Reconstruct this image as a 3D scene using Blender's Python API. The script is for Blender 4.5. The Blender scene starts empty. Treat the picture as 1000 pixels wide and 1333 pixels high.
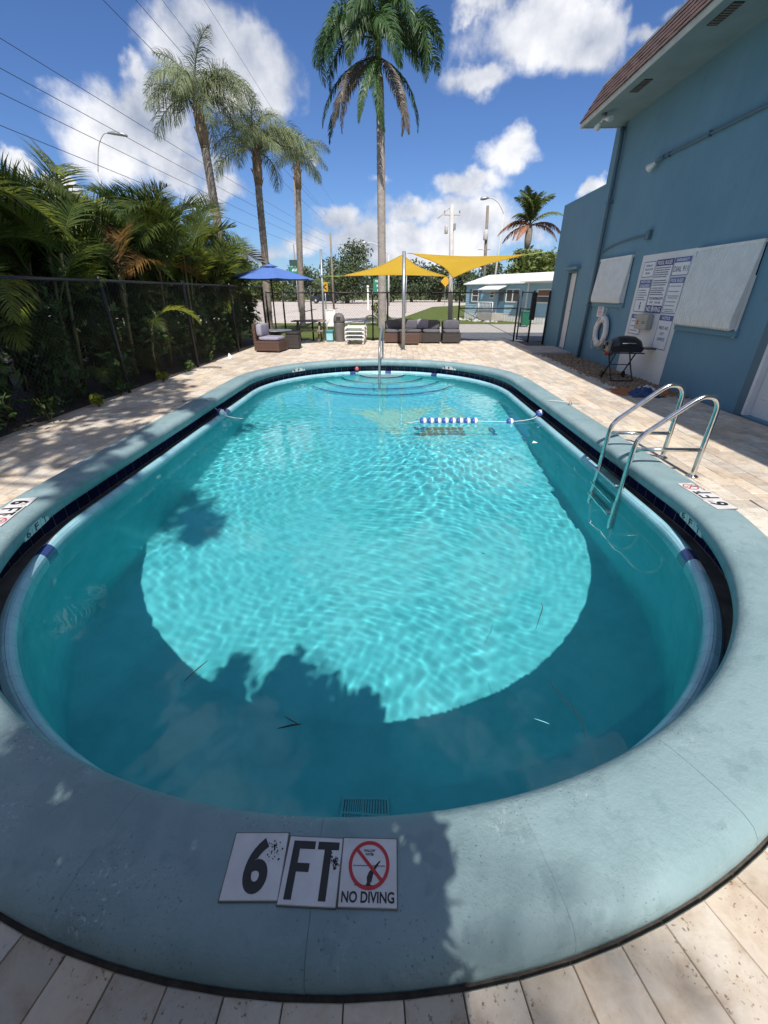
import bpy, math, random
import numpy as np
from mathutils import Vector, Matrix, noise

R = math.radians
scene = bpy.context.scene
COL = scene.collection

# ---------------------------------------------------------------- camera
cam = bpy.data.cameras.new('camera')
cam_o = bpy.data.objects.new('camera', cam)
COL.objects.link(cam_o)
cam.sensor_fit = 'VERTICAL'
cam.sensor_height = 36.0
cam.lens = 552 / 1333 * 36.0
cam.clip_end = 3000
cam.clip_start = 0.02
PITCH = math.atan(286 / 552)
YAW = math.atan(20 / 552 * math.cos(PITCH))
cam_o.location = (0, 0, 1.5)
cam_o.rotation_euler = (R(90) - PITCH, 0, YAW)
scene.camera = cam_o


def pix_dir(x, y):
    """World direction seen at a photograph pixel (used for the sky's clouds only)."""
    a = (x - 500) / 552
    b = (y - 666) / 552
    fw = math.cos(PITCH) - math.sin(PITCH) * b
    dn = math.sin(PITCH) + math.cos(PITCH) * b
    v = Vector((a * math.cos(YAW) - fw * math.sin(YAW), a * math.sin(YAW) + fw * math.cos(YAW), -dn))
    return v.normalized()


def in_view(p, margin=0.06):
    d = Vector(p) - Vector((0, 0, 1.5))
    a = d.x * math.cos(YAW) + d.y * math.sin(YAW)
    f = -d.x * math.sin(YAW) + d.y * math.cos(YAW)
    z = f * math.cos(PITCH) - d.z * math.sin(PITCH)
    v = -f * math.sin(PITCH) - d.z * math.cos(PITCH)
    if z < 0.05:
        return False
    return abs(a / z) < 0.906 + margin and abs(v / z) < 1.208 + margin


# ---------------------------------------------------------------- sun, sky, exposure
SUN = Vector((-0.05, 0.82, -1.0)).normalized()      # direction the light travels
sun = bpy.data.lights.new('sun', 'SUN')
sun.energy = 4.6
sun.angle = R(0.53)
sun.color = (1.0, 0.95, 0.88)
sun.cycles.is_caustics_light = True
sun_o = bpy.data.objects.new('sun', sun)
COL.objects.link(sun_o)
sun_o.rotation_euler = SUN.to_track_quat('-Z', 'Y').to_euler()

world = bpy.data.worlds.new('World')
scene.world = world
world.use_nodes = True
wt = world.node_tree
wt.nodes.clear()


def wn(t, **k):
    n = wt.nodes.new(t)
    for a, b in k.items():
        setattr(n, a, b)
    return n


def wmath(op, a, b=None, c=None, clamp=False):
    n = wn('ShaderNodeMath', operation=op, use_clamp=clamp)
    for i, v in enumerate((a, b, c)):
        if v is None:
            continue
        if isinstance(v, (int, float)):
            n.inputs[i].default_value = v
        else:
            wt.links.new(v, n.inputs[i])
    return n.outputs[0]


def wvec(op, a, b=None):
    n = wn('ShaderNodeVectorMath', operation=op)
    for i, v in enumerate((a, b)):
        if v is None:
            continue
        if isinstance(v, (tuple, list, Vector)):
            n.inputs[i].default_value = tuple(v)
        else:
            wt.links.new(v, n.inputs[i])
    return n.outputs['Value'] if op in ('LENGTH', 'DOT_PRODUCT') else n.outputs['Vector']


def wsmooth(v, lo, hi, to0=0.0, to1=1.0):
    n = wn('ShaderNodeMapRange', interpolation_type='SMOOTHSTEP')
    wt.links.new(v, n.inputs['Value'])
    n.inputs['From Min'].default_value = lo
    n.inputs['From Max'].default_value = hi
    n.inputs['To Min'].default_value = to0
    n.inputs['To Max'].default_value = to1
    return n.outputs['Result']


def wnoise(vec, scale, detail, rough, dist=0.0):
    n = wn('ShaderNodeTexNoise')
    wt.links.new(vec, n.inputs['Vector'])
    n.inputs['Scale'].default_value = scale
    n.inputs['Detail'].default_value = detail
    n.inputs['Roughness'].default_value = rough
    n.inputs['Distortion'].default_value = dist
    return n


sky = wn('ShaderNodeTexSky', sky_type='NISHITA', sun_disc=False)
sky.sun_elevation = math.asin(-SUN.z)
sky.sun_rotation = R(180)
sky.altitude = 0
sky.air_density = 1.0
sky.dust_density = 0.35
sky.ozone_density = 2.2
tc = wn('ShaderNodeTexCoord')
DIR = tc.outputs['Generated']
# cumulus clouds: (pixel centre, half width, half height in pixels, weight)
CL = [((185, 165), 105, 88, 1.1), ((255, 60), 100, 85, 1.1), ((320, 90), 72, 85, 1.1), ((170, 95), 35, 45, .9),
      ((235, 215), 75, 32, .8), ((80, 238), 34, 17, .95), ((15, 213), 30, 17, .8), ((278, 252), 50, 22, .85),
      ((700, 50), 105, 75, 1.0), ((632, 105), 62, 42, 1.0), ((632, 8), 44, 26, .9), ((765, 55), 55, 70, .95),
      ((848, 40), 46, 24, .75), ((905, 0), 60, 22, .75), ((664, 195), 52, 36, .9), ((600, 240), 70, 22, .62),
      ((535, 272), 62, 28, .95), ((446, 285), 52, 26, .95), ((600, 285), 70, 34, .9), ((505, 312), 185, 44, 1.05),
      ((395, 318), 60, 24, .85), ((690, 300), 60, 40, .7), ((772, 240), 26, 20, .9), ((500, 236), 26, 14, .6),
      ((410, 200), 22, 22, .55), ((320, 330), 90, 20, .8), ((60, 330), 120, 25, .8)]
n_big = wnoise(DIR, 5.5, 9.0, 0.56, 0.15)
n_col = n_big.outputs['Fac']
warp = wvec('SCALE', wvec('SUBTRACT', wnoise(DIR, 9.0, 5.0, 0.6).outputs['Color'], (0.5, 0.5, 0.5)))
warp.node.inputs['Scale'].default_value = 0.10
PDIR = wvec('ADD', DIR, warp)


def blobs(vec):
    acc = None
    for (c, hw, hh, w) in CL:
        d = pix_dir(*c)
        rx = (pix_dir(c[0] + hw, c[1]) - pix_dir(c[0] - hw, c[1])).length / 2
        rz = (pix_dir(c[0], c[1] + hh) - pix_dir(c[0], c[1] - hh)).length / 2
        q = wvec('MULTIPLY', wvec('SUBTRACT', vec, d), (1 / rx, 1 / (0.5 * (rx + rz)), 1 / rz))
        f = wmath('MULTIPLY_ADD', wvec('LENGTH', q), -w * 0.9, w)
        acc = f if acc is None else wmath('SMOOTH_MAX', acc, f, 0.15)
    return acc


sep = wn('ShaderNodeSeparateXYZ')
wt.links.new(DIR, sep.inputs[0])
b_in = wmath('MAXIMUM', blobs(PDIR), -1.0)
# the same cumulus field goes on above and behind the picture
field = wnoise(DIR, 2.6, 3.0, 0.5).outputs['Fac']
fmask = wmath('MAXIMUM', wsmooth(sep.outputs['Z'], 0.40, 0.52), wsmooth(sep.outputs['Y'], 0.30, 0.05))
b_out = wmath('MULTIPLY', wmath('MULTIPLY', wmath('SUBTRACT', field, 0.47), 6.0), fmask)
b_out = wmath('SUBTRACT', b_out, wsmooth(fmask, 0.0, 0.5, 1.0, 0.0))
cover = wmath('MAXIMUM', b_in, b_out)
fine = wmath('MULTIPLY', wmath('SUBTRACT', n_col, 0.5), 2.0)
dens_raw = wmath('ADD', wmath('SUBTRACT', cover, 0.11), fine)
dens = wsmooth(dens_raw, 0.0, 0.44)
dens = wmath('MULTIPLY', dens, wsmooth(sep.outputs['Z'], -0.02, 0.03))
# light and grey sides of the cloud bodies
lit = wmath('ADD', wmath('MULTIPLY', wnoise(wvec('ADD', DIR, (0.0, 0.06, 0.10)), 5.5, 9.0, 0.56, 0.15).outputs['Fac'], 1.0), 0.0)
shade = wmath('MULTIPLY_ADD', wmath('SUBTRACT', n_col, lit), 2.6, 0.58, clamp=True)
shade = wmath('ADD', shade, wmath('MULTIPLY', wsmooth(dens_raw, 0.45, 1.2), -0.30), clamp=True)
ramp = wn('ShaderNodeValToRGB')
wt.links.new(shade, ramp.inputs[0])
ramp.color_ramp.elements[0].position = 0.15
ramp.color_ramp.elements[0].color = (0.36, 0.42, 0.55, 1)
ramp.color_ramp.elements[1].position = 0.85
ramp.color_ramp.elements[1].color = (0.95, 0.96, 1.0, 1)
cscale = wvec('SCALE', ramp.outputs['Color'])
cscale.node.inputs['Scale'].default_value = 7.8
tint = wvec('MULTIPLY', sky.outputs['Color'], (0.44, 0.59, 0.86))
mix = wn('ShaderNodeMix', data_type='RGBA')
wt.links.new(dens, mix.inputs['Factor'])
wt.links.new(tint, mix.inputs['A'])
wt.links.new(cscale, mix.inputs['B'])
bg = wn('ShaderNodeBackground')
wt.links.new(mix.outputs['Result'], bg.inputs['Color'])
bg.inputs['Strength'].default_value = 0.105
wo = wn('ShaderNodeOutputWorld')
wt.links.new(bg.outputs[0], wo.inputs['Surface'])

scene.view_settings.view_transform = 'Standard'
scene.view_settings.look = 'None'
scene.view_settings.exposure = 0.35
scene.view_settings.gamma = 1.0
scene.view_settings.use_curve_mapping = False
scene.render.engine = 'CYCLES'
cy = scene.cycles
cy.use_denoising = True
cy.max_bounces = 10
cy.diffuse_bounces = 6
cy.glossy_bounces = 4
cy.transmission_bounces = 6
cy.transparent_max_bounces = 8
cy.sample_clamp_indirect = 6.0
cy.blur_glossy = 0.5
cy.caustics_reflective = False
cy.caustics_refractive = True

# ---------------------------------------------------------------- helpers
ORIGIN = {}


def tag(o, label=None, cat=None, group=None, kind=None):
    if label: o['label'] = label
    if cat: o['category'] = cat
    if group: o['group'] = group
    if kind: o['kind'] = kind
    return o


def thing(name, loc, label=None, cat=None, group=None, kind=None):
    o = bpy.data.objects.new(name, None)
    o.empty_display_size = 0.1
    COL.objects.link(o)
    o.location = loc
    ORIGIN[o] = Matrix.Translation(Vector(loc))
    return tag(o, label, cat, group, kind)


def world_of(o):
    return ORIGIN.get(o, Matrix.Identity(4))


def put(name, mesh, parent=None, mat=None, m=None):
    """Link a mesh object; coordinates are world ones whatever the parent."""
    o = bpy.data.objects.new(name, mesh)
    if mat is not None and not mesh.materials:
        mesh.materials.append(mat)
    COL.objects.link(o)
    m = Matrix.Identity(4) if m is None else m
    o.matrix_basis = m
    ORIGIN[o] = m
    if parent is not None:
        o.parent = parent
        o.matrix_parent_inverse = world_of(parent).inverted()
        chain = parent
    return o


class MB:
    def __init__(self):
        self.v = []
        self.f = []
        self.s = []

    def add(self, vs, fs, smooth=False):
        n = len(self.v)
        self.v += [tuple(p) for p in vs]
        self.f += [tuple(i + n for i in f) for f in fs]
        self.s += [smooth] * len(fs)
        return self

    def box(self, x0, x1, y0, y1, z0, z1, m=None):
        vs = [(x, y, z) for z in (z0, z1) for y in (y0, y1) for x in (x0, x1)]
        if m is not None:
            vs = [m @ Vector(p) for p in vs]
        return self.add(vs, [(0, 2, 3, 1), (4, 5, 7, 6), (0, 1, 5, 4), (2, 6, 7, 3), (0, 4, 6, 2), (1, 3, 7, 5)])

    def bbox(self, x0, x1, y0, y1, z0, z1, b=0.01, m=None):
        """Box with chamfered edges."""
        vs, idx = [], {}
        for ix, x in enumerate((x0, x1)):
            for iy, y in enumerate((y0, y1)):
                for iz, z in enumerate((z0, z1)):
                    sx, sy, sz = (1 - 2 * ix) * b, (1 - 2 * iy) * b, (1 - 2 * iz) * b
                    idx[ix, iy, iz, 0] = len(vs); vs.append((x, y + sy, z + sz))
                    idx[ix, iy, iz, 1] = len(vs); vs.append((x + sx, y, z + sz))
                    idx[ix, iy, iz, 2] = len(vs); vs.append((x + sx, y + sy, z))
        fs = []
        for a in range(2):
            fs.append([idx[a, p, q, 0] for p, q in ((0, 0), (0, 1), (1, 1), (1, 0))])
            fs.append([idx[p, a, q, 1] for p, q in ((0, 0), (0, 1), (1, 1), (1, 0))])
            fs.append([idx[p, q, a, 2] for p, q in ((0, 0), (0, 1), (1, 1), (1, 0))])
        for p in range(2):
            for q in range(2):
                fs.append([idx[p, q, 0, 0], idx[p, q, 1, 0], idx[p, q, 1, 1], idx[p, q, 0, 1]])
                fs.append([idx[p, 0, q, 0], idx[p, 1, q, 0], idx[p, 1, q, 2], idx[p, 0, q, 2]])
                fs.append([idx[0, p, q, 1], idx[1, p, q, 1], idx[1, p, q, 2], idx[0, p, q, 2]])
        for p in range(2):
            for q in range(2):
                for r in range(2):
                    fs.append([idx[p, q, r, 0], idx[p, q, r, 1], idx[p, q, r, 2]])
        c = Vector(((x0 + x1) / 2, (y0 + y1) / 2, (z0 + z1) / 2))
        out = []
        for f in fs:                                     # outward winding
            a, bb, cc = (Vector(vs[i]) for i in f[:3])
            nrm = (bb - a).cross(cc - a)
            mid = sum((Vector(vs[i]) for i in f), Vector()) / len(f)
            out.append(f if nrm.dot(mid - c) >= 0 else f[::-1])
        if m is not None:
            vs = [m @ Vector(p) for p in vs]
        return self.add(vs, out)

    def tube(self, path, r, n=8, cap=True, smooth=True):
        P = [Vector(p) for p in path]
        rs = r if isinstance(r, (list, tuple)) else [r] * len(P)
        vs, fs = [], []
        t0 = (P[1] - P[0]).normalized()
        ref = Vector((0, 0, 1)) if abs(t0.z) < 0.9 else Vector((1, 0, 0))
        u = t0.cross(ref).normalized()
        for i, p in enumerate(P):
            t = (P[min(i + 1, len(P) - 1)] - P[max(i - 1, 0)])
            if t.length < 1e-9:
                t = t0
            t.normalize()
            u = (u - t * u.dot(t))
            if u.length < 1e-6:
                u = t.orthogonal()
            u.normalize()
            w = t.cross(u)
            for k in range(n):
                a = 2 * math.pi * k / n
                vs.append(p + (u * math.cos(a) + w * math.sin(a)) * rs[i])
        for i in range(len(P) - 1):
            for k in range(n):
                a = i * n + k
                b = i * n + (k + 1) % n
                fs.append((a, b, b + n, a + n))
        self.add(vs, fs, smooth)
        if cap:
            m = len(self.v) - len(vs)
            self.f.append(tuple(m + k for k in reversed(range(n)))); self.s.append(False)
            self.f.append(tuple(m + (len(P) - 1) * n + k for k in range(n))); self.s.append(False)
        return self

    def lathe(self, prof, c=(0, 0, 0), n=20, m=None, smooth=True):
        vs, fs = [], []
        for (r, z) in prof:
            for k in range(n):
                a = 2 * math.pi * k / n
                vs.append(Vector((c[0] + r * math.cos(a), c[1] + r * math.sin(a), c[2] + z)))
        for i in range(len(prof) - 1):
            for k in range(n):
                a = i * n + k
                b = i * n + (k + 1) % n
                fs.append((a, b, b + n, a + n))
        fs.append(tuple(reversed(range(n))))
        fs.append(tuple((len(prof) - 1) * n + k for k in range(n)))
        if m is not None:
            vs = [m @ p for p in vs]
        return self.add(vs, fs, smooth)

    def prism(self, poly, axis, a, b):
        """Extrude a 2-D polygon along axis ('x','y','z') from a to b."""
        n = len(poly)

        def pt(p, h):
            return {'x': (h, p[0], p[1]), 'y': (p[0], h, p[1]), 'z': (p[0], p[1], h)}[axis]
        vs = [pt(p, a) for p in poly] + [pt(p, b) for p in poly]
        fs = [tuple(reversed(range(n))), tuple(range(n, 2 * n))]
        fs += [(i, (i + 1) % n, (i + 1) % n + n, i + n) for i in range(n)]
        return self.add(vs, fs)

    def mesh(self, name):
        me = bpy.data.meshes.new(name)
        me.from_pydata(self.v, [], self.f)
        me.polygons.foreach_set('use_smooth', self.s)
        me.update()
        return me

    def build(self, name, mat, parent=None, m=None):
        return put(name, self.mesh(name), parent, mat, m)


def smooth_path(pts, n=6):
    P = [Vector(p) for p in pts]
    out = []
    for i in range(len(P) - 1):
        p0 = P[max(i - 1, 0)]; p1 = P[i]; p2 = P[i + 1]; p3 = P[min(i + 2, len(P) - 1)]
        for k in range(n):
            t = k / n
            out.append(0.5 * ((2 * p1) + (p2 - p0) * t + (2 * p0 - 5 * p1 + 4 * p2 - p3) * t * t + (3 * p1 - p0 - 3 * p2 + p3) * t ** 3))
    out.append(P[-1])
    return out


def frame(origin, right, up):
    r = Vector(right).normalized(); u = Vector(up).normalized(); n = r.cross(u)
    m = Matrix((r, u, n)).transposed().to_4x4()
    m.translation = Vector(origin)
    return m


FONT_CACHE = {}


def text_geo(s, bold=0.0):
    key = (s, bold)
    if key not in FONT_CACHE:
        cu = bpy.data.curves.new('lettering', 'FONT')
        cu.body = s
        cu.size = 1.0
        cu.offset = bold
        cu.resolution_u = 6
        o = bpy.data.objects.new('lettering', cu)
        me = bpy.data.meshes.new_from_object(o)
        vs = np.array([v.co[:] for v in me.vertices])
        fs = [tuple(p.vertices) for p in me.polygons]
        bpy.data.meshes.remove(me)
        bpy.data.objects.remove(o)
        bpy.data.curves.remove(cu)
        lo = vs.min(0); hi = vs.max(0)
        vs = (vs - (lo + hi) / 2) / np.maximum(hi - lo, 1e-6)
        FONT_CACHE[key] = (vs, fs)
    return FONT_CACHE[key]


def text(mb, s, fr, cx, cy, w, h, bold=0.02, lift=0.0):
    """Lay lettering in the plane of frame fr, centred at cx, cy, w by h metres."""
    vs, fs = text_geo(s, bold)
    mb.add([fr @ Vector((cx + v[0] * w, cy + v[1] * h, lift)) for v in vs], fs)


# ---------------------------------------------------------------- materials
def newmat(name):
    m = bpy.data.materials.new(name)
    m.use_nodes = True
    return m, m.node_tree, m.node_tree.nodes['Principled BSDF']


def tnode(nt, t, **k):
    n = nt.nodes.new(t)
    for a, b in k.items():
        setattr(n, a, b)
    return n


def coords(nt, mode):
    if mode == 'world':
        g = tnode(nt, 'ShaderNodeNewGeometry')
        return g.outputs['Position']
    return tnode(nt, 'ShaderNodeTexCoord').outputs['Object']


def noise_node(nt, vec, scale, detail=6, rough=0.55, dist=0.0):
    n = tnode(nt, 'ShaderNodeTexNoise')
    nt.links.new(vec, n.inputs['Vector'])
    n.inputs['Scale'].default_value = scale
    n.inputs['Detail'].default_value = detail
    n.inputs['Roughness'].default_value = rough
    n.inputs['Distortion'].default_value = dist
    return n.outputs['Fac']


def ramp_node(nt, fac, stops):
    r = tnode(nt, 'ShaderNodeValToRGB')
    nt.links.new(fac, r.inputs[0])
    el = r.color_ramp.elements
    while len(el) < len(stops):
        el.new(0.5)
    for e, (p, c) in zip(el, stops):
        e.position = p
        e.color = (*c, 1) if len(c) == 3 else c
    return r.outputs['Color']


def mixcol(nt, fac, a, b, mode='MIX'):
    n = tnode(nt, 'ShaderNodeMix', data_type='RGBA', blend_type=mode)
    for sock, v in (('Factor', fac), ('A', a), ('B', b)):
        if isinstance(v, (int, float)):
            n.inputs[sock].default_value = v
        elif isinstance(v, tuple):
            n.inputs[sock].default_value = (*v, 1)
        else:
            nt.links.new(v, n.inputs[sock])
    return n.outputs['Result']


def bump_in(nt, b, h, strength=0.3, dist=0.01):
    n = tnode(nt, 'ShaderNodeBump')
    n.inputs['Strength'].default_value = strength
    n.inputs['Distance'].default_value = dist
    nt.links.new(h, n.inputs['Height'])
    nt.links.new(n.outputs[0], b.inputs['Normal'])


def pm(name, c1, c2=None, scale=6.0, rough=0.6, metal=0.0, bump=0.0, bscale=60.0, mode='object', rnd=0.0, spec=0.5, detail=6):
    """Principled material: two-tone noise, optional relief and per-object variation."""
    m, nt, b = newmat(name)
    b.inputs['Roughness'].default_value = rough
    b.inputs['Metallic'].default_value = metal
    b.inputs['Specular IOR Level'].default_value = spec
    vec = coords(nt, mode)
    if c2 is None:
        c2 = tuple(x * 0.82 for x in c1)
    f = noise_node(nt, vec, scale, detail)
    col = ramp_node(nt, f, [(0.35, c1), (0.68, c2)])
    if rnd:
        oi = tnode(nt, 'ShaderNodeObjectInfo')
        mr = tnode(nt, 'ShaderNodeMapRange')
        nt.links.new(oi.outputs['Random'], mr.inputs['Value'])
        mr.inputs['To Min'].default_value = 1 - rnd
        mr.inputs['To Max'].default_value = 1 + rnd
        hs = tnode(nt, 'ShaderNodeHueSaturation')
        nt.links.new(mr.outputs[0], hs.inputs['Value'])
        nt.links.new(col, hs.inputs['Color'])
        col = hs.outputs['Color']
    nt.links.new(col, b.inputs['Base Color'])
    if bump:
        bump_in(nt, b, noise_node(nt, vec, bscale, 4), bump, 0.01)
    return m


def leaf_mat(name, c1, c2, trans=0.3, rough=0.45, scale=1.5, rnd=0.25):
    m, nt, b = newmat(name)
    vec = coords(nt, 'world')
    f = noise_node(nt, vec, scale, 4)
    col = ramp_node(nt, f, [(0.32, c1), (0.7, c2)])
    oi = tnode(nt, 'ShaderNodeObjectInfo')
    mr = tnode(nt, 'ShaderNodeMapRange')
    nt.links.new(oi.outputs['Random'], mr.inputs['Value'])
    mr.inputs['To Min'].default_value = 1 - rnd
    mr.inputs['To Max'].default_value = 1 + rnd
    hs = tnode(nt, 'ShaderNodeHueSaturation')
    nt.links.new(mr.outputs[0], hs.inputs['Value'])
    nt.links.new(col, hs.inputs['Color'])
    nt.links.new(hs.outputs['Color'], b.inputs['Base Color'])
    b.inputs['Roughness'].default_value = rough
    b.inputs['Specular IOR Level'].default_value = 0.35
    tr = tnode(nt, 'ShaderNodeBsdfTranslucent')
    nt.links.new(hs.outputs['Color'], tr.inputs['Color'])
    mx = tnode(nt, 'ShaderNodeMixShader')
    mx.inputs[0].default_value = trans
    nt.links.new(b.outputs[0], mx.inputs[1])
    nt.links.new(tr.outputs[0], mx.inputs[2])
    nt.links.new(mx.outputs[0], nt.nodes['Material Output'].inputs['Surface'])
    return m


def paver_mat(name, attr=False):
    """Travertine: warm beige, clouded veins and small dark pits."""
    m, nt, b = newmat(name)
    vec = coords(nt, 'world')
    if attr:
        at = tnode(nt, 'ShaderNodeAttribute', attribute_name='tone')
        rv = at.outputs['Fac']
    else:
        rv = tnode(nt, 'ShaderNodeObjectInfo').outputs['Random']
    shift = tnode(nt, 'ShaderNodeVectorMath', operation='SCALE')
    shift.inputs[0].default_value = (37.0, 91.0, 53.0)
    nt.links.new(rv, shift.inputs['Scale'])
    add = tnode(nt, 'ShaderNodeVectorMath', operation='ADD')
    nt.links.new(vec, add.inputs[0]); nt.links.new(shift.outputs[0], add.inputs[1])
    v2 = add.outputs[0]
    clouds = noise_node(nt, v2, 11.0, 8, 0.66, 0.35)
    base = ramp_node(nt, clouds, [(0.27, (0.45, 0.36, 0.28)), (0.42, (0.61, 0.535, 0.45)), (0.58, (0.71, 0.655, 0.58)), (0.74, (0.61, 0.57, 0.52))])
    mr = tnode(nt, 'ShaderNodeMapRange')
    nt.links.new(rv, mr.inputs['Value'])
    mr.inputs['To Min'].default_value = 0.78
    mr.inputs['To Max'].default_value = 1.07
    mul = tnode(nt, 'ShaderNodeVectorMath', operation='SCALE')
    nt.links.new(base, mul.inputs[0]); nt.links.new(mr.outputs[0], mul.inputs['Scale'])
    hue = tnode(nt, 'ShaderNodeMath', operation='FRACT')
    h2 = tnode(nt, 'ShaderNodeMath', operation='MULTIPLY'); h2.inputs[1].default_value = 7.31
    nt.links.new(rv, h2.inputs[0]); nt.links.new(h2.outputs[0], hue.inputs[0])
    warm = mixcol(nt, hue.outputs[0], (1.05, 0.96, 0.86), (0.97, 0.985, 0.99))
    col = mixcol(nt, 1.0, mul.outputs[0], warm, 'MULTIPLY')
    stain = ramp_node(nt, noise_node(nt, vec, 1.1, 6, 0.6), [(0.42, (1, 1, 1)), (0.72, (0.80, 0.77, 0.74))])
    col = mixcol(nt, 1.0, col, stain, 'MULTIPLY')
    pits = noise_node(nt, v2, 85.0, 3, 0.55)
    pm_ = ramp_node(nt, pits, [(0.615, (1, 1, 1)), (0.68, (0.46, 0.38, 0.31))])
    zone = ramp_node(nt, noise_node(nt, v2, 5.0, 2), [(0.44, (0, 0, 0)), (0.54, (1, 1, 1))])
    pitc = mixcol(nt, zone, (1.0, 1.0, 1.0), pm_)
    col = mixcol(nt, 1.0, col, pitc, 'MULTIPLY')
    nt.links.new(col, b.inputs['Base Color'])
    b.inputs['Roughness'].default_value = 0.62
    b.inputs['Specular IOR Level'].default_value = 0.3
    hb = mixcol(nt, 0.6, clouds, pitc, 'MULTIPLY')
    bump_in(nt, b, hb, 0.35, 0.006)
    return m


def coping_mat():
    """Rough painted concrete: pocks, stains, scuffs to pale undercoat, drips."""
    m, nt, b = newmat('coping_paint')
    vec = coords(nt, 'world')
    base = ramp_node(nt, noise_node(nt, vec, 1.6, 7, 0.6), [(0.3, (0.215, 0.320, 0.342)), (0.7, (0.268, 0.372, 0.390))])
    blot = ramp_node(nt, noise_node(nt, vec, 13.0, 3, 0.5, 0.4), [(0.58, (1, 1, 1)), (0.66, (0.87, 0.89, 0.90))])
    col = mixcol(nt, 1.0, base, blot, 'MULTIPLY')
    drip = ramp_node(nt, noise_node(nt, vec, 5.0, 4, 0.6, 0.3), [(0.45, (1, 1, 1)), (0.62, (0.88, 0.90, 0.90))])
    col = mixcol(nt, 1.0, col, drip, 'MULTIPLY')
    z1 = ramp_node(nt, noise_node(nt, vec, 3.4, 3, 0.5), [(0.56, (0, 0, 0)), (0.66, (1, 1, 1))])
    z2 = ramp_node(nt, noise_node(nt, vec, 60.0, 5, 0.65), [(0.57, (0, 0, 0)), (0.63, (1, 1, 1))])
    chip = mixcol(nt, 1.0, z1, z2, 'MULTIPLY')
    col = mixcol(nt, chip, col, (0.40, 0.47, 0.47))
    pock = noise_node(nt, vec, 130.0, 2, 0.5)
    pk = ramp_node(nt, pock, [(0.65, (1, 1, 1)), (0.70, (0.5, 0.5, 0.5))])
    zone = ramp_node(nt, noise_node(nt, vec, 3.3, 2), [(0.42, (0, 0, 0)), (0.58, (1, 1, 1))])
    pz = mixcol(nt, zone, (1.0, 1.0, 1.0), pk)
    col = mixcol(nt, 1.0, col, pz, 'MULTIPLY')
    nt.links.new(col, b.inputs['Base Color'])
    rr = ramp_node(nt, noise_node(nt, vec, 6.0, 4), [(0.35, (0.42, 0.42, 0.42)), (0.7, (0.62, 0.62, 0.62))])
    nt.links.new(rr, b.inputs['Roughness'])
    b.inputs['Specular IOR Level'].default_value = 0.35
    hb = mixcol(nt, 0.5, noise_node(nt, vec, 45.0, 8, 0.7), pz, 'MULTIPLY')
    bump_in(nt, b, hb, 0.45, 0.010)
    return m


M = {}
M['paver'] = paver_mat('travertine')
M['paver_far'] = paver_mat('travertine_far', True)
M['coping'] = coping_mat()
M['grout'] = pm('joint_sand', (0.10, 0.08, 0.065), (0.05, 0.042, 0.036), 30, 0.9, bump=0.4)
M['navy'] = pm('navy_glazed_tile', (0.008, 0.014, 0.065), (0.013, 0.022, 0.10), 4, 0.18, rnd=0.35)
M['tile_grout'] = pm('tile_grout', (0.62, 0.60, 0.54), (0.48, 0.46, 0.42), 20, 0.85)
M['gutter'] = pm('gutter_concrete', (0.20, 0.185, 0.165), (0.10, 0.09, 0.08), 6, 0.7, bump=0.3)
M['lip'] = pm('pale_blue_lip_tile', (0.32, 0.58, 0.65), (0.27, 0.50, 0.60), 5, 0.28, rnd=0.08, mode='world')
M['lip_navy'] = pm('blue_lip_tile', (0.03, 0.06, 0.22), (0.02, 0.04, 0.16), 5, 0.25)
M['lip_white'] = pm('white_lip_tile', (0.78, 0.82, 0.84), (0.70, 0.76, 0.79), 5, 0.28)
M['steel'] = pm('stainless_steel', (0.72, 0.72, 0.70), (0.55, 0.54, 0.52), 18, 0.16, metal=1.0, bump=0.03)
M['black_metal'] = pm('black_powder_coat', (0.012, 0.012, 0.014), (0.022, 0.022, 0.024), 10, 0.45)
M['galv'] = pm('galvanised_steel', (0.36, 0.38, 0.40), (0.27, 0.29, 0.31), 12, 0.42, metal=0.6)
M['wall'] = pm('blue_wall_paint', (0.112, 0.228, 0.300), (0.094, 0.200, 0.268), 0.9, 0.75, mode='world', bump=0.35, bscale=70, spec=0.25)
M['trim_blue'] = pm('blue_trim_paint', (0.095, 0.165, 0.215), (0.08, 0.145, 0.19), 3, 0.6, mode='world')
def wall_mat():
    """Painted stucco: trowel relief, faint roller patches and run-down streaks."""
    m, nt, b = newmat('blue_wall_paint')
    vec = coords(nt, 'world')
    col = ramp_node(nt, noise_node(nt, vec, 0.9, 7, 0.6), [(0.32, (0.160, 0.296, 0.386)), (0.7, (0.132, 0.258, 0.342))])
    mp = tnode(nt, 'ShaderNodeMapping')
    nt.links.new(vec, mp.inputs['Vector'])
    mp.inputs['Scale'].default_value = (3.0, 5.0, 0.35)
    stk = ramp_node(nt, noise_node(nt, mp.outputs[0], 1.6, 6, 0.65), [(0.45, (1, 1, 1)), (0.74, (0.945, 0.95, 0.95))])
    col = mixcol(nt, 1.0, col, stk, 'MULTIPLY')
    spot = ramp_node(nt, noise_node(nt, vec, 6.0, 5, 0.6), [(0.64, (1, 1, 1)), (0.72, (0.88, 0.90, 0.90))])
    col = mixcol(nt, 1.0, col, spot, 'MULTIPLY')
    nt.links.new(col, b.inputs['Base Color'])
    b.inputs['Roughness'].default_value = 0.72
    b.inputs['Specular IOR Level'].default_value = 0.25
    hb = mixcol(nt, 0.5, noise_node(nt, vec, 9.0, 5, 0.6), noise_node(nt, vec, 65.0, 4, 0.6))
    bump_in(nt, b, hb, 0.55, 0.012)
    return m


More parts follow.
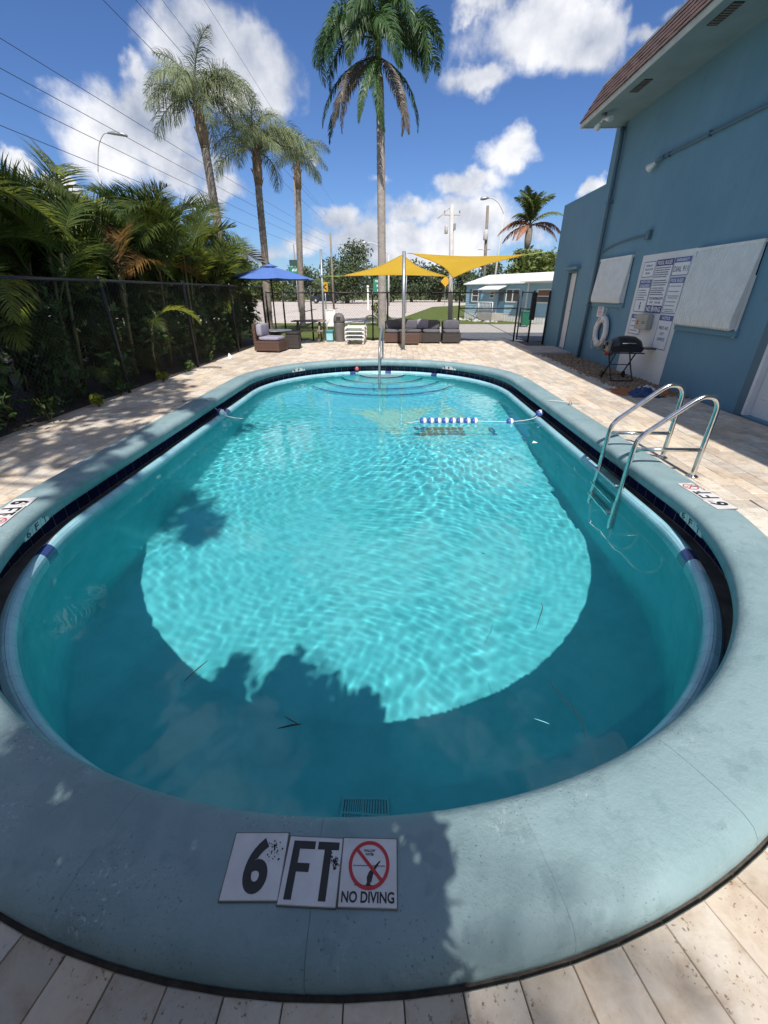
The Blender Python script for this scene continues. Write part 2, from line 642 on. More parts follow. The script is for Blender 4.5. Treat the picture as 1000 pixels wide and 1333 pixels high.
M['wall'] = wall_mat()
M['soffit'] = pm('soffit_paint', (0.185, 0.275, 0.305), (0.15, 0.23, 0.26), 2.2, 0.7, mode='world', bump=0.2, bscale=30)
M['fascia'] = pm('cream_fascia', (0.62, 0.60, 0.54), (0.52, 0.51, 0.47), 5, 0.6, mode='world')
M['shingle'] = pm('brown_red_shingle', (0.155, 0.088, 0.078), (0.080, 0.050, 0.050), 9, 0.9, mode='world', bump=0.5, bscale=160)
M['flash'] = pm('white_flashing', (0.70, 0.70, 0.70), (0.60, 0.61, 0.62), 6, 0.4)
M['vent'] = pm('dark_vent', (0.02, 0.02, 0.024), (0.04, 0.035, 0.03), 20, 0.7)
M['white_paint'] = pm('white_paint', (0.72, 0.73, 0.73), (0.62, 0.63, 0.63), 2.5, 0.55, mode='world', bump=0.15)
M['white_metal'] = pm('white_enamel', (0.74, 0.75, 0.74), (0.66, 0.66, 0.63), 7, 0.38)
M['white_plastic'] = pm('white_plastic', (0.80, 0.81, 0.80), (0.70, 0.71, 0.70), 8, 0.4)
M['sign_white'] = pm('sign_white', (0.75, 0.77, 0.80), (0.70, 0.72, 0.76), 6, 0.4)
M['sign_blue'] = pm('sign_blue', (0.060, 0.115, 0.33), (0.050, 0.10, 0.29), 8, 0.45)
M['sign_navy'] = pm('sign_navy', (0.022, 0.028, 0.14), (0.03, 0.035, 0.16), 8, 0.45)
M['sign_ink'] = pm('sign_ink', (0.07, 0.09, 0.16), (0.05, 0.06, 0.12), 8, 0.6)
M['tile_white'] = pm('marker_tile_white', (0.70, 0.69, 0.69), (0.60, 0.58, 0.57), 12, 0.45, mode='world', bump=0.1)
M['ink'] = pm('black_ink', (0.012, 0.013, 0.016), (0.02, 0.02, 0.022), 30, 0.5)
M['red'] = pm('red_ink', (0.55, 0.025, 0.035), (0.48, 0.02, 0.03), 20, 0.5)
M['red_faded'] = pm('faded_red', (0.50, 0.10, 0.09), (0.40, 0.08, 0.08), 20, 0.6)
M['beige_box'] = pm('beige_plastic', (0.42, 0.40, 0.34), (0.36, 0.34, 0.29), 6, 0.5)
M['ring_white'] = pm('ring_white', (0.74, 0.73, 0.71), (0.60, 0.58, 0.54), 7, 0.6)
M['rope'] = pm('white_rope', (0.70, 0.70, 0.68), (0.55, 0.55, 0.54), 60, 0.8, bump=0.5, bscale=200)
M['float_blue'] = pm('float_blue', (0.05, 0.09, 0.36), (0.04, 0.07, 0.30), 12, 0.4)
M['float_white'] = pm('float_white', (0.80, 0.81, 0.82), (0.72, 0.73, 0.74), 12, 0.4)
M['rubber'] = pm('black_rubber', (0.015, 0.015, 0.016), (0.03, 0.03, 0.03), 16, 0.7)
M['grill_black'] = pm('grill_black', (0.014, 0.014, 0.016), (0.022, 0.02, 0.02), 9, 0.32)
M['grill_grey'] = pm('grill_grey', (0.20, 0.185, 0.16), (0.15, 0.14, 0.12), 9, 0.5)
M['cloth_orange'] = pm('orange_cloth', (0.45, 0.15, 0.05), (0.30, 0.10, 0.04), 18, 0.9, bump=0.6, bscale=30)
M['cloth_blue'] = pm('blue_cloth', (0.04, 0.08, 0.20), (0.03, 0.05, 0.13), 14, 0.9, bump=0.4, bscale=30)
M['gravel'] = pm('gravel', (0.44, 0.31, 0.20), (0.07, 0.05, 0.038), 17, 0.9, mode='world')
M['gravel_bed'] = pm('gravel_bed', (0.13, 0.11, 0.09), (0.07, 0.06, 0.05), 30, 0.95, mode='world', bump=0.6, bscale=90)
M['concrete'] = pm('concrete', (0.44, 0.405, 0.365), (0.35, 0.325, 0.295), 4, 0.85, mode='world', bump=0.25, bscale=60)
M['wood_grey'] = pm('weathered_wood', (0.26, 0.21, 0.17), (0.18, 0.145, 0.12), 7, 0.85, bump=0.4, bscale=40)
M['pole_wood'] = pm('utility_pole_wood', (0.24, 0.20, 0.165), (0.16, 0.135, 0.115), 5, 0.9, bump=0.4, bscale=30)
M['pole_concrete'] = pm('pole_concrete', (0.52, 0.51, 0.49), (0.42, 0.41, 0.40), 5, 0.8)
M['asphalt'] = pm('asphalt', (0.115, 0.125, 0.14), (0.085, 0.093, 0.105), 3, 0.9, mode='world', bump=0.3, bscale=120)
M['road'] = pm('sun_bleached_road', (0.56, 0.49, 0.43), (0.48, 0.425, 0.375), 0.35, 0.9, mode='world', bump=0.2, bscale=60)
M['marking'] = pm('road_marking', (0.68, 0.67, 0.62), (0.55, 0.54, 0.5), 5, 0.8)
M['grass'] = pm('lawn_grass', (0.085, 0.125, 0.028), (0.13, 0.145, 0.05), 1.2, 0.95, mode='world', bump=0.8, bscale=50, spec=0.1)
M['umbrella'] = pm('blue_canvas', (0.085, 0.17, 0.46), (0.075, 0.155, 0.42), 6, 0.8, bump=0.1, bscale=80)
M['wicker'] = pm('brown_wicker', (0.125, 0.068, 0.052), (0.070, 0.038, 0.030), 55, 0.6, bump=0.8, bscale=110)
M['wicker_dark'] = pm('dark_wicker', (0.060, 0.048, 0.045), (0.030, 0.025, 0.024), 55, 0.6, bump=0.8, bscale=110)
M['cushion'] = pm('grey_cushion', (0.115, 0.115, 0.135), (0.09, 0.09, 0.11), 14, 0.9, bump=0.3, bscale=50)
M['cushion_lilac'] = pm('lilac_cushion', (0.30, 0.29, 0.36), (0.24, 0.23, 0.30), 6, 0.9, bump=0.3, bscale=50)
M['trash'] = pm('grey_bin_plastic', (0.135, 0.128, 0.125), (0.11, 0.10, 0.10), 6, 0.6)
M['teal_plastic'] = pm('teal_plastic', (0.05, 0.24, 0.27), (0.04, 0.19, 0.21), 6, 0.5)
M['green_bin'] = pm('green_bin', (0.015, 0.15, 0.085), (0.012, 0.12, 0.07), 6, 0.5)
M['sign_green'] = pm('sign_green', (0.02, 0.19, 0.12), (0.015, 0.16, 0.10), 6, 0.5)
M['sign_dark'] = pm('sign_dark_green', (0.02, 0.06, 0.05), (0.02, 0.05, 0.045), 6, 0.5)
M['sign_yellow'] = pm('sign_yellow', (0.60, 0.33, 0.02), (0.52, 0.28, 0.02), 6, 0.5)
M['house_blue'] = pm('pale_blue_siding', (0.36, 0.53, 0.62), (0.31, 0.48, 0.57), 1.2, 0.6, mode='world')
M['shutter_blue'] = pm('slate_blue_shutter', (0.09, 0.20, 0.29), (0.07, 0.17, 0.25), 3, 0.6)
M['roof_white'] = pm('white_roof', (0.80, 0.79, 0.77), (0.72, 0.71, 0.69), 2, 0.5)
M['glass_dark'] = pm('window_glass', (0.035, 0.035, 0.04), (0.06, 0.05, 0.045), 3, 0.12)
M['blind'] = pm('window_blind', (0.26, 0.12, 0.07), (0.2, 0.09, 0.05), 5, 0.7)
M['car_paint'] = pm('dark_car_paint', (0.018, 0.022, 0.032), (0.02, 0.025, 0.036), 2, 0.2)
M['wire'] = pm('overhead_cable', (0.05, 0.05, 0.055), (0.035, 0.035, 0.04), 5, 0.7)
M['twig'] = pm('wet_twig', (0.05, 0.04, 0.022), (0.03, 0.025, 0.015), 30, 0.6)
M['drain'] = pm('aqua_drain_grate', (0.22, 0.62, 0.66), (0.18, 0.55, 0.60), 12, 0.5)

M['leaf_areca'] = leaf_mat('areca_leaf', (0.034, 0.068, 0.012), (0.095, 0.120, 0.022), 0.32, rnd=0.5)
M['leaf_areca_dry'] = leaf_mat('areca_dry_leaf', (0.17, 0.085, 0.025), (0.24, 0.14, 0.04), 0.28)
M['leaf_yellow'] = leaf_mat('areca_yellow_leaf', (0.16, 0.20, 0.02), (0.22, 0.24, 0.03), 0.35)
M['leaf_royal'] = leaf_mat('royal_leaf', (0.035, 0.085, 0.030), (0.07, 0.125, 0.035), 0.25, rnd=0.2)
M['leaf_royal_dry'] = leaf_mat('royal_dry_leaf', (0.17, 0.14, 0.11), (0.10, 0.085, 0.065), 0.15, rnd=0.2)
M['leaf_queen'] = leaf_mat('queen_leaf', (0.17, 0.21, 0.11), (0.23, 0.265, 0.13), 0.25, rnd=0.25)
M['leaf_coco'] = leaf_mat('coconut_leaf', (0.10, 0.145, 0.045), (0.14, 0.17, 0.055), 0.25)
M['leaf_coco_dry'] = leaf_mat('coconut_dry_leaf', (0.32, 0.14, 0.07), (0.24, 0.10, 0.055), 0.2)
M['leaf_oak'] = leaf_mat('oak_leaf', (0.060, 0.090, 0.045), (0.10, 0.13, 0.06), 0.2, scale=0.5, rnd=0.15)
M['leaf_light'] = leaf_mat('light_leaf', (0.085, 0.125, 0.028), (0.13, 0.155, 0.04), 0.25, scale=0.5, rnd=0.2)
M['leaf_shrub'] = leaf_mat('shrub_leaf', (0.035, 0.085, 0.018), (0.075, 0.13, 0.03), 0.25)
M['bark_royal'] = pm('royal_trunk', (0.36, 0.32, 0.285), (0.25, 0.22, 0.20), 7, 0.85, bump=0.5, bscale=25)
M['crownshaft'] = pm('crownshaft', (0.17, 0.25, 0.06), (0.13, 0.21, 0.05), 5, 0.4)
M['bark_queen'] = pm('queen_trunk', (0.27, 0.23, 0.19), (0.16, 0.135, 0.115), 9, 0.9, bump=0.6, bscale=22)
M['bark_boot'] = pm('leaf_base', (0.30, 0.215, 0.14), (0.17, 0.12, 0.085), 9, 0.9, bump=0.5)
M['bark'] = pm('tree_bark', (0.14, 0.115, 0.09), (0.08, 0.068, 0.055), 8, 0.9, bump=0.6, bscale=25)
M['cane'] = pm('areca_cane', (0.16, 0.155, 0.05), (0.10, 0.085, 0.04), 8, 0.6)
M['soil'] = pm('soil', (0.045, 0.036, 0.026), (0.025, 0.02, 0.016), 12, 0.95, mode='world', bump=0.7, bscale=30)


def sail_mat():
    m, nt, b = newmat('yellow_sail_fabric')
    vec = coords(nt, 'world')
    f = noise_node(nt, vec, 2.0, 4)
    col = ramp_node(nt, f, [(0.3, (0.90, 0.74, 0.24)), (0.7, (0.87, 0.70, 0.22))])
    nt.links.new(col, b.inputs['Base Color'])
    b.inputs['Roughness'].default_value = 0.85
    tr = tnode(nt, 'ShaderNodeBsdfTranslucent')
    nt.links.new(col, tr.inputs['Color'])
    mx = tnode(nt, 'ShaderNodeMixShader')
    mx.inputs[0].default_value = 0.72
    nt.links.new(b.outputs[0], mx.inputs[1])
    nt.links.new(tr.outputs[0], mx.inputs[2])
    nt.links.new(mx.outputs[0], nt.nodes['Material Output'].inputs['Surface'])
    return m


def water_mat():
    m, nt, b = newmat('pool_water')
    b.inputs['Base Color'].default_value = (0.66, 0.985, 1.0, 1)
    b.inputs['Roughness'].default_value = 0.0
    b.inputs['IOR'].default_value = 1.333
    b.inputs['Transmission Weight'].default_value = 1.0
    # thin teal diffuse veil lifts the dark water, standing in for scattered light
    df = tnode(nt, 'ShaderNodeBsdfDiffuse')
    df.inputs['Color'].default_value = (0.02, 0.42, 0.50, 1)
    mx = tnode(nt, 'ShaderNodeMixShader')
    mx.inputs[0].default_value = 0.026
    nt.links.new(b.outputs[0], mx.inputs[1])
    nt.links.new(df.outputs[0], mx.inputs[2])
    nt.links.new(mx.outputs[0], nt.nodes['Material Output'].inputs['Surface'])
    return m


def plaster_mat():
    m, nt, b = newmat('pool_plaster')
    vec = coords(nt, 'world')
    f = noise_node(nt, vec, 1.3, 6, 0.6)
    col = ramp_node(nt, f, [(0.3, (0.155, 0.625, 0.690)), (0.7, (0.205, 0.690, 0.740))])
    st = ramp_node(nt, noise_node(nt, vec, 4.0, 5, 0.6), [(0.42, (1, 1, 1)), (0.70, (0.76, 0.87, 0.86))])
    col = mixcol(nt, 1.0, col, st, 'MULTIPLY')
    nt.links.new(col, b.inputs['Base Color'])
    b.inputs['Roughness'].default_value = 0.8
    b.inputs['Specular IOR Level'].default_value = 0.0
    return m


M['sail'] = sail_mat()
M['water'] = water_mat()
M['plaster'] = plaster_mat()
# ================================================================ the pool
PA = Vector((-0.235, 3.15)); PB = Vector((-0.33, 8.0))
AX = (PB - PA); AXL = AX.length; AX.normalize()
RT = Vector((AX.y, -AX.x))
R0 = 2.6
HALF = math.pi * R0
PERIM = 2 * HALF + 2 * AXL


def cap(s):
    """Centre point and outward normal at arc length s (s = 0 at the near end, running to the right)."""
    s = s % PERIM
    q = HALF / 2
    def nrm(a):
        return RT * math.cos(a) + AX * math.sin(a)
    if s < q:
        return PA, nrm(-math.pi / 2 + s / R0)
    s -= q
    if s < AXL:
        return PA + AX * s, RT
    s -= AXL
    if s < HALF:
        return PB, nrm(s / R0)
    s -= HALF
    if s < AXL:
        return PB - AX * s, -RT
    s -= AXL
    return PA, nrm(math.pi + s / R0)


def cap_xyz(s, r, z):
    c, n = cap(s)
    return (c.x + n.x * r, c.y + n.y * r, z)


def cap_dist(x, y):
    p = Vector((x, y)) - PA
    t = min(max(p.dot(AX), 0), AXL)
    return (Vector((x, y)) - (PA + AX * t)).length


def breaks(s0, s1, step):
    n = max(1, int(math.ceil((s1 - s0) / step)))
    return [s0 + (s1 - s0) * i / n for i in range(n + 1)]


def sweep(mb, s0, s1, prof, step=0.16, smooth=True, caps=True, closed=False):
    ss = breaks(s0, s1, step)
    n = len(prof)
    vs = [cap_xyz(s, r, z) for s in ss for (r, z) in prof]
    fs = []
    for i in range(len(ss) - 1):
        for k in range(n if closed else n - 1):
            a = i * n + k; b = i * n + (k + 1) % n
            fs.append((a, a + n, b + n, b))
    mb.add(vs, fs, smooth)
    if caps:
        mb.add(vs[:n], [tuple(range(n))])
        mb.add(vs[-n:], [tuple(reversed(range(n)))])


pool = thing('swimming_pool', (-0.28, 5.6, 0), kind='structure')
CAUSTIC = []


def pool_part(o):
    CAUSTIC.append(o)
    return o


def zfloor(y):
    t = min(max((y - 5.0) / 4.0, 0), 1)
    t = t * t * (3 - 2 * t)
    return -1.62 + 0.45 * t


# basin: wall, cove and floor
mb = MB()
ss = breaks(0, PERIM, 0.10)[:-1]
rows = []
for (r, k) in [(2.352, None)] * 1:
    pass
ringspec = [(2.352, -0.20, 0), (2.352, -0.35, 0), (2.352, -0.8, 0)] + \
    [(2.352 - 0.09 * (1 - math.cos(a)), 0.09 - 0.09 * math.sin(a), 1) for a in [R(x) for x in (0, 18, 36, 54, 72, 90)]] + \
    [(x, 0.0, 1) for x in (1.8, 1.4, 1.0, 0.6, 0.25, 0.02)]
for (r, z, isf) in ringspec:
    row = []
    for s in ss:
        x, y, _ = cap_xyz(s, r, 0)
        row.append((x, y, zfloor(y) + z if isf else z))
    rows.append(row)
vs = [p for row in rows for p in row]
n = len(ss)
fs = []
for i in range(len(rows) - 1):
    for k in range(n):
        fs.append((i * n + k, (i + 1) * n + k, (i + 1) * n + (k + 1) % n, i * n + (k + 1) % n))
fs.append(tuple((len(rows) - 1) * n + k for k in reversed(range(n))))
mb.add(vs, fs, True)
basin = pool_part(mb.build('basin', M['plaster'], pool))

# gutter trough and the bed behind the tiles
mb = MB()
sweep(mb, 0, PERIM, [(2.62, -0.02), (2.588, -0.03), (2.588, -0.232), (2.44, -0.232), (2.44, -0.30)], smooth=False, caps=False)
mb.build('gutter', M['gutter'], pool)
mb = MB()
sweep(mb, 0, PERIM, [(2.50, -0.236), (2.448, -0.236), (2.444, -0.196), (2.424, -0.161), (2.398, -0.147), (2.384, -0.147), (2.368, -0.156), (2.357, -0.18), (2.350, -0.212), (2.350, -0.31)], smooth=True, caps=False)
pool_part(mb.build('lip_bed', M['tile_grout'], pool))

mb = MB()
sweep(mb, 0, PERIM, [(2.5822, -0.04), (2.5822, -0.222)], smooth=True, caps=False)
mb.build('grout_bed', M['tile_grout'], pool)
# navy tiles on the gutter's back wall
NT = int(round(PERIM / 0.152))
for i in range(NT):
    s0 = PERIM * i / NT + 0.0032; s1 = PERIM * (i + 1) / NT - 0.0032
    mb = MB()
    sweep(mb, s0, s1, [(2.587, -0.045), (2.5815, -0.045), (2.580, -0.047), (2.580, -0.217), (2.587, -0.219)], step=0.08, smooth=False)
    mb.build('wall_tile', M['navy'], pool)

# overflow lip: two courses of tile, a few of them dark blue
dark = {22, 76, 84, 90, 121, 148}
for i in range(NT):
    s0 = PERIM * i / NT + 0.0012; s1 = PERIM * (i + 1) / NT - 0.0012
    mt = M['lip_navy'] if i in dark else (M['lip_white'] if (i + 1) in dark else M['lip'])
    mb = MB()
    sweep(mb, s0, s1, [(2.455, -0.232), (2.449, -0.193), (2.428, -0.156), (2.40, -0.142), (2.388, -0.141), (2.388, -0.150), (2.445, -0.232)], step=0.08, smooth=False)
    pool_part(mb.build('lip_tile', mt, pool))
    mb = MB()
    sweep(mb, s0, s1, [(2.386, -0.141), (2.372, -0.146), (2.356, -0.165), (2.348, -0.19), (2.346, -0.24), (2.346, -0.30), (2.352, -0.30), (2.356, -0.20), (2.386, -0.150)], step=0.08, smooth=False)
    pool_part(mb.build('waterline_tile', M['lip'] if mt is M['lip_white'] else mt, pool))

# coping: painted cast stones with rounded nosing
COPE = [(2.62, -0.045), (2.782, -0.045), (2.785, 0.015), (2.778, 0.045), (2.757, 0.073), (2.72, 0.090), (2.66, 0.098), (2.58, 0.101), (2.50, 0.099), (2.462, 0.093), (2.436, 0.078), (2.423, 0.052), (2.424, 0.02), (2.436, -0.02), (2.452, -0.042), (2.48, -0.045)]
NC = 41
off = -0.02
for i in range(NC):
    s0 = PERIM * i / NC + off + 0.0005; s1 = PERIM * (i + 1) / NC + off - 0.0005
    mb = MB()
    random.seed(i)
    dz = random.uniform(-0.0006, 0.0006)
    sweep(mb, s0, s1, [(r, z + dz) for r, z in COPE], step=0.09, smooth=True, closed=True)
    mb.build('coping_stone', M['coping'], pool)
mb = MB()
sweep(mb, 0, PERIM, [(2.70, -0.05), (2.775, -0.03), (2.778, 0.01), (2.770, 0.040), (2.750, 0.066), (2.715, 0.082), (2.66, 0.0925), (2.58, 0.0955), (2.50, 0.0935), (2.47, 0.087), (2.445, 0.070), (2.433, 0.045), (2.434, 0.02), (2.447, -0.02), (2.50, -0.04)], smooth=True, caps=False)
mb.build('coping_bed', M['coping'], pool)

# entry steps at the far end: pale treads with dark edge tiles
SC = PB + AX * (2.30)
for i, (rad, z) in enumerate([(0.48, -0.29), (0.86, -0.50), (1.22, -0.72), (1.54, -0.95)]):
    def arc(r):
        out = []
        for k in range(29):
            a = math.pi + math.pi * k / 28
            d = RT * math.cos(a) * 1.12 + AX * math.sin(a)
            out.append(SC + d * r)
        return out
    A_ = [p for p in arc(rad) if cap_dist(p.x, p.y) < 2.5]
    poly = [(p.x, p.y) for p in A_] + [(SC + AX * 0.12 + RT * 0.3).to_tuple(), (SC + AX * 0.12 - RT * 0.3).to_tuple()]
    mb = MB()
    n = len(poly)
    zb = z - 0.5
    mb.add([(x, y, z) for x, y in poly] + [(x, y, zb) for x, y in poly], [tuple(range(n))] + [(k, k + n, (k + 1) % n + n, (k + 1) % n) for k in range(n)], False)
    st = pool_part(mb.build('step', M['lip_white'] if i == 0 else M['plaster'], pool))
    mb = MB()
    q = [(p.x, p.y, z + 0.004) for p in arc(rad + 0.003)]
    q2 = [(p.x, p.y, z + 0.004) for p in arc(rad - 0.03)]
    q3 = [(p.x, p.y, z - 0.05) for p in arc(rad + 0.003)]
    keep = [cap_dist(p.x, p.y) < 2.34 for p in arc(rad)]
    m_ = len(q)
    mb.add(q + q2 + q3, [f for k in range(m_ - 1) if keep[k] and keep[k + 1] for f in ((k, k + 1, k + 1 + m_, k + m_), (k + 2 * m_, k + 1 + 2 * m_, k + 1, k))])
    pool_part(mb.build('step_edge_tile', M['lip_navy'], st))

# main drain grate on the floor, near end
dg = pool_part(MB().box(-0.30, -0.02, 1.20, 1.46, -1.617, -1.605).build('drain_frame', M['gutter'], pool))
for k in range(4):
    for j in range(3):
        pass
mb = MB()
for k in range(19):
    x = -0.296 + k * 0.0147
    mb.box(x, x + 0.0092, 1.205, 1.455, -1.604, -1.594)
for y in (1.202, 1.285, 1.365, 1.446):
    mb.box(-0.30, -0.02, y, y + 0.012, -1.594, -1.588)
for x in (-0.30, -0.166, -0.032):
    mb.box(x, x + 0.012, 1.20, 1.46, -1.588, -1.583)
pool_part(mb.build('drain_grate', M['drain'], pool))
# return fittings in the wall
for s, z in ((PERIM - 5.2, -0.5), (PERIM - 3.3, -0.55), (5.6, -0.6)):
    c, n_ = cap(s)
    p = c + n_ * 2.350
    fm = frame((p.x, p.y, z), (-n_.y, n_.x, 0), (0, 0, 1))
    pool_part(MB().lathe([(0.045, -0.004), (0.045, 0.008), (0.03, 0.014), (0.012, 0.014)], n=14, m=fm).build('return_inlet', M['lip_white'], pool))

# water: a real rippled sheet, calm at the near end
STEP = 0.0165
nx = int(5.2 / STEP); ny = int(10.2 / STEP) + 1
xs = -2.9 + STEP * np.arange(nx); ys = 0.55 + STEP * np.arange(ny)
GX, GY = np.meshgrid(xs, ys)
rng = np.random.default_rng(5)
hz = np.zeros_like(GX)
wx = 0.10 * np.sin(1.7 * GX + 0.9 * GY) + 0.12 * np.sin(0.8 * GX - 1.3 * GY + 1.0)
wy = 0.10 * np.sin(1.1 * GX + 1.6 * GY + 2.0) + 0.10 * np.sin(2.3 * GX - 0.7 * GY)
U = GX + wx; V = GY + wy
for k in range(44):
    wl = 0.066 * (0.29 / 0.066) ** rng.random()         # wavelength 0.066 .. 0.29 m
    th = rng.normal(math.pi / 2, 0.95)
    ph = rng.random() * 6.283
    kk = 2 * math.pi / wl
    amp = 0.000125 * (wl / 0.2) ** 1.25 * rng.uniform(0.4, 1.3)
    hz += amp * np.sin(kk * (U * math.cos(th) + V * math.sin(th)) + ph)
rr = np.sqrt((GX + 0.1) ** 2 + (GY - 4.3) ** 2)          # rings from a return jet
hz += 0.0005 * np.sin(2 * math.pi * rr / 0.21) * np.exp(-((rr - 0.55) / 0.5) ** 2)
fade = np.clip((GY - 1.2) / 4.5, 0, 1)
patch = 0.62 + 0.38 * np.sin(1.3 * GX + 0.7 * GY + 0.5) * np.sin(0.9 * GY - 0.6 * GX + 1.0)
hz *= patch * 1.15
fade = 0.62 + 0.48 * fade * fade * (3 - 2 * fade)
hz *= fade
pa = np.array(PA); ax = np.array(AX)
T = np.clip((GX - pa[0]) * ax[0] + (GY - pa[1]) * ax[1], 0, AXL)
D = np.sqrt((GX - pa[0] - T * ax[0]) ** 2 + (GY - pa[1] - T * ax[1]) ** 2)
ok = D < 2.405
idx = -np.ones(ok.shape, int)
sel = np.zeros(ok.shape, bool)
quad = ok[:-1, :-1] & ok[1:, :-1] & ok[:-1, 1:] & ok[1:, 1:]
for dy in (0, 1):
    for dx in (0, 1):
        sel[dy:dy + quad.shape[0], dx:dx + quad.shape[1]] |= quad
idx[sel] = np.arange(sel.sum())
WATER_Z = -0.182
wv = np.stack([GX[sel], GY[sel], hz[sel] + WATER_Z], 1)
J, I = np.nonzero(quad)
wf = np.stack([idx[J, I], idx[J, I + 1], idx[J + 1, I + 1], idx[J + 1, I]], 1)
me = bpy.data.meshes.new('pool_water')
me.from_pydata(wv.tolist(), [], wf.tolist())
me.polygons.foreach_set('use_smooth', [True] * len(me.polygons))
me.update()
water = put('water', me, None, M['water'])
tag(water, kind='structure')
water.cycles.is_caustics_caster = True


# ---------------------------------------------------------------- depth markers
def depth_set(name, c, right, up, label, tilt=0.0):
    """Three 15 cm tiles: 6 / FT / no diving, centred at c."""
    base = frame(c, right, up)
    t = thing(name, c, label, 'depth marker', 'depth markers set in the coping')
    for i in range(3):
        cx = (i - 1) * 0.1555
        fr = base @ Matrix.Translation((cx, (0.004, -0.002, 0.0)[i], 0)) @ Matrix.Rotation((0.035, -0.01, 0.012)[i] + tilt, 4, 'Z')
        tile = MB().bbox(-0.0755, 0.0755, -0.0765, 0.0765, -0.008, 0.0022, 0.0014, fr).build('tile', M['tile_white'], t)
        MB().bbox(-0.0785, 0.0785, -0.0795, 0.0795, -0.010, 0.0004, 0.001, fr).build('grout', M['gutter'], tile)
        lift = 0.0028
        if i == 0:
            mb = MB(); text(mb, '6', fr, 0.004, 0, 0.066, 0.128, 0.035, lift); mb.build('lettering', M['ink'], tile)
            random.seed(3)
            mb = MB()
            for k in range(40):
                x = 0.044 + random.gauss(0, 0.009); y = 0.036 + random.gauss(0, 0.012); s_ = random.uniform(0.0008, 0.0034)
                mb.add([fr @ Vector((x + s_ * math.cos(a + k) * random.uniform(.5, 1.2), y + s_ * math.sin(a + k), lift + 0.0003)) for a in (0, 1.3, 2.6, 3.9, 5.1)], [(0, 1, 2, 3, 4)])
            mb.build('tar_stain', M['ink'], tile)
        elif i == 1:
            mb = MB()
            def bar(x0, x1, y0, y1):
                mb.add([fr @ Vector((x, y, lift)) for x, y in ((x0, y0), (x1, y0), (x1, y1), (x0, y1))], [(0, 1, 2, 3)])
            bar(-0.062, -0.042, -0.066, 0.066); bar(-0.042, 0.000, 0.047, 0.066); bar(-0.042, -0.008, -0.006, 0.014)
            bar(0.008, 0.068, 0.047, 0.066); bar(0.028, 0.048, -0.066, 0.047)
            mb.build('lettering', M['ink'], tile)
            random.seed(4)
            mb = MB()
            for k in range(44):
                x = 0.056 + random.gauss(0, 0.009); y = 0.020 + random.gauss(0, 0.009); s_ = random.uniform(0.0008, 0.0036)
                mb.add([fr @ Vector((x + s_ * math.cos(a + k) * random.uniform(.5, 1.2), y + s_ * math.sin(a + k), lift + 0.0003)) for a in (0, 1.3, 2.6, 3.9, 5.1)], [(0, 1, 2, 3, 4)])
            mb.build('tar_stain', M['ink'], tile)
        else:
            mb = MB(); text(mb, 'NO DIVING', fr, 0, -0.056, 0.138, 0.024, 0.03, lift)
            text(mb, 'SHALLOW', fr, 0, 0.047, 0.032, 0.0065, 0.03, lift); text(mb, 'WATER', fr, 0, 0.038, 0.024, 0.0065, 0.03, lift)
            # diver: head down, body and legs, water line
            fig = [(-0.006, -0.020), (0.006, -0.021), (0.010, -0.004), (0.016, 0.008), (0.030, 0.028), (0.024, 0.026), (0.008, 0.010), (-0.002, 0.002), (-0.007, -0.010)]
            mb.add([fr @ Vector((x + 0.002, y - 0.004, lift)) for x, y in fig], [tuple(range(len(fig)))])
            mb.add([fr @ Vector((0.0 + 0.006 * math.cos(a), -0.030 + 0.007 * math.sin(a), lift)) for a in [k * 0.7 for k in range(9)]], [tuple(range(9))])
            for k in range(20):
                x0 = -0.044 + 0.0044 * k; y0 = 0.010 + 0.0015 * (k % 2); y1 = 0.010 + 0.0015 * ((k + 1) % 2)
                mb.add([fr @ Vector(p) for p in ((x0, y0, lift), (x0 + .0044, y1, lift), (x0 + .0044, y1 + .0016, lift), (x0, y0 + .0016, lift))], [(0, 1, 2, 3)])
            mb.add([fr @ Vector(p) for p in ((-0.038, -0.032, lift), (0.030, -0.033, lift), (0.030, -0.0312, lift), (-0.038, -0.0302, lift))], [(0, 1, 2, 3)])
            mb.build('lettering', M['ink'], tile)
            mb = MB()
            K = 40
            ring = [(math.cos(2 * math.pi * k / K), math.sin(2 * math.pi * k / K)) for k in range(K)]
            mb.add([fr @ Vector((x * 0.056, 0.014 + y * 0.056, lift + .0004)) for x, y in ring] + [fr @ Vector((x * 0.047, 0.014 + y * 0.047, lift + .0004)) for x, y in ring],
                   [(k, (k + 1) % K, (k + 1) % K + K, k + K) for k in range(K)])
            d = 0.0352
            mb.add([fr @ Vector((x, 0.014 + y, lift + .0007)) for x, y in ((-d - .003, d - .003), (-d + .003, d + .003), (d + .003, -d + .003), (d - .003, -d - .003))], [(3, 2, 1, 0)])
            for k in range(7):
                a = math.pi + k * 0.5
                mb.add([fr @ Vector((x, y, lift)) for x, y in ((-.002 , -0.034), (-.002 + .010 * math.cos(a - .2), -0.034 + .007 * math.sin(a - .2)), (-.002 + .010 * math.cos(a + .1), -0.034 + .007 * math.sin(a + .1)))], [(0, 1, 2)])
            mb.build('prohibition_ring', M['red'], tile)
    return t


depth_set('depth_marker', (-0.215, 0.572, 0.1035), (1, 0, 0), (0, 1, 0.02), 'stained 6 FT and no diving tiles in the shaded near coping')
c_, n_ = cap(HALF / 2 - 0.12)
depth_set('depth_marker', (2.398, 3.06, 0.1025), (-0.05, 1, 0), (-1, -0.05, 0), 'white 6 FT tiles on the right coping just before the steel ladder')
a_ = R(12)
depth_set('depth_marker', (-0.235 - 2.60 * math.cos(a_), 3.15 - 2.60 * math.sin(a_), 0.1035), (math.sin(a_), -math.cos(a_), 0), (math.cos(a_), math.sin(a_), 0), 'white 6 FT tiles on the left coping at the picture edge')


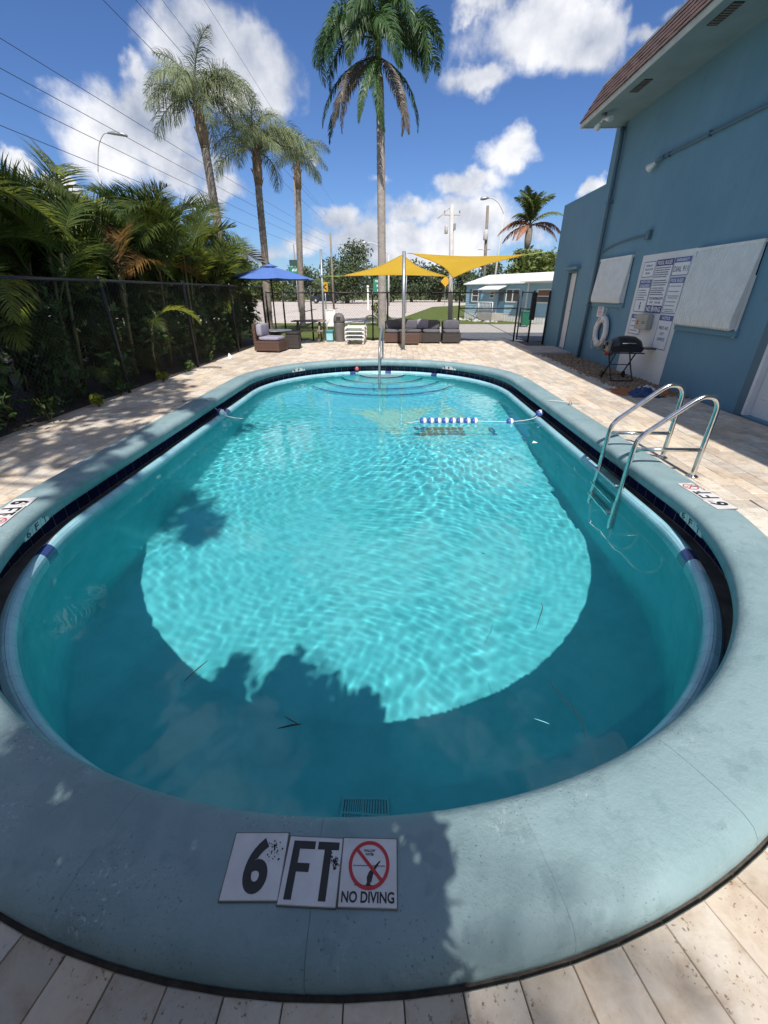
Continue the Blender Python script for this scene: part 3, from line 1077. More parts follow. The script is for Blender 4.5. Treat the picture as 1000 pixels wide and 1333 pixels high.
def face_marker(s, label):
    c, n_ = cap(s)
    p = c + n_ * 2.4335
    r_ = Vector((n_.y, -n_.x, 0)); u_ = Vector((n_.x * 0.16, n_.y * 0.16, -0.98)) * -1
    fr = frame((p.x, p.y, -0.002), r_, u_)
    fr = frame((p.x, p.y, -0.002), r_, Vector((-n_.x * 0.12, -n_.y * 0.12, 0.99)))
    t = thing('depth_marker', (p.x, p.y, 0), label, 'depth marker', 'depth markers set in the coping')
    for i, w in enumerate(('6', 'F', 'T')):
        f2 = fr @ Matrix.Translation(((i - 1) * 0.115, 0, 0.004))
        tl = MB().bbox(-0.055, 0.055, -0.034, 0.034, -0.012, 0.004, 0.0015, f2).build('tile', M['tile_white'], t)
        mb = MB(); text(mb, w, f2, 0, 0, 0.052, 0.054, 0.03, 0.0048); mb.build('lettering', M['ink'], tl)


face_marker(HALF / 2 - 0.42, 'small 6 FT tiles on the right inner face of the near coping')
face_marker(PERIM - HALF / 2 + 0.55, 'small 6 FT tiles on the left inner face of the near coping')
face_marker(HALF / 2 + AXL + 2.35, 'small 6 FT tiles on the far inner coping face right of the steps')
face_marker(HALF / 2 + AXL + HALF - 1.9, 'small 6 FT tiles on the far inner coping face left of the steps')

# ================================================================ ground sheet with the pool's hole
mb = MB()
ss = breaks(0, PERIM, 0.35)[:-1]
rad = [2.70, 3.4, 6, 12, 30, 80, 250, 1400]
vs = [cap_xyz(s, r, -0.030) for r in rad for s in ss]
n = len(ss)
fs = [(i * n + k, (i + 1) * n + k, (i + 1) * n + (k + 1) % n, i * n + (k + 1) % n) for i in range(len(rad) - 1) for k in range(n)]
mb.add(vs, fs)


def ground_mat():
    m, nt, b = newmat('ground')
    vec = coords(nt, 'world')
    g = ramp_node(nt, noise_node(nt, vec, 0.8, 6), [(0.3, (0.080, 0.115, 0.03)), (0.7, (0.15, 0.145, 0.075))])
    nt.links.new(g, b.inputs['Base Color'])
    b.inputs['Roughness'].default_value = 0.95
    b.inputs['Specular IOR Level'].default_value = 0.1
    bump_in(nt, b, noise_node(nt, vec, 40, 4), 0.6, 0.03)
    return m


M['ground'] = ground_mat()
ground = tag(mb.build('ground', M['ground']), kind='structure')


def sheet(name, poly, z, mat, kind='structure', parent=None):
    mb = MB(); n = len(poly)
    mb.add([(x, y, z) for x, y in poly], [tuple(range(n))])
    o = mb.build(name, mat, parent)
    if kind and parent is None:
        o['kind'] = kind
    return o


# ---------------------------------------------------------------- paved deck
deck = thing('pool_deck', (0, 6, 0), kind='structure')
mb = MB()                                                # joint sand under the pavers
ssd = breaks(0, PERIM, 0.3)[:-1]
n = len(ssd)


def clampxy(p):
    return (min(max(p[0], -4.62), 4.72), min(max(p[1], -3.2), 15.95), -0.014)


vs = [cap_xyz(s, 2.68, -0.014) for s in ssd] + [clampxy(cap_xyz(s, 3.3, 0)) for s in ssd] + [clampxy(cap_xyz(s, 5.0, 0)) for s in ssd] + [clampxy(cap_xyz(s, 11.0, 0)) for s in ssd]
mb.add(vs, [(i * n + k, (i + 1) * n + k, (i + 1) * n + (k + 1) % n, i * n + (k + 1) % n) for i in range(3) for k in range(n)])
mb.build('joint_sand', M['grout'], deck)
for (x0, x1, y0, y1) in ((-4.62, -2.9, 9.0, 15.95), (2.5, 3.87, 9.0, 15.95), (-3.2, 3.2, 11.3, 15.95), (3.8, 4.72, -3.2, 7.1), (-4.62, 4.72, -3.2, 0.05)):
    sheet('joint_sand', [(x0, y0), (x1, y0), (x1, y1), (x0, y1)], -0.0135 - 0.0005 * random.random(), M['grout'], None, deck)

PAV = []                                                 # quads of ground-plan corners
JT = 0.0013
# radial header course round the ends, rows running with the pool elsewhere
na = int(round(math.pi * 2.95 / 0.152))
for (cen, a0) in ((PA, math.pi), (PB, 0.0)):
    for i in range(na):
        th0 = a0 + math.pi * i / na; th1 = a0 + math.pi * (i + 1) / na
        def pr(th, r):
            d = RT * math.cos(th) + AX * math.sin(th)
            return cen + d * r
        e0 = JT / 2.8; e1 = JT / 3.1
        PAV.append([pr(th0 + e0, 2.798), pr(th0 + e1, 3.105), pr(th1 - e1, 3.105), pr(th1 - e0, 2.798)])
random.seed(11)
rows_x = np.arange(-4.62, 4.72, 0.152)
for ri, x0 in enumerate(rows_x):
    offy = (ri % 2) * 0.1525 + random.uniform(-0.02, 0.02)
    for j in range(-11, 54):
        y0 = j * 0.305 + offy
        L_ = 0.305
        cx, cy_ = x0 + 0.076, y0 + L_ / 2
        if cy_ > 15.9 or cx > 4.70:
            continue
        if cx > 3.87 and 7.12 < cy_ < 13.4:
            continue
        if cx > 4.05 and cy_ >= 13.3:
            continue
        q = [Vector((x0 + JT, y0 + JT)), Vector((x0 + 0.152 - JT, y0 + JT)), Vector((x0 + 0.152 - JT, y0 + L_ - JT)), Vector((x0 + JT, y0 + L_ - JT))]
        def cut(poly, c, nn, h):
            out = []
            for k in range(len(poly)):
                p_, r_ = poly[k], poly[(k + 1) % len(poly)]
                da = (p_ - c).dot(nn) - h; db = (r_ - c).dot(nn) - h
                if da >= 0:
                    out.append(p_)
                if da * db < 0:
                    out.append(p_.lerp(r_, da / (da - db)))
            return out
        ts_ = [(p - PA).dot(AX) for p in q]
        if min(ts_) >= 0 and max(ts_) <= AXL:
            parts = [(q, 2.798)]
        elif max(ts_) <= 0 or min(ts_) >= AXL:
            parts = [(q, 3.111)]
        elif min(ts_) < 0:
            parts = [(cut(q, PA, AX, 0.001), 2.798), (cut(q, PA, -AX, 0.001), 3.111)]
        else:
            parts = [(cut(q, PB, -AX, 0.001), 2.798), (cut(q, PB, AX, 0.001), 3.111)]
        if min(cap_dist(p.x, p.y) for p in q) > 3.15:
            parts = [(q, 0)]
        for poly, lim_ in parts:
            if len(poly) < 3:
                continue
            if lim_ and any(cap_dist(p.x, p.y) < lim_ for p in poly):
                m_ = max(poly, key=lambda p: cap_dist(p.x, p.y))
                if cap_dist(m_.x, m_.y) <= lim_:
                    continue
                mid_ = sum(poly, Vector((0, 0))) / len(poly)
                t = min(max((mid_ - PA).dot(AX), 0), AXL)
                c = PA + AX * t
                poly = cut(poly, c, (m_ * .5 + mid_ * .5 - c).normalized(), lim_)
                if len(poly) < 3:
                    continue
            ar = sum(poly[k].x * poly[(k + 1) % len(poly)].y - poly[k].y * poly[(k + 1) % len(poly)].x for k in range(len(poly))) / 2
            if abs(ar) > 0.0010:
                PAV.append(poly)


def paver_geo(mb, q, z, tl):
    m_ = len(q)
    c = sum(q, Vector((0, 0))) / m_
    b = 0.0022
    if sum(q[k].x * q[(k + 1) % m_].y - q[k].y * q[(k + 1) % m_].x for k in range(m_)) < 0:
        q = q[::-1]
    top = []
    for k in range(m_):
        d = (c - q[k]); d = d.normalized() * b * 1.4
        top.append(q[k] + d)
    def zz(p):
        return z + (p.x - c.x) * tl[0] + (p.y - c.y) * tl[1]
    vs = [(p.x, p.y, zz(p)) for p in top] + [(p.x, p.y, zz(p) - 0.0035) for p in q] + [(p.x, p.y, -0.02) for p in q]
    fs = [tuple(range(m_))] + [(k + m_, (k + 1) % m_ + m_, (k + 1) % m_, k) for k in range(m_)] + [(k + 2 * m_, (k + 1) % m_ + 2 * m_, (k + 1) % m_ + m_, k + m_) for k in range(m_)]
    mb.add(vs, fs)


def pav_key(q):
    c = sum(q, Vector((0, 0))) / len(q)
    seen = any(in_view((p.x, p.y, 0)) for p in q)
    return (0 if seen else 1, c.length)


PAV.sort(key=pav_key)
random.seed(21)
tone = []
far = MB()
for i, q in enumerate(PAV):
    z = random.gauss(0, 0.0009); tl = (random.gauss(0, 0.004), random.gauss(0, 0.003))
    if i < 300:
        mb = MB()
        paver_geo(mb, q, z, tl)
        mb.build('paver', M['paver'], deck)
    else:
        paver_geo(far, q, z, tl)
        tone += [random.random()] * (1 + 2 * len(q))
fm_ = far.mesh('paver_field')
at = fm_.attributes.new('tone', 'FLOAT', 'FACE')
at.data.foreach_set('value', tone)
o = put('paver_field', fm_, deck, M['paver_far'])
o['kind'] = 'stuff'
# plastic drain cap at the right edge
t = thing('deck_drain', (2.76, 2.66, 0), 'round grey drain cap in the pavers right of the coping', 'drain')
MB().lathe([(0.075, 0.0), (0.075, 0.006), (0.066, 0.009), (0.0, 0.009)], (2.88, 2.70, 0.0), 20).build('cap', M['trash'], t)
mb = MB()
for k in range(5):
    mb.box(2.845 + k * 0.016, 2.850 + k * 0.016, 2.65, 2.75, 0.009, 0.0105)
mb.build('slot', M['rubber'], t)

# gravel bed beside the building
bed = thing('gravel_strip', (4.3, 10.2, 0), kind='structure')
sheet('bed', [(3.87, 7.08), (4.71, 7.08), (4.71, 12.4), (3.87, 13.36)], -0.008, M['gravel_bed'], None, bed)
random.seed(8)
mb = MB()
for i in range(4200):
    x = 3.86 + 0.84 * random.random(); y = 7.1 + 5.9 * random.random()
    if y > 12.35 and x > 4.0:
        continue
    if x < 3.9 and random.random() < 0.4:
        x -= random.random() * 0.10
    s_ = random.uniform(0.016, 0.036)
    a = random.random() * 6.28
    pts = []
    for k in range(5):
        b_ = a + k * 1.2566
        pts.append((x + s_ * math.cos(b_) * random.uniform(0.7, 1.2), y + s_ * math.sin(b_) * random.uniform(0.7, 1.2), -0.008 + random.uniform(0, 0.006)))
    zt = s_ * random.uniform(0.6, 1.1)
    pts.append((x + random.uniform(-.3, .3) * s_, y + random.uniform(-.3, .3) * s_, zt))
    mb.add(pts, [(k, (k + 1) % 5, 5) for k in range(5)])
g = mb.build('gravel', M['gravel'])
tag(g, 'loose brown gravel in the strip along the blue wall', 'gravel', kind='stuff')
tag(MB().bbox(3.62, 4.70, 12.36, 13.95, -0.02, 0.055, 0.012).build('door_step', M['concrete']), kind='structure')
# ================================================================ the blue building
XW = 4.70
bld = thing('motel_building', (6.5, 4, 0), 'two-storey blue painted building with brown shingle roof edge on the right', 'building')
D1 = (13.02, 13.72, 0.06, 2.02)       # far door opening  y0,y1,z0,z1
D2 = (4.98, 5.92, 0.02, 2.08)         # near door opening
W1 = (10.06, 11.52, 1.30, 2.12)       # windows behind the awning shutters
W2 = (6.55, 7.90, 1.03, 2.06)


def wall_with_holes(mb, y0, y1, z0, z1, holes, x, depth=0.22):
    ys_ = sorted({y0, y1, *[h[0] for h in holes], *[h[1] for h in holes]})
    zs_ = sorted({z0, z1, *[h[2] for h in holes], *[h[3] for h in holes]})
    for a, b in zip(ys_, ys_[1:]):
        for c, d in zip(zs_, zs_[1:]):
            if any(h[0] <= a and b <= h[1] and h[2] <= c and d <= h[3] for h in holes):
                continue
            mb.add([(x, a, c), (x, b, c), (x, b, d), (x, a, d)], [(0, 3, 2, 1)])
    for h in holes:
        a, b, c, d = h
        q = [(a, c), (b, c), (b, d), (a, d)]
        for k in range(4):
            p, r = q[k], q[(k + 1) % 4]
            mb.add([(x, p[0], p[1]), (x, r[0], r[1]), (x + depth, r[0], r[1]), (x + depth, p[0], p[1])], [(0, 1, 2, 3)])


mb = MB()
wall_with_holes(mb, -9, 12.25, -0.02, 4.70, [D2, W1, W2], XW)
mb.add([(XW, 12.25, -.02), (12, 12.25, -.02), (12, 12.25, 4.7), (XW, 12.25, 4.7)], [(0, 3, 2, 1)])
mb.add([(XW, -9, -.02), (12, -9, -.02), (12, -9, 4.7), (XW, -9, 4.7)], [(0, 1, 2, 3)])
mb.add([(12, -9, -.02), (12, 12.25, -.02), (12, 12.25, 4.7), (12, -9, 4.7)], [(0, 1, 2, 3)])
mb.build('wall', M['wall'], bld)
mb = MB()
wall_with_holes(mb, 12.252, 15.02, -0.02, 3.71, [D1], XW + 0.012)
mb.add([(XW + .012, 15.02, -.02), (9, 15.02, -.02), (9, 15.02, 3.71), (XW + .012, 15.02, 3.71)], [(0, 1, 2, 3)])
mb.add([(XW + .012, 12.252, 3.71), (XW + .012, 15.02, 3.71), (9, 15.02, 3.71), (9, 12.252, 3.71)], [(0, 3, 2, 1)])
mb.build('low_wall', M['wall'], bld)
# eaves
XE, ZS, YE = 3.855, 4.655, 12.10
mb = MB()
mb.box(XE + 0.02, XW, -9, YE - 0.02, ZS, ZS + 0.03)
mb.build('soffit', M['soffit'], bld)
mb = MB()
mb.box(XE, XE + 0.02, -9, YE, ZS - 0.012, ZS + 0.075)
mb.box(XE + 0.02, 12, YE - 0.02, YE, ZS - 0.012, ZS + 0.075)
mb.build('fascia', M['fascia'], bld)
for y in (9.72, 7.60, 5.4, 3.2):
    v = MB().box(4.03, 4.17, y, y + 0.52, ZS - 0.008, ZS - 0.001).build('soffit_vent', M['vent'], bld)
    mb = MB()
    for k in range(9):
        mb.box(4.035, 4.165, y + 0.02 + k * 0.055, y + 0.035 + k * 0.055, ZS - 0.014, ZS - 0.008)
    mb.build('louvre', M['grill_grey'], v)
# mansard: shingle courses laid as overlapping tabs
random.seed(5)
mb = MB()
S0 = Vector((XE - 0.015, ZS + 0.075)); S1 = Vector((XE + 0.25, ZS + 0.56))
SV = (S1 - S0); SL = SV.length; SV.normalize(); SN = Vector((-SV.y, SV.x))
rowsN = 5
for r_ in range(rowsN):
    a0 = SL * r_ / rowsN - 0.008; a1 = SL * (r_ + 1) / rowsN + 0.03
    y = -9 + (r_ % 2) * 0.11
    while y < YE - SL * 0.5 * r_ / rowsN:
        w = random.uniform(0.18, 0.25)
        y1 = min(y + w - 0.006, YE + 0.01 - 0.25 * (r_ + 0.5) / rowsN)
        if y1 - y < 0.03:
            break
        j = random.uniform(-0.006, 0.006); th = random.uniform(0.012, 0.019)
        lo = S0 + SV * (a0 + j); hi = S0 + SV * a1
        p0 = lo + SN * th; p1 = hi + SN * 0.002
        mb.add([(lo.x, y, lo.y), (lo.x, y1, lo.y), (p0.x, y, p0.y), (p0.x, y1, p0.y), (p1.x, y, p1.y), (p1.x, y1, p1.y)], [(0, 1, 3, 2), (2, 3, 5, 4), (0, 2, 4), (1, 5, 3)])
        y += w
sh = mb.build('roof_shingles', M['shingle'], bld)
sh['kind'] = 'stuff'
mb = MB()
mb.add([(S0.x, -9, S0.y), (S0.x, YE + .015, S0.y), (S1.x, YE - 0.25, S1.y), (S1.x, -9, S1.y)], [(0, 1, 2, 3)])
mb.add([(S0.x, YE + .015, S0.y), (12, YE + .015, S0.y), (12, YE - .25, S1.y), (S1.x, YE - .25, S1.y)], [(0, 1, 2, 3)])
mb.add([(S1.x, -9, S1.y), (S1.x, YE - .25, S1.y), (12, YE - .25, S1.y), (12, -9, S1.y)], [(0, 1, 2, 3)])
mb.build('roof', M['shingle'], bld)
MB().box(S1.x - 0.02, S1.x + 0.06, -9, YE - 0.30, S1.y + 0.003, S1.y + 0.035).build('roof_flashing', M['flash'], bld)
# downspout, conduits, lamps
mb = MB()
mb.tube(smooth_path([(XW + .02, 11.86, 4.52), (XW - 0.055, 11.80, 4.56), (XW - 0.075, 11.72, 4.45), (XW - 0.075, 11.70, 4.2)], 4) + [Vector((XW - 0.075, 11.69, 3.6)), Vector((XW - .075, 11.68, 0.02))], 0.045, 10)
for z in (3.25, 1.2):
    mb.box(XW - 0.125, XW - 0.0, 11.62, 11.76, z, z + 0.05)
mb.build('downspout', M['trim_blue'], bld)
mb = MB()
mb.tube([(XW - 0.03, 9.75, 3.64), (XW - 0.03, 2.0, 3.60)], 0.019, 8)
for y in (9.6, 8.5, 7.3, 6.2):
    mb.box(XW - 0.055, XW, y - 0.012, y + 0.012, 3.60, 3.675)
mb.build('conduit', M['trim_blue'], bld)
fl = MB().tube([(XW - 0.03, 9.75, 3.64), (XW - 0.05, 9.85, 3.63), (XW - 0.07, 9.92, 3.60)], [0.032, 0.036, 0.026], 10).build('floodlight', M['trim_blue'], bld)
MB().tube([(XW - 0.07, 9.92, 3.60), (XW - 0.09, 9.99, 3.57), (XW - 0.11, 10.06, 3.54)], [0.03, 0.042, 0.075], 14).build('lamp_head', M['white_metal'], fl)
mb = MB()
mb.tube(smooth_path([(XW - 0.02, 11.60, 2.32), (XW - 0.02, 11.30, 2.39), (XW - 0.02, 10.5, 2.455), (XW - 0.02, 9.72, 2.455)], 4), 0.014, 8)
mb.bbox(XW - 0.07, XW, 9.56, 9.70, 2.38, 2.53, 0.008)
mb.build('conduit', M['trim_blue'], bld)
lp = MB().lathe([(0.05, -0.03), (0.05, 0.0), (0.02, 0.0)], (4.02, 11.25, ZS), 12).build('security_light', M['trash'], bld)
mb = MB()
mb.tube([(4.02, 11.25, ZS - .03), (4.0, 11.22, ZS - .09), (3.99, 11.28, ZS - .13)], 0.014, 8)
mb.tube([(3.99, 11.30, ZS - .13), (3.98, 11.38, ZS - .17), (3.975, 11.41, ZS - .185)], [0.03, 0.058, 0.062], 12)
mb.tube([(4.02, 11.24, ZS - .08), (4.06, 11.10, ZS - .12), (4.08, 11.02, ZS - .145)], [0.02, 0.04, 0.055], 12)
mb.build('lamp_head', M['white_metal'], lp)
# doors


def door(d, x, name, frame_mat, door_mat):
    a, b, c, e = d
    dr = MB().bbox(x + 0.07, x + 0.11, a + 0.055, b - 0.055, c, e - 0.055, 0.004).build(name, door_mat, bld)
    mb = MB()
    mb.box(x - 0.012, x + 0.10, a, a + 0.05, c, e)
    mb.box(x - 0.012, x + 0.10, b - 0.05, b, c, e)
    mb.box(x - 0.0125, x + 0.10, a + 0.05, b - 0.05, e - 0.05, e)
    mb.build('door_frame', frame_mat, dr)
    mb = MB()
    mb.tube([(x + .072, a + .13, c + 0.98), (x + .03, a + .13, c + 0.98)], 0.012, 8)
    mb.lathe([(0.0, -.03), (0.026, -.015), (0.028, 0.01), (0.0, 0.022)], (x + .02, a + .13, c + 0.98), 10)
    mb.build('handle', M['steel'], dr)
    return dr


d_ = door(D1, XW + 0.012, 'door', M['trim_blue'], M['white_paint'])
MB().bbox(XW - 0.10, XW + 0.011, D1[0] - 0.12, D1[1] + 0.12, D1[3] + 0.02, D1[3] + 0.09, 0.008).build('door_hood', M['wall'], bld)
d_ = door(D2, XW, 'door', M['white_paint'], M['white_paint'])
MB().box(XW - 0.014, XW - 0.001, D2[1], D2[1] + 0.14, 0.0, 2.2).build('door_trim', M['trim_blue'], bld)
mb = MB()
for (za, zb) in ((0.25, 0.95), (1.1, 1.95)):
    mb.bbox(XW + 0.06, XW + 0.075, 5.12, 5.78, za, zb, 0.006)
mb.build('door_panel', M['white_paint'], d_)


def shutter(w, proj, label):
    """Closed white corrugated awning hinged above a window, belly at the foot."""
    a, b, c, e = w
    sill = MB().bbox(XW - 0.05, XW + 0.02, a - 0.06, b + 0.06, c - 0.09, c - 0.005, 0.006).build('window_sill', M['wall'], bld)
    MB().box(XW + 0.12, XW + 0.14, a, b, c, e).build('window_pane', M['glass_dark'], bld)
    t = thing('awning_shutter', (XW, (a + b) / 2, e), label, 'shutter', 'white awning shutters on the blue wall')
    prof = [(0.015, e + 0.01), (0.045, e + 0.012), (0.03 + proj * 0.38, e - (e - c) * 0.36), (proj * 0.90, e - (e - c) * 0.72), (proj * 0.99, e - (e - c) * 0.84), (proj, e - (e - c) * 0.91), (proj * 0.90, e - (e - c) * 0.985), (proj * 0.72, c - 0.005)]
    pp = [Vector(p) for p in prof]
    nrib = int((b - a) / 0.058)
    vs, fs = [], []
    ys_ = []
    for k in range(nrib):
        y0 = a + (b - a) * k / nrib; w_ = (b - a) / nrib
        ys_ += [(y0, 0), (y0 + w_ * .35, 0), (y0 + w_ * .5, 0.010), (y0 + w_ * .85, 0.010)]
    ys_.append((b, 0))
    for (y, h) in ys_:
        for i, p in enumerate(pp):
            tng = (pp[min(i + 1, len(pp) - 1)] - pp[max(i - 1, 0)]).normalized()
            nr = Vector((-tng.y, tng.x))
            q = p + nr * (h if i else 0)
            vs.append((XW - q.x, y, q.y))
    n_ = len(pp)
    for i in range(len(ys_) - 1):
        for k in range(n_ - 1):
            fs.append((i * n_ + k, i * n_ + k + 1, (i + 1) * n_ + k + 1, (i + 1) * n_ + k))
    mb = MB().add(vs, fs, False)
    mb.build('corrugated_panel', M['white_metal'], t)
    for y, s_ in ((a + 0.004, 1), (b - 0.004, -1)):
        pl = [(XW - p.x, p.y) for p in pp] + [(XW - 0.012, c + 0.02)]
        mb = MB()
        n2 = len(pl)
        mb.add([(x, y, z) for x, z in pl] + [(x, y + 0.006 * s_, z) for x, z in pl], [tuple(range(n2)), tuple(reversed(range(n2, 2 * n2)))])
        mb.build('side_panel', M['white_metal'], t)
        MB().box(XW - 0.05, XW - 0.02, y - 0.03 * s_ - 0.006, y - 0.03 * s_ + 0.006, c - 0.10, e - (e - c) * 0.35).build('arm', M['white_metal'], t)
    MB().box(XW - 0.06, XW - 0.0, a - 0.02, b + 0.02, e + 0.012, e + 0.05).build('hinge_rail', M['white_metal'], t)
    return t


shutter(W1, 0.11, 'smaller white awning shutter above the life ring')
shutter(W2, 0.13, 'larger white corrugated awning shutter right of the pool rules')

# white painted panel and its signs
MB().box(XW - 0.006, XW - 0.0005, 8.0, 9.68, 0.0, 2.125).build('painted_panel', M['white_paint'], bld)


def sign(y_left, y_right, z0, z1, label, name='notice_sign', border=M['sign_blue'], x=XW - 0.006, thick=0.006):
    t = thing(name, (x, (y_left + y_right) / 2, z0), label, 'sign', 'notices on the white panel')
    b = MB().box(x - thick, x - 0.0005, y_right, y_left, z0, z1).build('board', M['sign_white'], t)
    fr = frame((x - thick - 0.0012, (y_left + y_right) / 2, (z0 + z1) / 2), (0, -1, 0), (0, 0, 1))
    w = y_left - y_right; h = z1 - z0
    if border:
        mb = MB()
        e = 0.012
        for (x0, x1, y0, y1) in ((-w / 2, w / 2, h / 2 - e, h / 2), (-w / 2, w / 2, -h / 2, -h / 2 + e), (-w / 2, -w / 2 + e, -h / 2 + e, h / 2 - e), (w / 2 - e, w / 2, -h / 2 + e, h / 2 - e)):
            mb.add([fr @ Vector(p) for p in ((x0, y0, 0), (x1, y0, 0), (x1, y1, 0), (x0, y1, 0))], [(0, 1, 2, 3)])
        mb.build('border', border, t)
    return t, b, fr, w, h


def band(t, fr, w, y0, y1, mat, word, tw, th, inset=0.0):
    MB().add([fr @ Vector(p) for p in ((-w / 2 + inset, y0, 0.0008), (w / 2 - inset, y0, 0.0008), (w / 2 - inset, y1, 0.0008), (-w / 2 + inset, y1, 0.0008))], [(0, 1, 2, 3)]).build('header', mat, t)
    mb = MB()
    ws = word if isinstance(word, (list, tuple)) else [word]
    for i, q in enumerate(ws):
        hh = (y1 - y0) / len(ws)
        text(mb, q, fr, 0, y1 - hh * (i + .5), tw, th, 0.02, 0.0016)
    mb.build('lettering', M['sign_white'], t)


def fine_print(mb, fr, x0, x1, ys, h=0.012, seed=0):
    """Rows of unreadably small print, as in the photograph: broken dark strokes."""
    random.seed(seed)
    for y in ys:
        x = x0
        end = x1 - random.random() * 0.25 * (x1 - x0)
        while x < end:
            l = random.uniform(0.012, 0.035)
            mb.add([fr @ Vector(p) for p in ((x, y, .0008), (min(x + l, end), y, .0008), (min(x + l, end), y + h, .0008), (x, y + h, .0008))], [(0, 1, 2, 3)])
            x += l + 0.008


t, b, fr, w, h = sign(9.55, 9.14, 1.75, 2.01, 'swim at your own risk notice at the panel top left')
mb = MB(); text(mb, 'SWIM AT', fr, 0, 0.062, 0.24, 0.035); text(mb, 'YOUR OWN', fr, 0, 0, 0.30, 0.035); text(mb, 'RISK', fr, 0, -0.062, 0.16, 0.035); mb.build('lettering', M['sign_ink'], t)
t, b, fr, w, h = sign(9.11, 8.56, 1.16, 2.02, 'tall pool rules board with no diving at its foot', border=M['sign_navy'])
band(t, fr, w, h / 2 - 0.10, h / 2, M['sign_navy'], 'POOL RULES', 0.46, 0.060)
band(t, fr, w, -h / 2, -h / 2 + 0.125, M['sign_navy'], 'NO DIVING', 0.48, 0.085)
mb = MB(); fine_print(mb, fr, -0.24, 0.24, [0.29, 0.255, 0.22, 0.185, 0.15, 0.09, 0.055, 0.02, -0.03, -0.065, -0.10, -0.135], 0.016, 1)
text(mb, 'POOL MAXIMUM DEPTH', fr, 0, -0.19, 0.46, 0.045); text(mb, 'FEET    INCHES', fr, 0, -0.255, 0.36, 0.035)
mb.build('lettering', M['sign_ink'], t)
t, b, fr, w, h = sign(8.54, 8.07, 1.75, 2.02, 'emergency dial 911 notice at the panel top right')
band(t, fr, w, h / 2 - 0.075, h / 2, M['sign_blue'], 'EMERGENCY', 0.36, 0.040)
mb = MB(); text(mb, 'DIAL 911', fr, 0, -0.035, 0.40, 0.085, 0.015); mb.build('lettering', M['sign_ink'], t)
t, b, fr, w, h = sign(9.56, 9.13, 1.16, 1.71, 'watch your children notice left of the pool rules')
band(t, fr, w, h / 2 - 0.13, h / 2, M['sign_blue'], ['WATCH YOUR', 'CHILDREN'], 0.34, 0.042)
mb = MB(); fine_print(mb, fr, -0.17, 0.17, [0.09, 0.05, 0.01, -0.03, -0.07], 0.014, 2)
mb.lathe([(0.022, 0), (0.022, .0008)], (0, 0, 0), 12, fr @ Matrix.Translation((0, -0.12, 0)))
mb.add([fr @ Vector(p) for p in ((-.028, -.15, .001), (-.014, -.235, .001), (.014, -.235, .001), (.03, -.15, .001))], [(0, 1, 2, 3)])
mb.build('lettering', M['sign_ink'], t)
t, b, fr, w, h = sign(8.53, 8.10, 1.17, 1.725, 'narrow numbered pool rules notice below dial 911')
band(t, fr, w, h / 2 - 0.085, h / 2, M['sign_blue'], 'POOL RULES', 0.36, 0.050)
mb = MB(); fine_print(mb, fr, -0.14, 0.18, [0.14, 0.06, -0.01, -0.04, -0.10, -0.16, -0.22, -0.25], 0.012, 3)
for k, y in enumerate((0.14, 0.06, -0.01, -0.10, -0.16, -0.22)):
    text(mb, str(k + 1), fr, -0.175, y + 0.008, 0.016, 0.03)
mb.build('lettering', M['sign_ink'], t)
t, b, fr, w, h = sign(9.56, 9.12, 0.76, 1.115, 'notice sign partly behind the beige call box')
band(t, fr, w, h / 2 - 0.075, h / 2, M['sign_blue'], 'NOTICE', 0.24, 0.042)
mb = MB(); fine_print(mb, fr, -0.17, 0.17, [0.05, -0.04, -0.12], 0.016, 4); mb.build('lettering', M['sign_ink'], t)
t, b, fr, w, h = sign(8.54, 8.11, 0.585, 1.14, 'tall first aid notice right of the beige call box')
band(t, fr, w, h / 2 - 0.085, h / 2, M['sign_blue'], 'NOTICE', 0.24, 0.048)
mb = MB(); text(mb, 'FIRST AID', fr, 0, 0.075, 0.30, 0.050); text(mb, 'KIT', fr, 0, -0.02, 0.12, 0.045); text(mb, 'OFFICE', fr, 0, -0.11, 0.24, 0.050); mb.build('lettering', M['sign_ink'], t)
# beige double call box
t = thing('call_box', (XW, 8.97, 0.87), 'beige plastic emergency call box on the white panel', 'box')
MB().bbox(XW - 0.10, XW - 0.013, 8.99, 9.20, 0.87, 1.125, 0.008).build('left_case', M['beige_box'], t)
MB().bbox(XW - 0.115, XW - 0.013, 8.74, 8.985, 0.875, 1.135, 0.008).build('right_case', M['beige_box'], t)
fr = frame((XW - 0.1012, 9.10, 0.99), (0, -1, 0), (0, 0, 1))
mb = MB(); mb.add([fr @ Vector(p) for p in ((-.035, -.04, 0), (.035, -.04, 0), (.035, .04, 0), (-.035, .04, 0))], [(0, 1, 2, 3)]); mb.build('red_plate', M['red_faded'], t)
fr = frame((XW - 0.1162, 8.86, 0.99), (0, -1, 0), (0, 0, 1))
mb = MB(); fine_print(mb, fr, -0.06, 0.08, [0.01, -0.015], 0.014, 6); mb.build('print', M['ink'], t)
MB().tube([(XW - 0.015, 8.86, 1.135), (XW - 0.015, 8.86, 1.30)], 0.008, 6).build('cable', M['white_metal'], t)
# faded notice above the ring
t, b, fr, w, h = sign(11.26, 10.94, 0.99, 1.235, 'small faded cream notice above the life ring', 'notice_plate', None, XW - 0.001)
mb = MB(); fine_print(mb, fr, -0.10, 0.12, [0.06, 0.03, -0.01, -0.04, -0.08], 0.016, 9); mb.build('lettering', M['red_faded'], t)
t['group'] = 'notices on the blue wall'

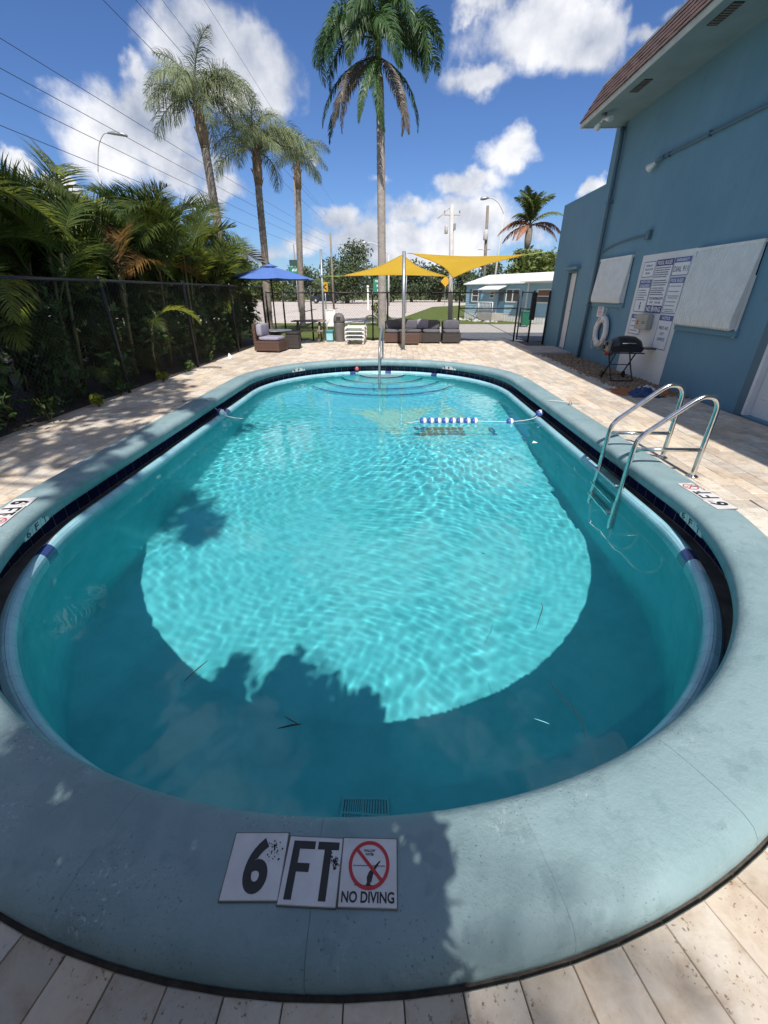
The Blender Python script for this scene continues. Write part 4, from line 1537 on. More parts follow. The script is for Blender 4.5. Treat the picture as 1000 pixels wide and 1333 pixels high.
# life ring on its hook
t = thing('life_ring', (XW - 0.06, 10.70, 0.70), 'white life ring with red lettering hung on the blue wall', 'life ring')
c = Vector((XW - 0.075, 10.70, 0.70))
vs, fs = [], []
NA, NB = 36, 12
for i in range(NA):
    a = 2 * math.pi * i / NA
    for k in range(NB):
        b_ = 2 * math.pi * k / NB
        rr_ = 0.262 + 0.072 * math.cos(b_)
        vs.append((c.x - 0.052 * math.sin(b_), c.y + rr_ * math.cos(a), c.z + rr_ * math.sin(a)))
for i in range(NA):
    for k in range(NB):
        fs.append((i * NB + k, i * NB + (k + 1) % NB, ((i + 1) % NA) * NB + (k + 1) % NB, ((i + 1) % NA) * NB + k))
MB().add(vs, fs, True).build('ring_body', M['ring_white'], t)
for a in (0.25, 1.85, 3.35, 4.85):
    mb = MB()
    pts = []
    for k in range(13):
        b_ = 2 * math.pi * k / 12
        rr_ = 0.262 + 0.077 * math.cos(b_)
        pts.append((c.x - 0.057 * math.sin(b_), rr_))
    for k in range(12):
        q = []
        for da in (-0.09, 0.09):
            for p in (pts[k], pts[k + 1]):
                q.append((p[0], c.y + p[1] * math.cos(a + da), c.z + p[1] * math.sin(a + da)))
        mb.add(q, [(0, 1, 3, 2)], True)
    mb.build('strap', M['white_metal'], t)
mb = MB()
for word, a in (('RING', 1.25), ('LIFE', 2.35), ('RING', 4.15), ('LIFE', 5.35)):
    vs_, fs_ = text_geo(word, 0.02)
    q = []
    for v in vs_:
        an = a - v[0] * 0.62
        rr_ = 0.262 + v[1] * 0.062
        q.append((c.x - 0.0535 + 6 * (v[1] * 0.062) ** 2, c.y - rr_ * -math.cos(an), c.z + rr_ * math.sin(an)))
    mb.add(q, fs_)
mb.build('lettering', M['red_faded'], t)
mb = MB()
for i in range(4):
    a0, a1 = (0.25, 1.85, 3.35, 4.85)[i], (1.85, 3.35, 4.85, 6.53)[i]
    P_ = [(c.x + 0.0, c.y + (0.345 + 0.03 * math.sin(math.pi * k / 8)) * math.cos(a0 + (a1 - a0) * k / 8), c.z + (0.345 + 0.03 * math.sin(math.pi * k / 8)) * math.sin(a0 + (a1 - a0) * k / 8)) for k in range(9)]
    mb.tube(P_, 0.006, 6)
mb.tube([(c.x, c.y + .02, c.z + .34), (XW - .03, c.y - .02, c.z + .47), (c.x, c.y - .08, c.z + .33)], 0.006, 6)
mb.tube([(c.x - .03, c.y + .10, c.z - .33), (c.x - .05, c.y + .20, c.z - .38), (c.x - .02, c.y + .34, c.z - .26), (c.x, c.y + .33, c.z - .12)], 0.006, 6)
mb.tube([(XW, c.y - .02, c.z + .47), (XW - .06, c.y - .02, c.z + .465), (XW - .06, c.y - .02, c.z + .49)], 0.006, 6)
mb.build('rope', M['rope'], t)
t = thing('hanging_pouch', (XW - .06, 10.02, 0.30), 'small red-brown pouch hanging below the life ring', 'pouch')
mb = MB(); mb.lathe([(0.0, -0.10), (0.07, -0.085), (0.095, -0.01), (0.07, 0.06), (0.03, 0.085), (0.0, 0.09)], (XW - 0.085, 10.05, 0.36), 14); mb.build('bag', M['red_faded'], t)
MB().tube([(XW - .085, 10.05, .45), (XW - .02, 10.06, .52)], 0.006, 6).build('cord', M['rope'], t)

# folding gas grill on the gravel
gx, gy = 4.26, 8.62
t = thing('folding_grill', (gx, gy, 0), 'black portable gas grill on folding crossed legs with wheels', 'grill')
gm = Matrix.Translation((gx - .06, gy - .05, 0)) @ Matrix.Rotation(R(-6), 4, 'Z') @ Matrix.Scale(0.94, 4)     # long axis local x runs left to right


def G(x, y, z):
    return gm @ Vector((x, y, z))


mb = MB()
pr = [(-0.27, 0.555), (-0.30, 0.60), (-0.285, 0.66), (0.285, 0.66), (0.30, 0.60), (0.27, 0.555)]
for i, y in enumerate((-0.19, 0.19)):
    pass
n = len(pr)
mb.add([G(x, -0.19, z) for x, z in pr] + [G(x, 0.19, z) for x, z in pr], [tuple(range(n)), tuple(reversed(range(n, 2 * n)))] + [(k, k + n, (k + 1) % n + n, (k + 1) % n) for k in range(n)])
fire = mb.build('firebox', M['grill_black'], t)
lid = []
mb = MB()
secs = [(-0.285, 0.16, 0.0), (-0.25, 0.19, 0.11), (-0.15, 0.20, 0.165), (0.0, 0.20, 0.18), (0.15, 0.20, 0.165), (0.25, 0.19, 0.11), (0.285, 0.16, 0.0)]
K = 9
vs = []
for (x, hw, hz_) in secs:
    for k in range(K):
        a = math.pi * k / (K - 1)
        vs.append(G(x, hw * math.cos(a), 0.665 + max(hz_, 0.012) * math.sin(a) ** 0.7 if 0 < k < K - 1 else 0.665))
mb.add(vs, [(i * K + k, (i + 1) * K + k, (i + 1) * K + k + 1, i * K + k + 1) for i in range(len(secs) - 1) for k in range(K - 1)], True)
lid = mb.build('lid', M['grill_black'], t)
mb = MB()
mb.tube([G(-0.12, -0.19, 0.715), G(-0.12, -0.235, 0.72), G(0.12, -0.235, 0.72), G(0.12, -0.19, 0.715)], 0.011, 8)
mb.build('handle', M['steel'], lid)
MB().bbox(-0.345, -0.275, -0.15, 0.15, 0.555, 0.735, 0.02, gm).build('end_panel', M['grill_grey'], t)
mb = MB(); mb.tube([G(-0.345, -0.08, 0.70), G(-0.385, -0.08, 0.70)], [0.036, 0.033], 14); mb.tube([G(-0.345, 0.06, 0.62), G(-0.385, 0.06, 0.62)], [0.036, 0.033], 14); mb.build('knob', M['rubber'], t)
MB().bbox(0.30, 0.58, -0.15, 0.15, 0.605, 0.625, 0.006, gm).build('side_shelf', M['grill_black'], t)
for x in (-0.20, 0.20):
    MB().tube(smooth_path([G(x - .01, 0.17, 0.54), G(x, 0.0, 0.30), G(x + .01, -0.26, 0.03)], 3), 0.013, 8).build('leg', M['black_metal'], t)
    MB().tube([G(x * .9, -0.17, 0.54), G(x * .9, 0.28, 0.07)], 0.013, 8).build('leg', M['black_metal'], t)
for x in (-0.215, 0.215):
    wh = MB().lathe([(0.02, -.02), (0.065, -.018), (0.07, 0.0), (0.065, .018), (0.02, .02)], n=18, m=gm @ Matrix.Translation((x, 0.29, 0.07)) @ Matrix.Rotation(R(90), 4, 'Y')).build('wheel', M['rubber'], t)
for a_, b_, r_ in (((-0.22, 0.29, 0.07), (0.22, 0.29, 0.07), .008), ((-0.20, -0.26, 0.03), (0.20, -0.26, 0.03), .011), ((-.20, 0.02, 0.30), (.20, 0.02, 0.30), .008), ((-0.33, -0.19, 0.54), (0.33, -0.19, 0.54), .012), ((-0.33, 0.19, 0.54), (0.33, 0.19, 0.54), .012)):
    MB().tube([G(*a_), G(*b_)], r_, 6).build('cross_bar', M['black_metal'], t)
MB().lathe([(0.03, -.05), (0.032, 0.0), (0.012, 0.02)], (gx + .14, gy + .02, 0.535), 10).build('regulator', M['black_metal'], t)

# crumpled cloths on the gravel


def cloth(name, cx, cy_, w, d, h, mat, label, seed, z0=0.0):
    random.seed(seed)
    N_ = 16
    vs, fs = [], []
    for j in range(N_ + 1):
        for i in range(N_ + 1):
            u = i / N_ - .5; v = j / N_ - .5
            r_ = max(abs(u), abs(v)) * 2
            e = max(0.0, 1 - r_ ** 2.4)
            nz = noise.noise((u * 5 + seed, v * 5, 0.3)) * 0.6 + noise.noise((u * 11, v * 11 + seed, 1.3)) * 0.35
            wob = 1 + 0.25 * noise.noise((u * 3 + seed * 2, v * 3, 4.0))
            vs.append((cx + u * w * wob, cy_ + v * d * wob, z0 + 0.004 + max(0.0, h * e * (0.62 + nz))))
    for j in range(N_):
        for i in range(N_):
            a = j * (N_ + 1) + i
            fs.append((a, a + 1, a + N_ + 2, a + N_ + 1))
    o = MB().add(vs, fs, True).build(name, mat)
    return tag(o, label, 'cloth')


cloth('crumpled_cloth', 4.13, 7.42, 0.95, 0.55, 0.075, M['cloth_orange'], 'crumpled orange brown cloth lying on the gravel edge', 4)
cloth('crumpled_cloth', 3.98, 7.12, 0.40, 0.28, 0.16, M['cloth_blue'], 'bundled dark blue cloth in front of the orange cloth', 9)
cloth('crumpled_cloth', 4.06, 7.20, 0.26, 0.20, 0.07, M['ring_white'], 'small white cloth lying on the blue bundle', 13, 0.09)
# ================================================================ pool fittings
t = thing('pool_ladder', (2.4, 3.94, 0), 'polished stainless steel pool ladder on the right coping', 'ladder')
rail_pts = [(2.705, 0.0), (2.707, 0.12), (2.71, 0.35), (2.714, 0.55), (2.708, 0.645), (2.67, 0.705), (2.60, 0.722), (2.53, 0.70), (2.40, 0.595), (2.25, 0.465), (2.155, 0.38), (2.118, 0.30), (2.108, 0.15), (2.098, -0.2), (2.09, -0.55), (2.085, -0.85), (2.085, -1.02)]
for y in (3.69, 4.19):
    P_ = smooth_path([(x, y, z) for x, z in rail_pts], 5)
    rl = pool_part(MB().tube(P_, 0.0215, 14).build('rail', M['steel'], t))
    pool_part(MB().tube([(2.105, y, 0.255), (2.706, y, 0.255)], 0.0175, 12).build('cross_bar', M['steel'], t))
    MB().lathe([(0.05, 0.002), (0.05, 0.008), (0.03, 0.02), (0.024, 0.022)], (2.705, y, 0), 18).build('escutcheon', M['steel'], rl)
    pool_part(MB().tube([(2.09, y, -0.45), (2.20, y, -0.46), (2.34, y, -0.47)], [0.02, 0.03, 0.034], 10).build('bumper', M['rubber'], rl))
for z in (-0.11, -0.42, -0.73):
    pool_part(MB().bbox(2.035, 2.135, 3.70, 4.18, z - 0.012, z + 0.012, 0.006).build('tread', M['steel'], t))

t = thing('grab_rail', (-0.39, 10.2, 0), 'single steel grab rail rising from the entry steps', 'handrail')
P_ = smooth_path([(-0.385, 11.02, 0.0), (-0.385, 11.02, 0.45), (-0.385, 11.0, 0.72), (-0.385, 10.88, 0.83), (-0.385, 10.6, 0.82), (-0.39, 9.75, 0.66), (-0.39, 9.35, 0.56), (-0.39, 9.20, 0.42), (-0.39, 9.16, 0.1), (-0.39, 9.15, -0.4), (-0.39, 9.15, -0.9)], 5)
pool_part(MB().tube(P_, 0.024, 12).build('rail', M['galv'], t))
MB().lathe([(0.05, 0.002), (0.05, 0.008), (0.03, 0.02)], (-0.385, 11.02, 0), 14).build('escutcheon', M['steel'], t)

t = thing('safety_rope', (0, 6.1, -0.15), 'lane rope with blue and white floats across the pool', 'rope')
rp = [(-3.06, 6.03, 0.125), (-2.80, 6.16, 0.118), (-2.74, 6.20, 0.02), (-2.66, 6.26, -0.095), (-2.45, 6.24, -0.175), (-1.6, 6.17, -0.215), (-0.6, 6.10, -0.225), (0.15, 6.09, -0.185), (0.32, 6.10, -0.165), (0.75, 6.12, -0.163), (1.20, 6.125, -0.165), (1.62, 6.12, -0.166), (1.95, 6.22, -0.155), (2.10, 6.33, -0.112), (2.15, 6.30, 0.03), (2.19, 6.24, 0.115), (2.42, 6.07, 0.125)]
pool_part(MB().tube(smooth_path(rp, 6), 0.005, 8).build('rope', M['rope'], t))


def rope_float(p, d):
    d = Vector(d).normalized()
    u_ = d.orthogonal().normalized()
    fm = Matrix((u_, d.cross(u_), d)).transposed().to_4x4()
    fm.translation = Vector(p)
    f = pool_part(MB().lathe([(0.010, 0.0), (0.044, 0.001), (0.049, 0.012), (0.044, 0.034), (0.026, 0.047), (0.010, 0.05)], n=16, m=fm).build('float', M['float_white'], t))
    pool_part(MB().lathe([(0.010, -0.05), (0.026, -0.047), (0.044, -0.034), (0.049, -0.012), (0.044, -0.001), (0.010, -0.0)], n=16, m=fm).build('blue_half', M['float_blue'], f))


for k in range(8):
    rope_float((0.375 + 0.106 * k, 6.105 + 0.003 * k, -0.163), (1, 0.02, 0))
rope_float((1.63, 6.12, -0.165), (1, .1, 0))
rope_float((2.105, 6.335, -0.095), (1, .35, .35))
rope_float((-2.655, 6.26, -0.095), (1, -.1, -.4))
for x, y, s_ in ((-3.06, 6.03, 1), (2.42, 6.07, -1)):
    mb = MB()
    mb.lathe([(0.03, 0), (0.03, .006), (0.012, .01)], (x, y, 0.099), 12)
    mb.tube([(x - .02, y, .105), (x - .012, y, .135), (x + .012, y, .135), (x + .02, y, .105)], 0.005, 6)
    for k in range(4):
        mb.tube([(x - s_ * (.02 + .03 * k) , y - .02, .106), (x - s_ * (.035 + .03 * k), y + .012, .112), (x - s_ * (.05 + .03 * k), y - .005, .106)], 0.004, 6)
    mb.build('anchor', M['galv'], t)

t = thing('pool_thermometer', (-1.0, 10.25, -0.1), 'small red bobber resting on the far pool lip', 'bobber')
mb = MB(); mb.lathe([(0.0, -0.05), (0.035, -0.035), (0.05, 0.0), (0.04, 0.035), (0.015, 0.06), (0.0, 0.062)], (-0.96, 10.27, -0.09), 14); mb.build('body', M['red_faded'], t)

# twigs on the water


def twig(pts, label, r=0.0035, mat='twig'):
    o = MB().tube(smooth_path([(x, y, WATER_Z + 0.003 + dz) for x, y, dz in pts], 4), [r * (.2 + .38 * math.sin(math.pi * k / (4 * (len(pts) - 1)))) for k in range(4 * (len(pts) - 1) + 1)], 6).build('floating_twig', M[mat])
    tag(o, label, 'twig', 'debris floating on the pool')


twig([(-1.02, 1.42, 0), (-0.985, 1.49, .003), (-0.955, 1.555, 0)], 'dark straight twig floating left of centre in the shade', 0.005)
twig([(-0.50, 1.185, 0), (-0.44, 1.20, .004), (-0.40, 1.21, 0)], 'short curled leaf floating near the middle of the shaded water', 0.007)
twig([(-0.485, 1.245, 0), (-0.44, 1.22, .003), (-0.41, 1.205, 0)], 'thin sprig crossing the curled floating leaf', 0.004)
twig([(0.76, 1.49, 0), (0.78, 1.40, 0), (0.83, 1.28, .003), (0.82, 1.18, 0)], 'long thin stem floating near the right shaded edge', 0.003)
twig([(0.625, 1.27, 0), (0.66, 1.255, .002), (0.685, 1.245, 0)], 'pale forked sprig floating beside the long stem', 0.003, 'drain')
twig([(0.79, 1.83, 0), (0.84, 1.93, 0), (0.885, 2.02, .003), (0.89, 2.07, 0)], 'curved stem floating over the sunlit floor at right', 0.0035)
twig([(0.62, 2.62, 0), (0.65, 2.60, 0)], 'tiny leaf speck floating on the sunlit right half', 0.004)
t = thing('white_petal', (1.72, 5.2, -0.18), 'small white petal floating below the right rope float', 'petal')
MB().add([(1.69, 5.18, WATER_Z + .003), (1.73, 5.15, WATER_Z + .012), (1.77, 5.20, WATER_Z + .003), (1.73, 5.25, WATER_Z + .010)], [(0, 1, 2), (0, 2, 3)], True).build('petal', M['float_white'], t)

# ================================================================ fences


def chain_link(mb, p0, p1, z0, z1, pitch=0.075, r=0.0016):
    p0 = Vector(p0); p1 = Vector(p1)
    L_ = (p1 - p0).length; d = (p1 - p0) / L_
    h = z1 - z0
    nrm = Vector((-d.y, d.x))
    k = -h
    while k < L_:
        for sgn in (1, -1):
            a0, a1 = k, k + h
            za, zb = (z0, z1) if sgn > 0 else (z1, z0)
            s0, s1 = max(a0, 0), min(a1, L_)
            if s1 - s0 < 0.02:
                continue
            f0 = (s0 - a0) / h; f1 = (s1 - a0) / h
            A_ = p0 + d * s0; B_ = p0 + d * s1
            q0 = Vector((A_.x, A_.y, za + (zb - za) * f0)); q1 = Vector((B_.x, B_.y, za + (zb - za) * f1))
            w_ = (q1 - q0).normalized()
            n3 = Vector((nrm.x, nrm.y, 0)); s3 = w_.cross(n3)
            off = n3 * (0.002 * sgn)
            vs = []
            for q in (q0, q1):
                for a in (0, 2.094, 4.189):
                    vs.append(q + off + (n3 * math.cos(a) + s3 * math.sin(a)) * r)
            mb.add(vs, [(0, 1, 4, 3), (1, 2, 5, 4), (2, 0, 3, 5)])
        k += pitch


fence = thing('chain_link_fence', (-4.52, 7, 0), 'black chain link fence along the palm hedge on the left', 'fence', 'black pool fences')
FX = -4.52
fy = [-1.2, 1.6, 4.35, 7.13, 9.88, 12.62, 15.6]
for y in fy:
    MB().tube([(FX, y, -0.02), (FX, y, 1.70), (FX, y, 1.72)], [0.03, 0.03, 0.012], 10).build('post', M['black_metal'], fence)
for a, b in zip(fy, fy[1:]):
    MB().tube([(FX + 0.005, a, 1.655), (FX + 0.005, b, 1.655)], 0.021, 10).build('top_rail', M['black_metal'], fence)
mb = MB(); chain_link(mb, (FX + 0.03, -1.2), (FX + 0.03, 15.6), 0.03, 1.65); o = mb.build('chain_link', M['black_metal'], fence); o['kind'] = 'stuff'

fence = thing('chain_link_fence', (0, 16.0, 0), 'black chain link fence across the far end of the deck', 'fence', 'black pool fences')
FY = 16.0
fx = [-4.52, -3.95, -3.0, -0.9, -0.39, 2.03, 3.99]
for x in fx:
    MB().tube([(x, FY, -0.02), (x, FY, 1.53), (x, FY, 1.55)], [0.028, 0.028, 0.01], 10).build('post', M['black_metal'], fence)
for a, b in zip(fx, fx[1:]):
    MB().tube([(a, FY + .004, 1.49), (b, FY + .004, 1.49)], 0.02, 10).build('top_rail', M['black_metal'], fence)
MB().tube([(2.03, FY, 1.02), (3.99, FY, 1.02)], 0.017, 8).build('mid_rail', M['black_metal'], fence)
MB().tube([(2.03, FY, 1.0), (3.99, FY, 0.14)], 0.008, 6).build('brace', M['black_metal'], fence)
mb = MB(); chain_link(mb, (-4.52, FY + .03), (3.99, FY + .03), 0.03, 1.49, 0.085); o = mb.build('chain_link', M['black_metal'], fence); o['kind'] = 'stuff'
# gate standing open
gate = thing('fence_gate', (4.1, 15.2, 0), 'open black fence gate beside the blue building', 'gate')
g0 = Vector((4.02, 15.72)); g1 = Vector((4.17, 14.86))
for p, w_ in ((g0, .024), (g1, .03)):
    MB().tube([(p.x, p.y, 0.06), (p.x, p.y, 1.55)], w_, 10).build('stile', M['black_metal'], gate)
for z in (0.10, 1.02, 1.50):
    MB().tube([(g0.x, g0.y, z), (g1.x, g1.y, z)], 0.018, 8).build('rail', M['black_metal'], gate)
mb = MB(); chain_link(mb, g0, g1, 0.1, 1.5, 0.085); o = mb.build('chain_link', M['black_metal'], gate); o['kind'] = 'stuff'
mb = MB(); mb.bbox(g1.x - .06, g1.x + .10, g1.y - .03, g1.y + .05, 0.72, 1.50, 0.02); mb.build('latch_guard', M['rubber'], gate)
MB().tube([(4.66, 14.9, 0), (4.66, 14.9, 1.55)], 0.03, 10).build('hinge_post', M['black_metal'], gate)

# ================================================================ shade sails
t = thing('sail_post', (0.14, 13.24, 0), 'galvanised steel post holding the yellow shade sails', 'post')
MB().tube([(0.14, 13.24, 0), (0.11, 13.24, 2.46)], 0.048, 14).build('pole', M['galv'], t)
MB().lathe([(0.09, 0), (0.09, .012), (0.055, .02)], (0.14, 13.24, 0), 14).build('base_plate', M['galv'], t)
mb = MB(); mb.tube([(0.11, 13.24, 2.46), (0.11, 13.24, 2.475)], [0.05, 0.03], 12); mb.tube([(0.11, 13.28, 2.40), (0.11, 13.34, 2.40)], 0.01, 6); mb.build('cap', M['galv'], t)
t = thing('sail_post', (-2.57, 15.7, 0), 'thin galvanised post by the grey bin tied to the sail', 'post')
MB().tube([(-2.57, 15.75, 0), (-2.52, 15.75, 2.72)], 0.035, 12).build('pole', M['galv'], t)
mb = MB(); mb.tube([(-2.53, 15.71, 1.95), (-2.53, 15.68, 1.97), (-2.53, 15.71, 2.0)], 0.012, 6); mb.build('hook', M['galv'], t)


def sail(A_, B_, C_, label, sag=0.10, bow=0.11, ropes=()):
    A_, B_, C_ = Vector(A_), Vector(B_), Vector(C_)
    cen = (A_ + B_ + C_) / 3
    N_ = 18
    t = thing('shade_sail', cen, label, 'shade sail', 'yellow shade sails over the seating')
    vs, ix = [], {}
    for i in range(N_ + 1):
        for j in range(N_ + 1 - i):
            a = i / N_; b = j / N_; c = 1 - a - b
            p = A_ * a + B_ * b + C_ * c
            # edges bow inwards, the cloth sags a little
            pull = 0
            for (u, v, w_) in ((a, b, c), (b, c, a), (c, a, b)):
                e = 4 * u * v * (1 - w_) ** 2 if u + v > 0 else 0
                pull += e * bow * (1 - w_) ** 3
            p = p + (cen - p) * min(pull * 1.5, 0.6)
            p.z -= sag * 9 * a * b * c * 1.5
            ix[i, j] = len(vs); vs.append(p)
    fs = []
    for i in range(N_):
        for j in range(N_ - i):
            fs.append((ix[i, j], ix[i + 1, j], ix[i, j + 1]))
            if i + j < N_ - 1:
                fs.append((ix[i + 1, j], ix[i + 1, j + 1], ix[i, j + 1]))
    n = len(vs)
    nrm = (B_ - A_).cross(C_ - A_).normalized() * 0.0015
    bot = [Vector(v) - nrm for v in vs]
    MB().add(vs, fs, True).add(bot, [f[::-1] for f in fs], True).build('canopy', M['sail'], t)
    rim = [[ix[i, 0] for i in range(N_ + 1)], [ix[0, j] for j in range(N_ + 1)], [ix[i, N_ - i] for i in range(N_ + 1)]]
    for r_ in rim:
        MB().tube([vs[k] for k in r_], 0.011, 6).build('hem', M['sail'], t)
    for p, q, mt in ropes:
        MB().tube([p, q], 0.008, 6).build('rope', M[mt], t)
    return t


M['lime'] = pm('lime_strap', (0.42, 0.50, 0.10), (0.36, 0.44, 0.09), 9, 0.7)
sail((0.07, 13.36, 2.40), (-1.84, 15.45, 1.96), (1.56, 16.1, 1.965), 'yellow shade sail left of the steel post', 0.04, 0.15, [((0.07, 13.36, 2.40), (0.11, 13.30, 2.42), 'galv'), ((-1.84, 15.45, 1.96), (-2.53, 15.70, 1.96), 'lime'), ((1.56, 16.1, 1.965), (1.80, 16.5, 2.0), 'lime')])
sail((0.34, 13.42, 2.43), (1.78, 16.25, 1.93), (3.62, 14.45, 2.465), 'yellow shade sail right of the steel post', 0.04, 0.17, [((0.34, 13.42, 2.43), (0.11, 13.30, 2.44), 'galv'), ((3.62, 14.45, 2.465), (4.712, 14.85, 2.60), 'lime'), ((1.78, 16.25, 1.93), (1.82, 16.5, 2.0), 'galv')])

# ================================================================ blue umbrella
t = thing('patio_umbrella', (-3.82, 14.25, 0), 'open blue canvas umbrella beside the palm hedge', 'umbrella')
uc = Vector((-3.82, 14.25)); ur = 1.33; zt, zr = 2.20, 1.845
MB().tube([(uc.x, uc.y, 0.0), (uc.x, uc.y, 2.18)], 0.022, 12).build('pole', M['black_metal'], t)
for k in range(8):
    a0 = R(22.5 + 45 * k); a1 = R(22.5 + 45 * (k + 1))
    N_ = 6
    vs, fs = [], []
    for i in range(N_ + 1):
        f = i / N_
        for j in range(5):
            g_ = j / 4
            e0 = Vector((math.cos(a0), math.sin(a0))); e1 = Vector((math.cos(a1), math.sin(a1)))
            d = e0.lerp(e1, g_)
            r_ = 0.06 + (ur - 0.06) * f
            bow = 1 - 0.06 * f * 4 * g_ * (1 - g_)
            z = zt - 0.03 - (zt - 0.03 - zr) * f ** 1.12 - 0.035 * f * 4 * g_ * (1 - g_) * (0.5)
            vs.append((uc.x + d.x * r_ * bow, uc.y + d.y * r_ * bow, z))
    for i in range(N_):
        for j in range(4):
            fs.append((i * 5 + j, (i + 1) * 5 + j, (i + 1) * 5 + j + 1, i * 5 + j + 1))
    pn = MB().add(vs, fs, True).add([(x, y, z - .003) for x, y, z in vs], [f[::-1] for f in fs], True).build('canopy_panel', M['umbrella'], t)
    MB().tube([(uc.x, uc.y, zt - .05), (uc.x + math.cos(a0) * ur * .98, uc.y + math.sin(a0) * ur * .98, zr - .012)], 0.008, 6).build('rib', M['black_metal'], t)
    MB().tube([(uc.x, uc.y, 1.72), (uc.x + math.cos(a0) * ur * .5, uc.y + math.sin(a0) * ur * .5, 1.985)], 0.006, 6).build('strut', M['black_metal'], t)
mb = MB(); mb.lathe([(0.25, -0.035), (0.12, 0.015), (0.03, 0.035)], (uc.x, uc.y, zt), 8); mb.build('vent_cap', M['umbrella'], t)
MB().lathe([(0.0, 0), (0.018, .005), (0.02, .03), (0.0, .06)], (uc.x, uc.y, zt + .03), 10).build('finial', M['black_metal'], t)
MB().lathe([(0.24, 0.0), (0.24, 0.05), (0.10, 0.09), (0.04, 0.28), (0.028, 0.30)], (uc.x, uc.y, 0), 20).build('base', M['black_metal'], t)

# ================================================================ wicker furniture


def cushion(x0, x1, y0, y1, z0, z1, m=None):
    mb = MB()
    N_ = 6
    vs, fs = [], []
    cx, cy_, cz = (x0 + x1) / 2, (y0 + y1) / 2, (z0 + z1) / 2
    hx, hy, hz_ = (x1 - x0) / 2, (y1 - y0) / 2, (z1 - z0) / 2
    nu, nv = 20, 10
    for j in range(nv + 1):
        ph = -math.pi / 2 + math.pi * j / nv
        for i in range(nu):
            th = 2 * math.pi * i / nu
            def sp(v, e):
                return math.copysign(abs(v) ** e, v)
            p = Vector((cx + hx * sp(math.cos(ph), .35) * sp(math.cos(th), .35), cy_ + hy * sp(math.cos(ph), .35) * sp(math.sin(th), .35), cz + hz_ * sp(math.sin(ph), .45)))
            vs.append(m @ p if m is not None else p)
    for j in range(nv):
        for i in range(nu):
            fs.append((j * nu + i, j * nu + (i + 1) % nu, (j + 1) * nu + (i + 1) % nu, (j + 1) * nu + i))
    return mb.add(vs, fs, True)


def weave(mb, x0, x1, y0, y1, z0, z1, m, pitch=0.045):
    """Basket-weave relief strips on the four sides of a wicker block."""
    z = z0 + 0.01
    k = 0
    while z < z1 - 0.015:
        o_ = 0.004 if k % 2 else 0.0075
        mb.box(x0 - o_, x1 + o_, y0 - o_, y1 + o_, z, z + pitch * 0.62, m)
        z += pitch; k += 1


def sofa_module(cx, cy_, w, d, rot, label, wick='wicker', cush='cushion', back=True, arm=None, h=0.31, bh=0.64, group='grey cushioned wicker seats by the far fence'):
    m = Matrix.Translation((cx, cy_, 0)) @ Matrix.Rotation(R(rot), 4, 'Z')
    t = thing('wicker_sofa_module' if back else 'wicker_ottoman', (cx, cy_, 0), label, 'sofa' if back else 'ottoman', group)
    mb = MB(); mb.box(-w / 2, w / 2, -d / 2, d / 2, 0.04, h, m); weave(mb, -w / 2, w / 2, -d / 2, d / 2, 0.05, h, m)
    mb.build('base', M[wick], t)
    for sx in (-1, 1):
        for sy in (-1, 1):
            MB().box(sx * (w / 2 - .05) - .02, sx * (w / 2 - .05) + .02, sy * (d / 2 - .05) - .02, sy * (d / 2 - .05) + .02, 0.0, 0.045, m).build('foot', M['black_metal'], t)
    if back:
        mb = MB(); mb.box(-w / 2, w / 2, d / 2 - 0.07, d / 2, h, bh, m); weave(mb, -w / 2, w / 2, d / 2 - .07, d / 2, h, bh, m)
        mb.build('backrest', M[wick], t)
        cushion(-w / 2 + .02, w / 2 - .02, -d / 2 + .01, d / 2 - .10, h + 0.002, h + 0.11, m).build('seat_cushion', M[cush], t)
        cushion(-w / 2 + .02, w / 2 - .02, d / 2 - .24, d / 2 - .075, h + 0.10, bh + 0.05, m).build('back_cushion', M[cush], t)
    if arm:
        x = arm * (w / 2 - 0.04)
        mb = MB(); mb.box(x - .04, x + .04, -d / 2 + .01, d / 2 - .08, h, bh - .06, m); mb.build('armrest', M[wick], t)
    return t


sofa_module(-0.16, 15.32, 0.62, 0.66, 0, 'leftmost wicker sofa seat with grey cushions, half in sun')
sofa_module(0.46, 15.40, 0.60, 0.66, 0, 'corner wicker sofa seat behind the ottoman, sun striped')
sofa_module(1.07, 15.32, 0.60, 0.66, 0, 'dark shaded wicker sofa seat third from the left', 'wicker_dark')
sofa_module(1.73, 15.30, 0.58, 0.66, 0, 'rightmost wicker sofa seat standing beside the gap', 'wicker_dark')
sofa_module(0.36, 14.72, 0.56, 0.42, 0, 'low wicker ottoman in front of the sofa beside the post', back=False, h=0.33)
tag(cushion(0.60, 0.98, 15.40, 15.50, 0.42, 0.72, None).build('sofa_sun_patch', M['cushion_lilac']), 'pale lilac pad put in for a sunlit patch on the sofa back', 'sun patch')  # sunlight falling between the sail shadows, put in as a pale pad
# single chair on the left, facing right
m = Matrix.Translation((-3.63, 12.80, 0)) @ Matrix.Rotation(R(82), 4, 'Z')
t = sofa_module(-3.63, 12.80, 0.62, 0.72, 82, 'reddish wicker chair with lilac cushions beside the hedge', 'wicker', 'cushion_lilac', h=0.30, bh=0.68, group='wicker chairs on the left')
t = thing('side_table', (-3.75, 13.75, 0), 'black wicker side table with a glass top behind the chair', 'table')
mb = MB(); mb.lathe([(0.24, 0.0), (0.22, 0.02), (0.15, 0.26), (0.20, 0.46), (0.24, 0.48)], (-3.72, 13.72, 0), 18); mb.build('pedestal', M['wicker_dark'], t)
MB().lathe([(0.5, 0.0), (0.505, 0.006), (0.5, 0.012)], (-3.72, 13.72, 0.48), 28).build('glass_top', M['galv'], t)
t = thing('wicker_stool', (-3.1, 13.5, 0), 'black wicker stool right of the lilac cushioned chair', 'stool')
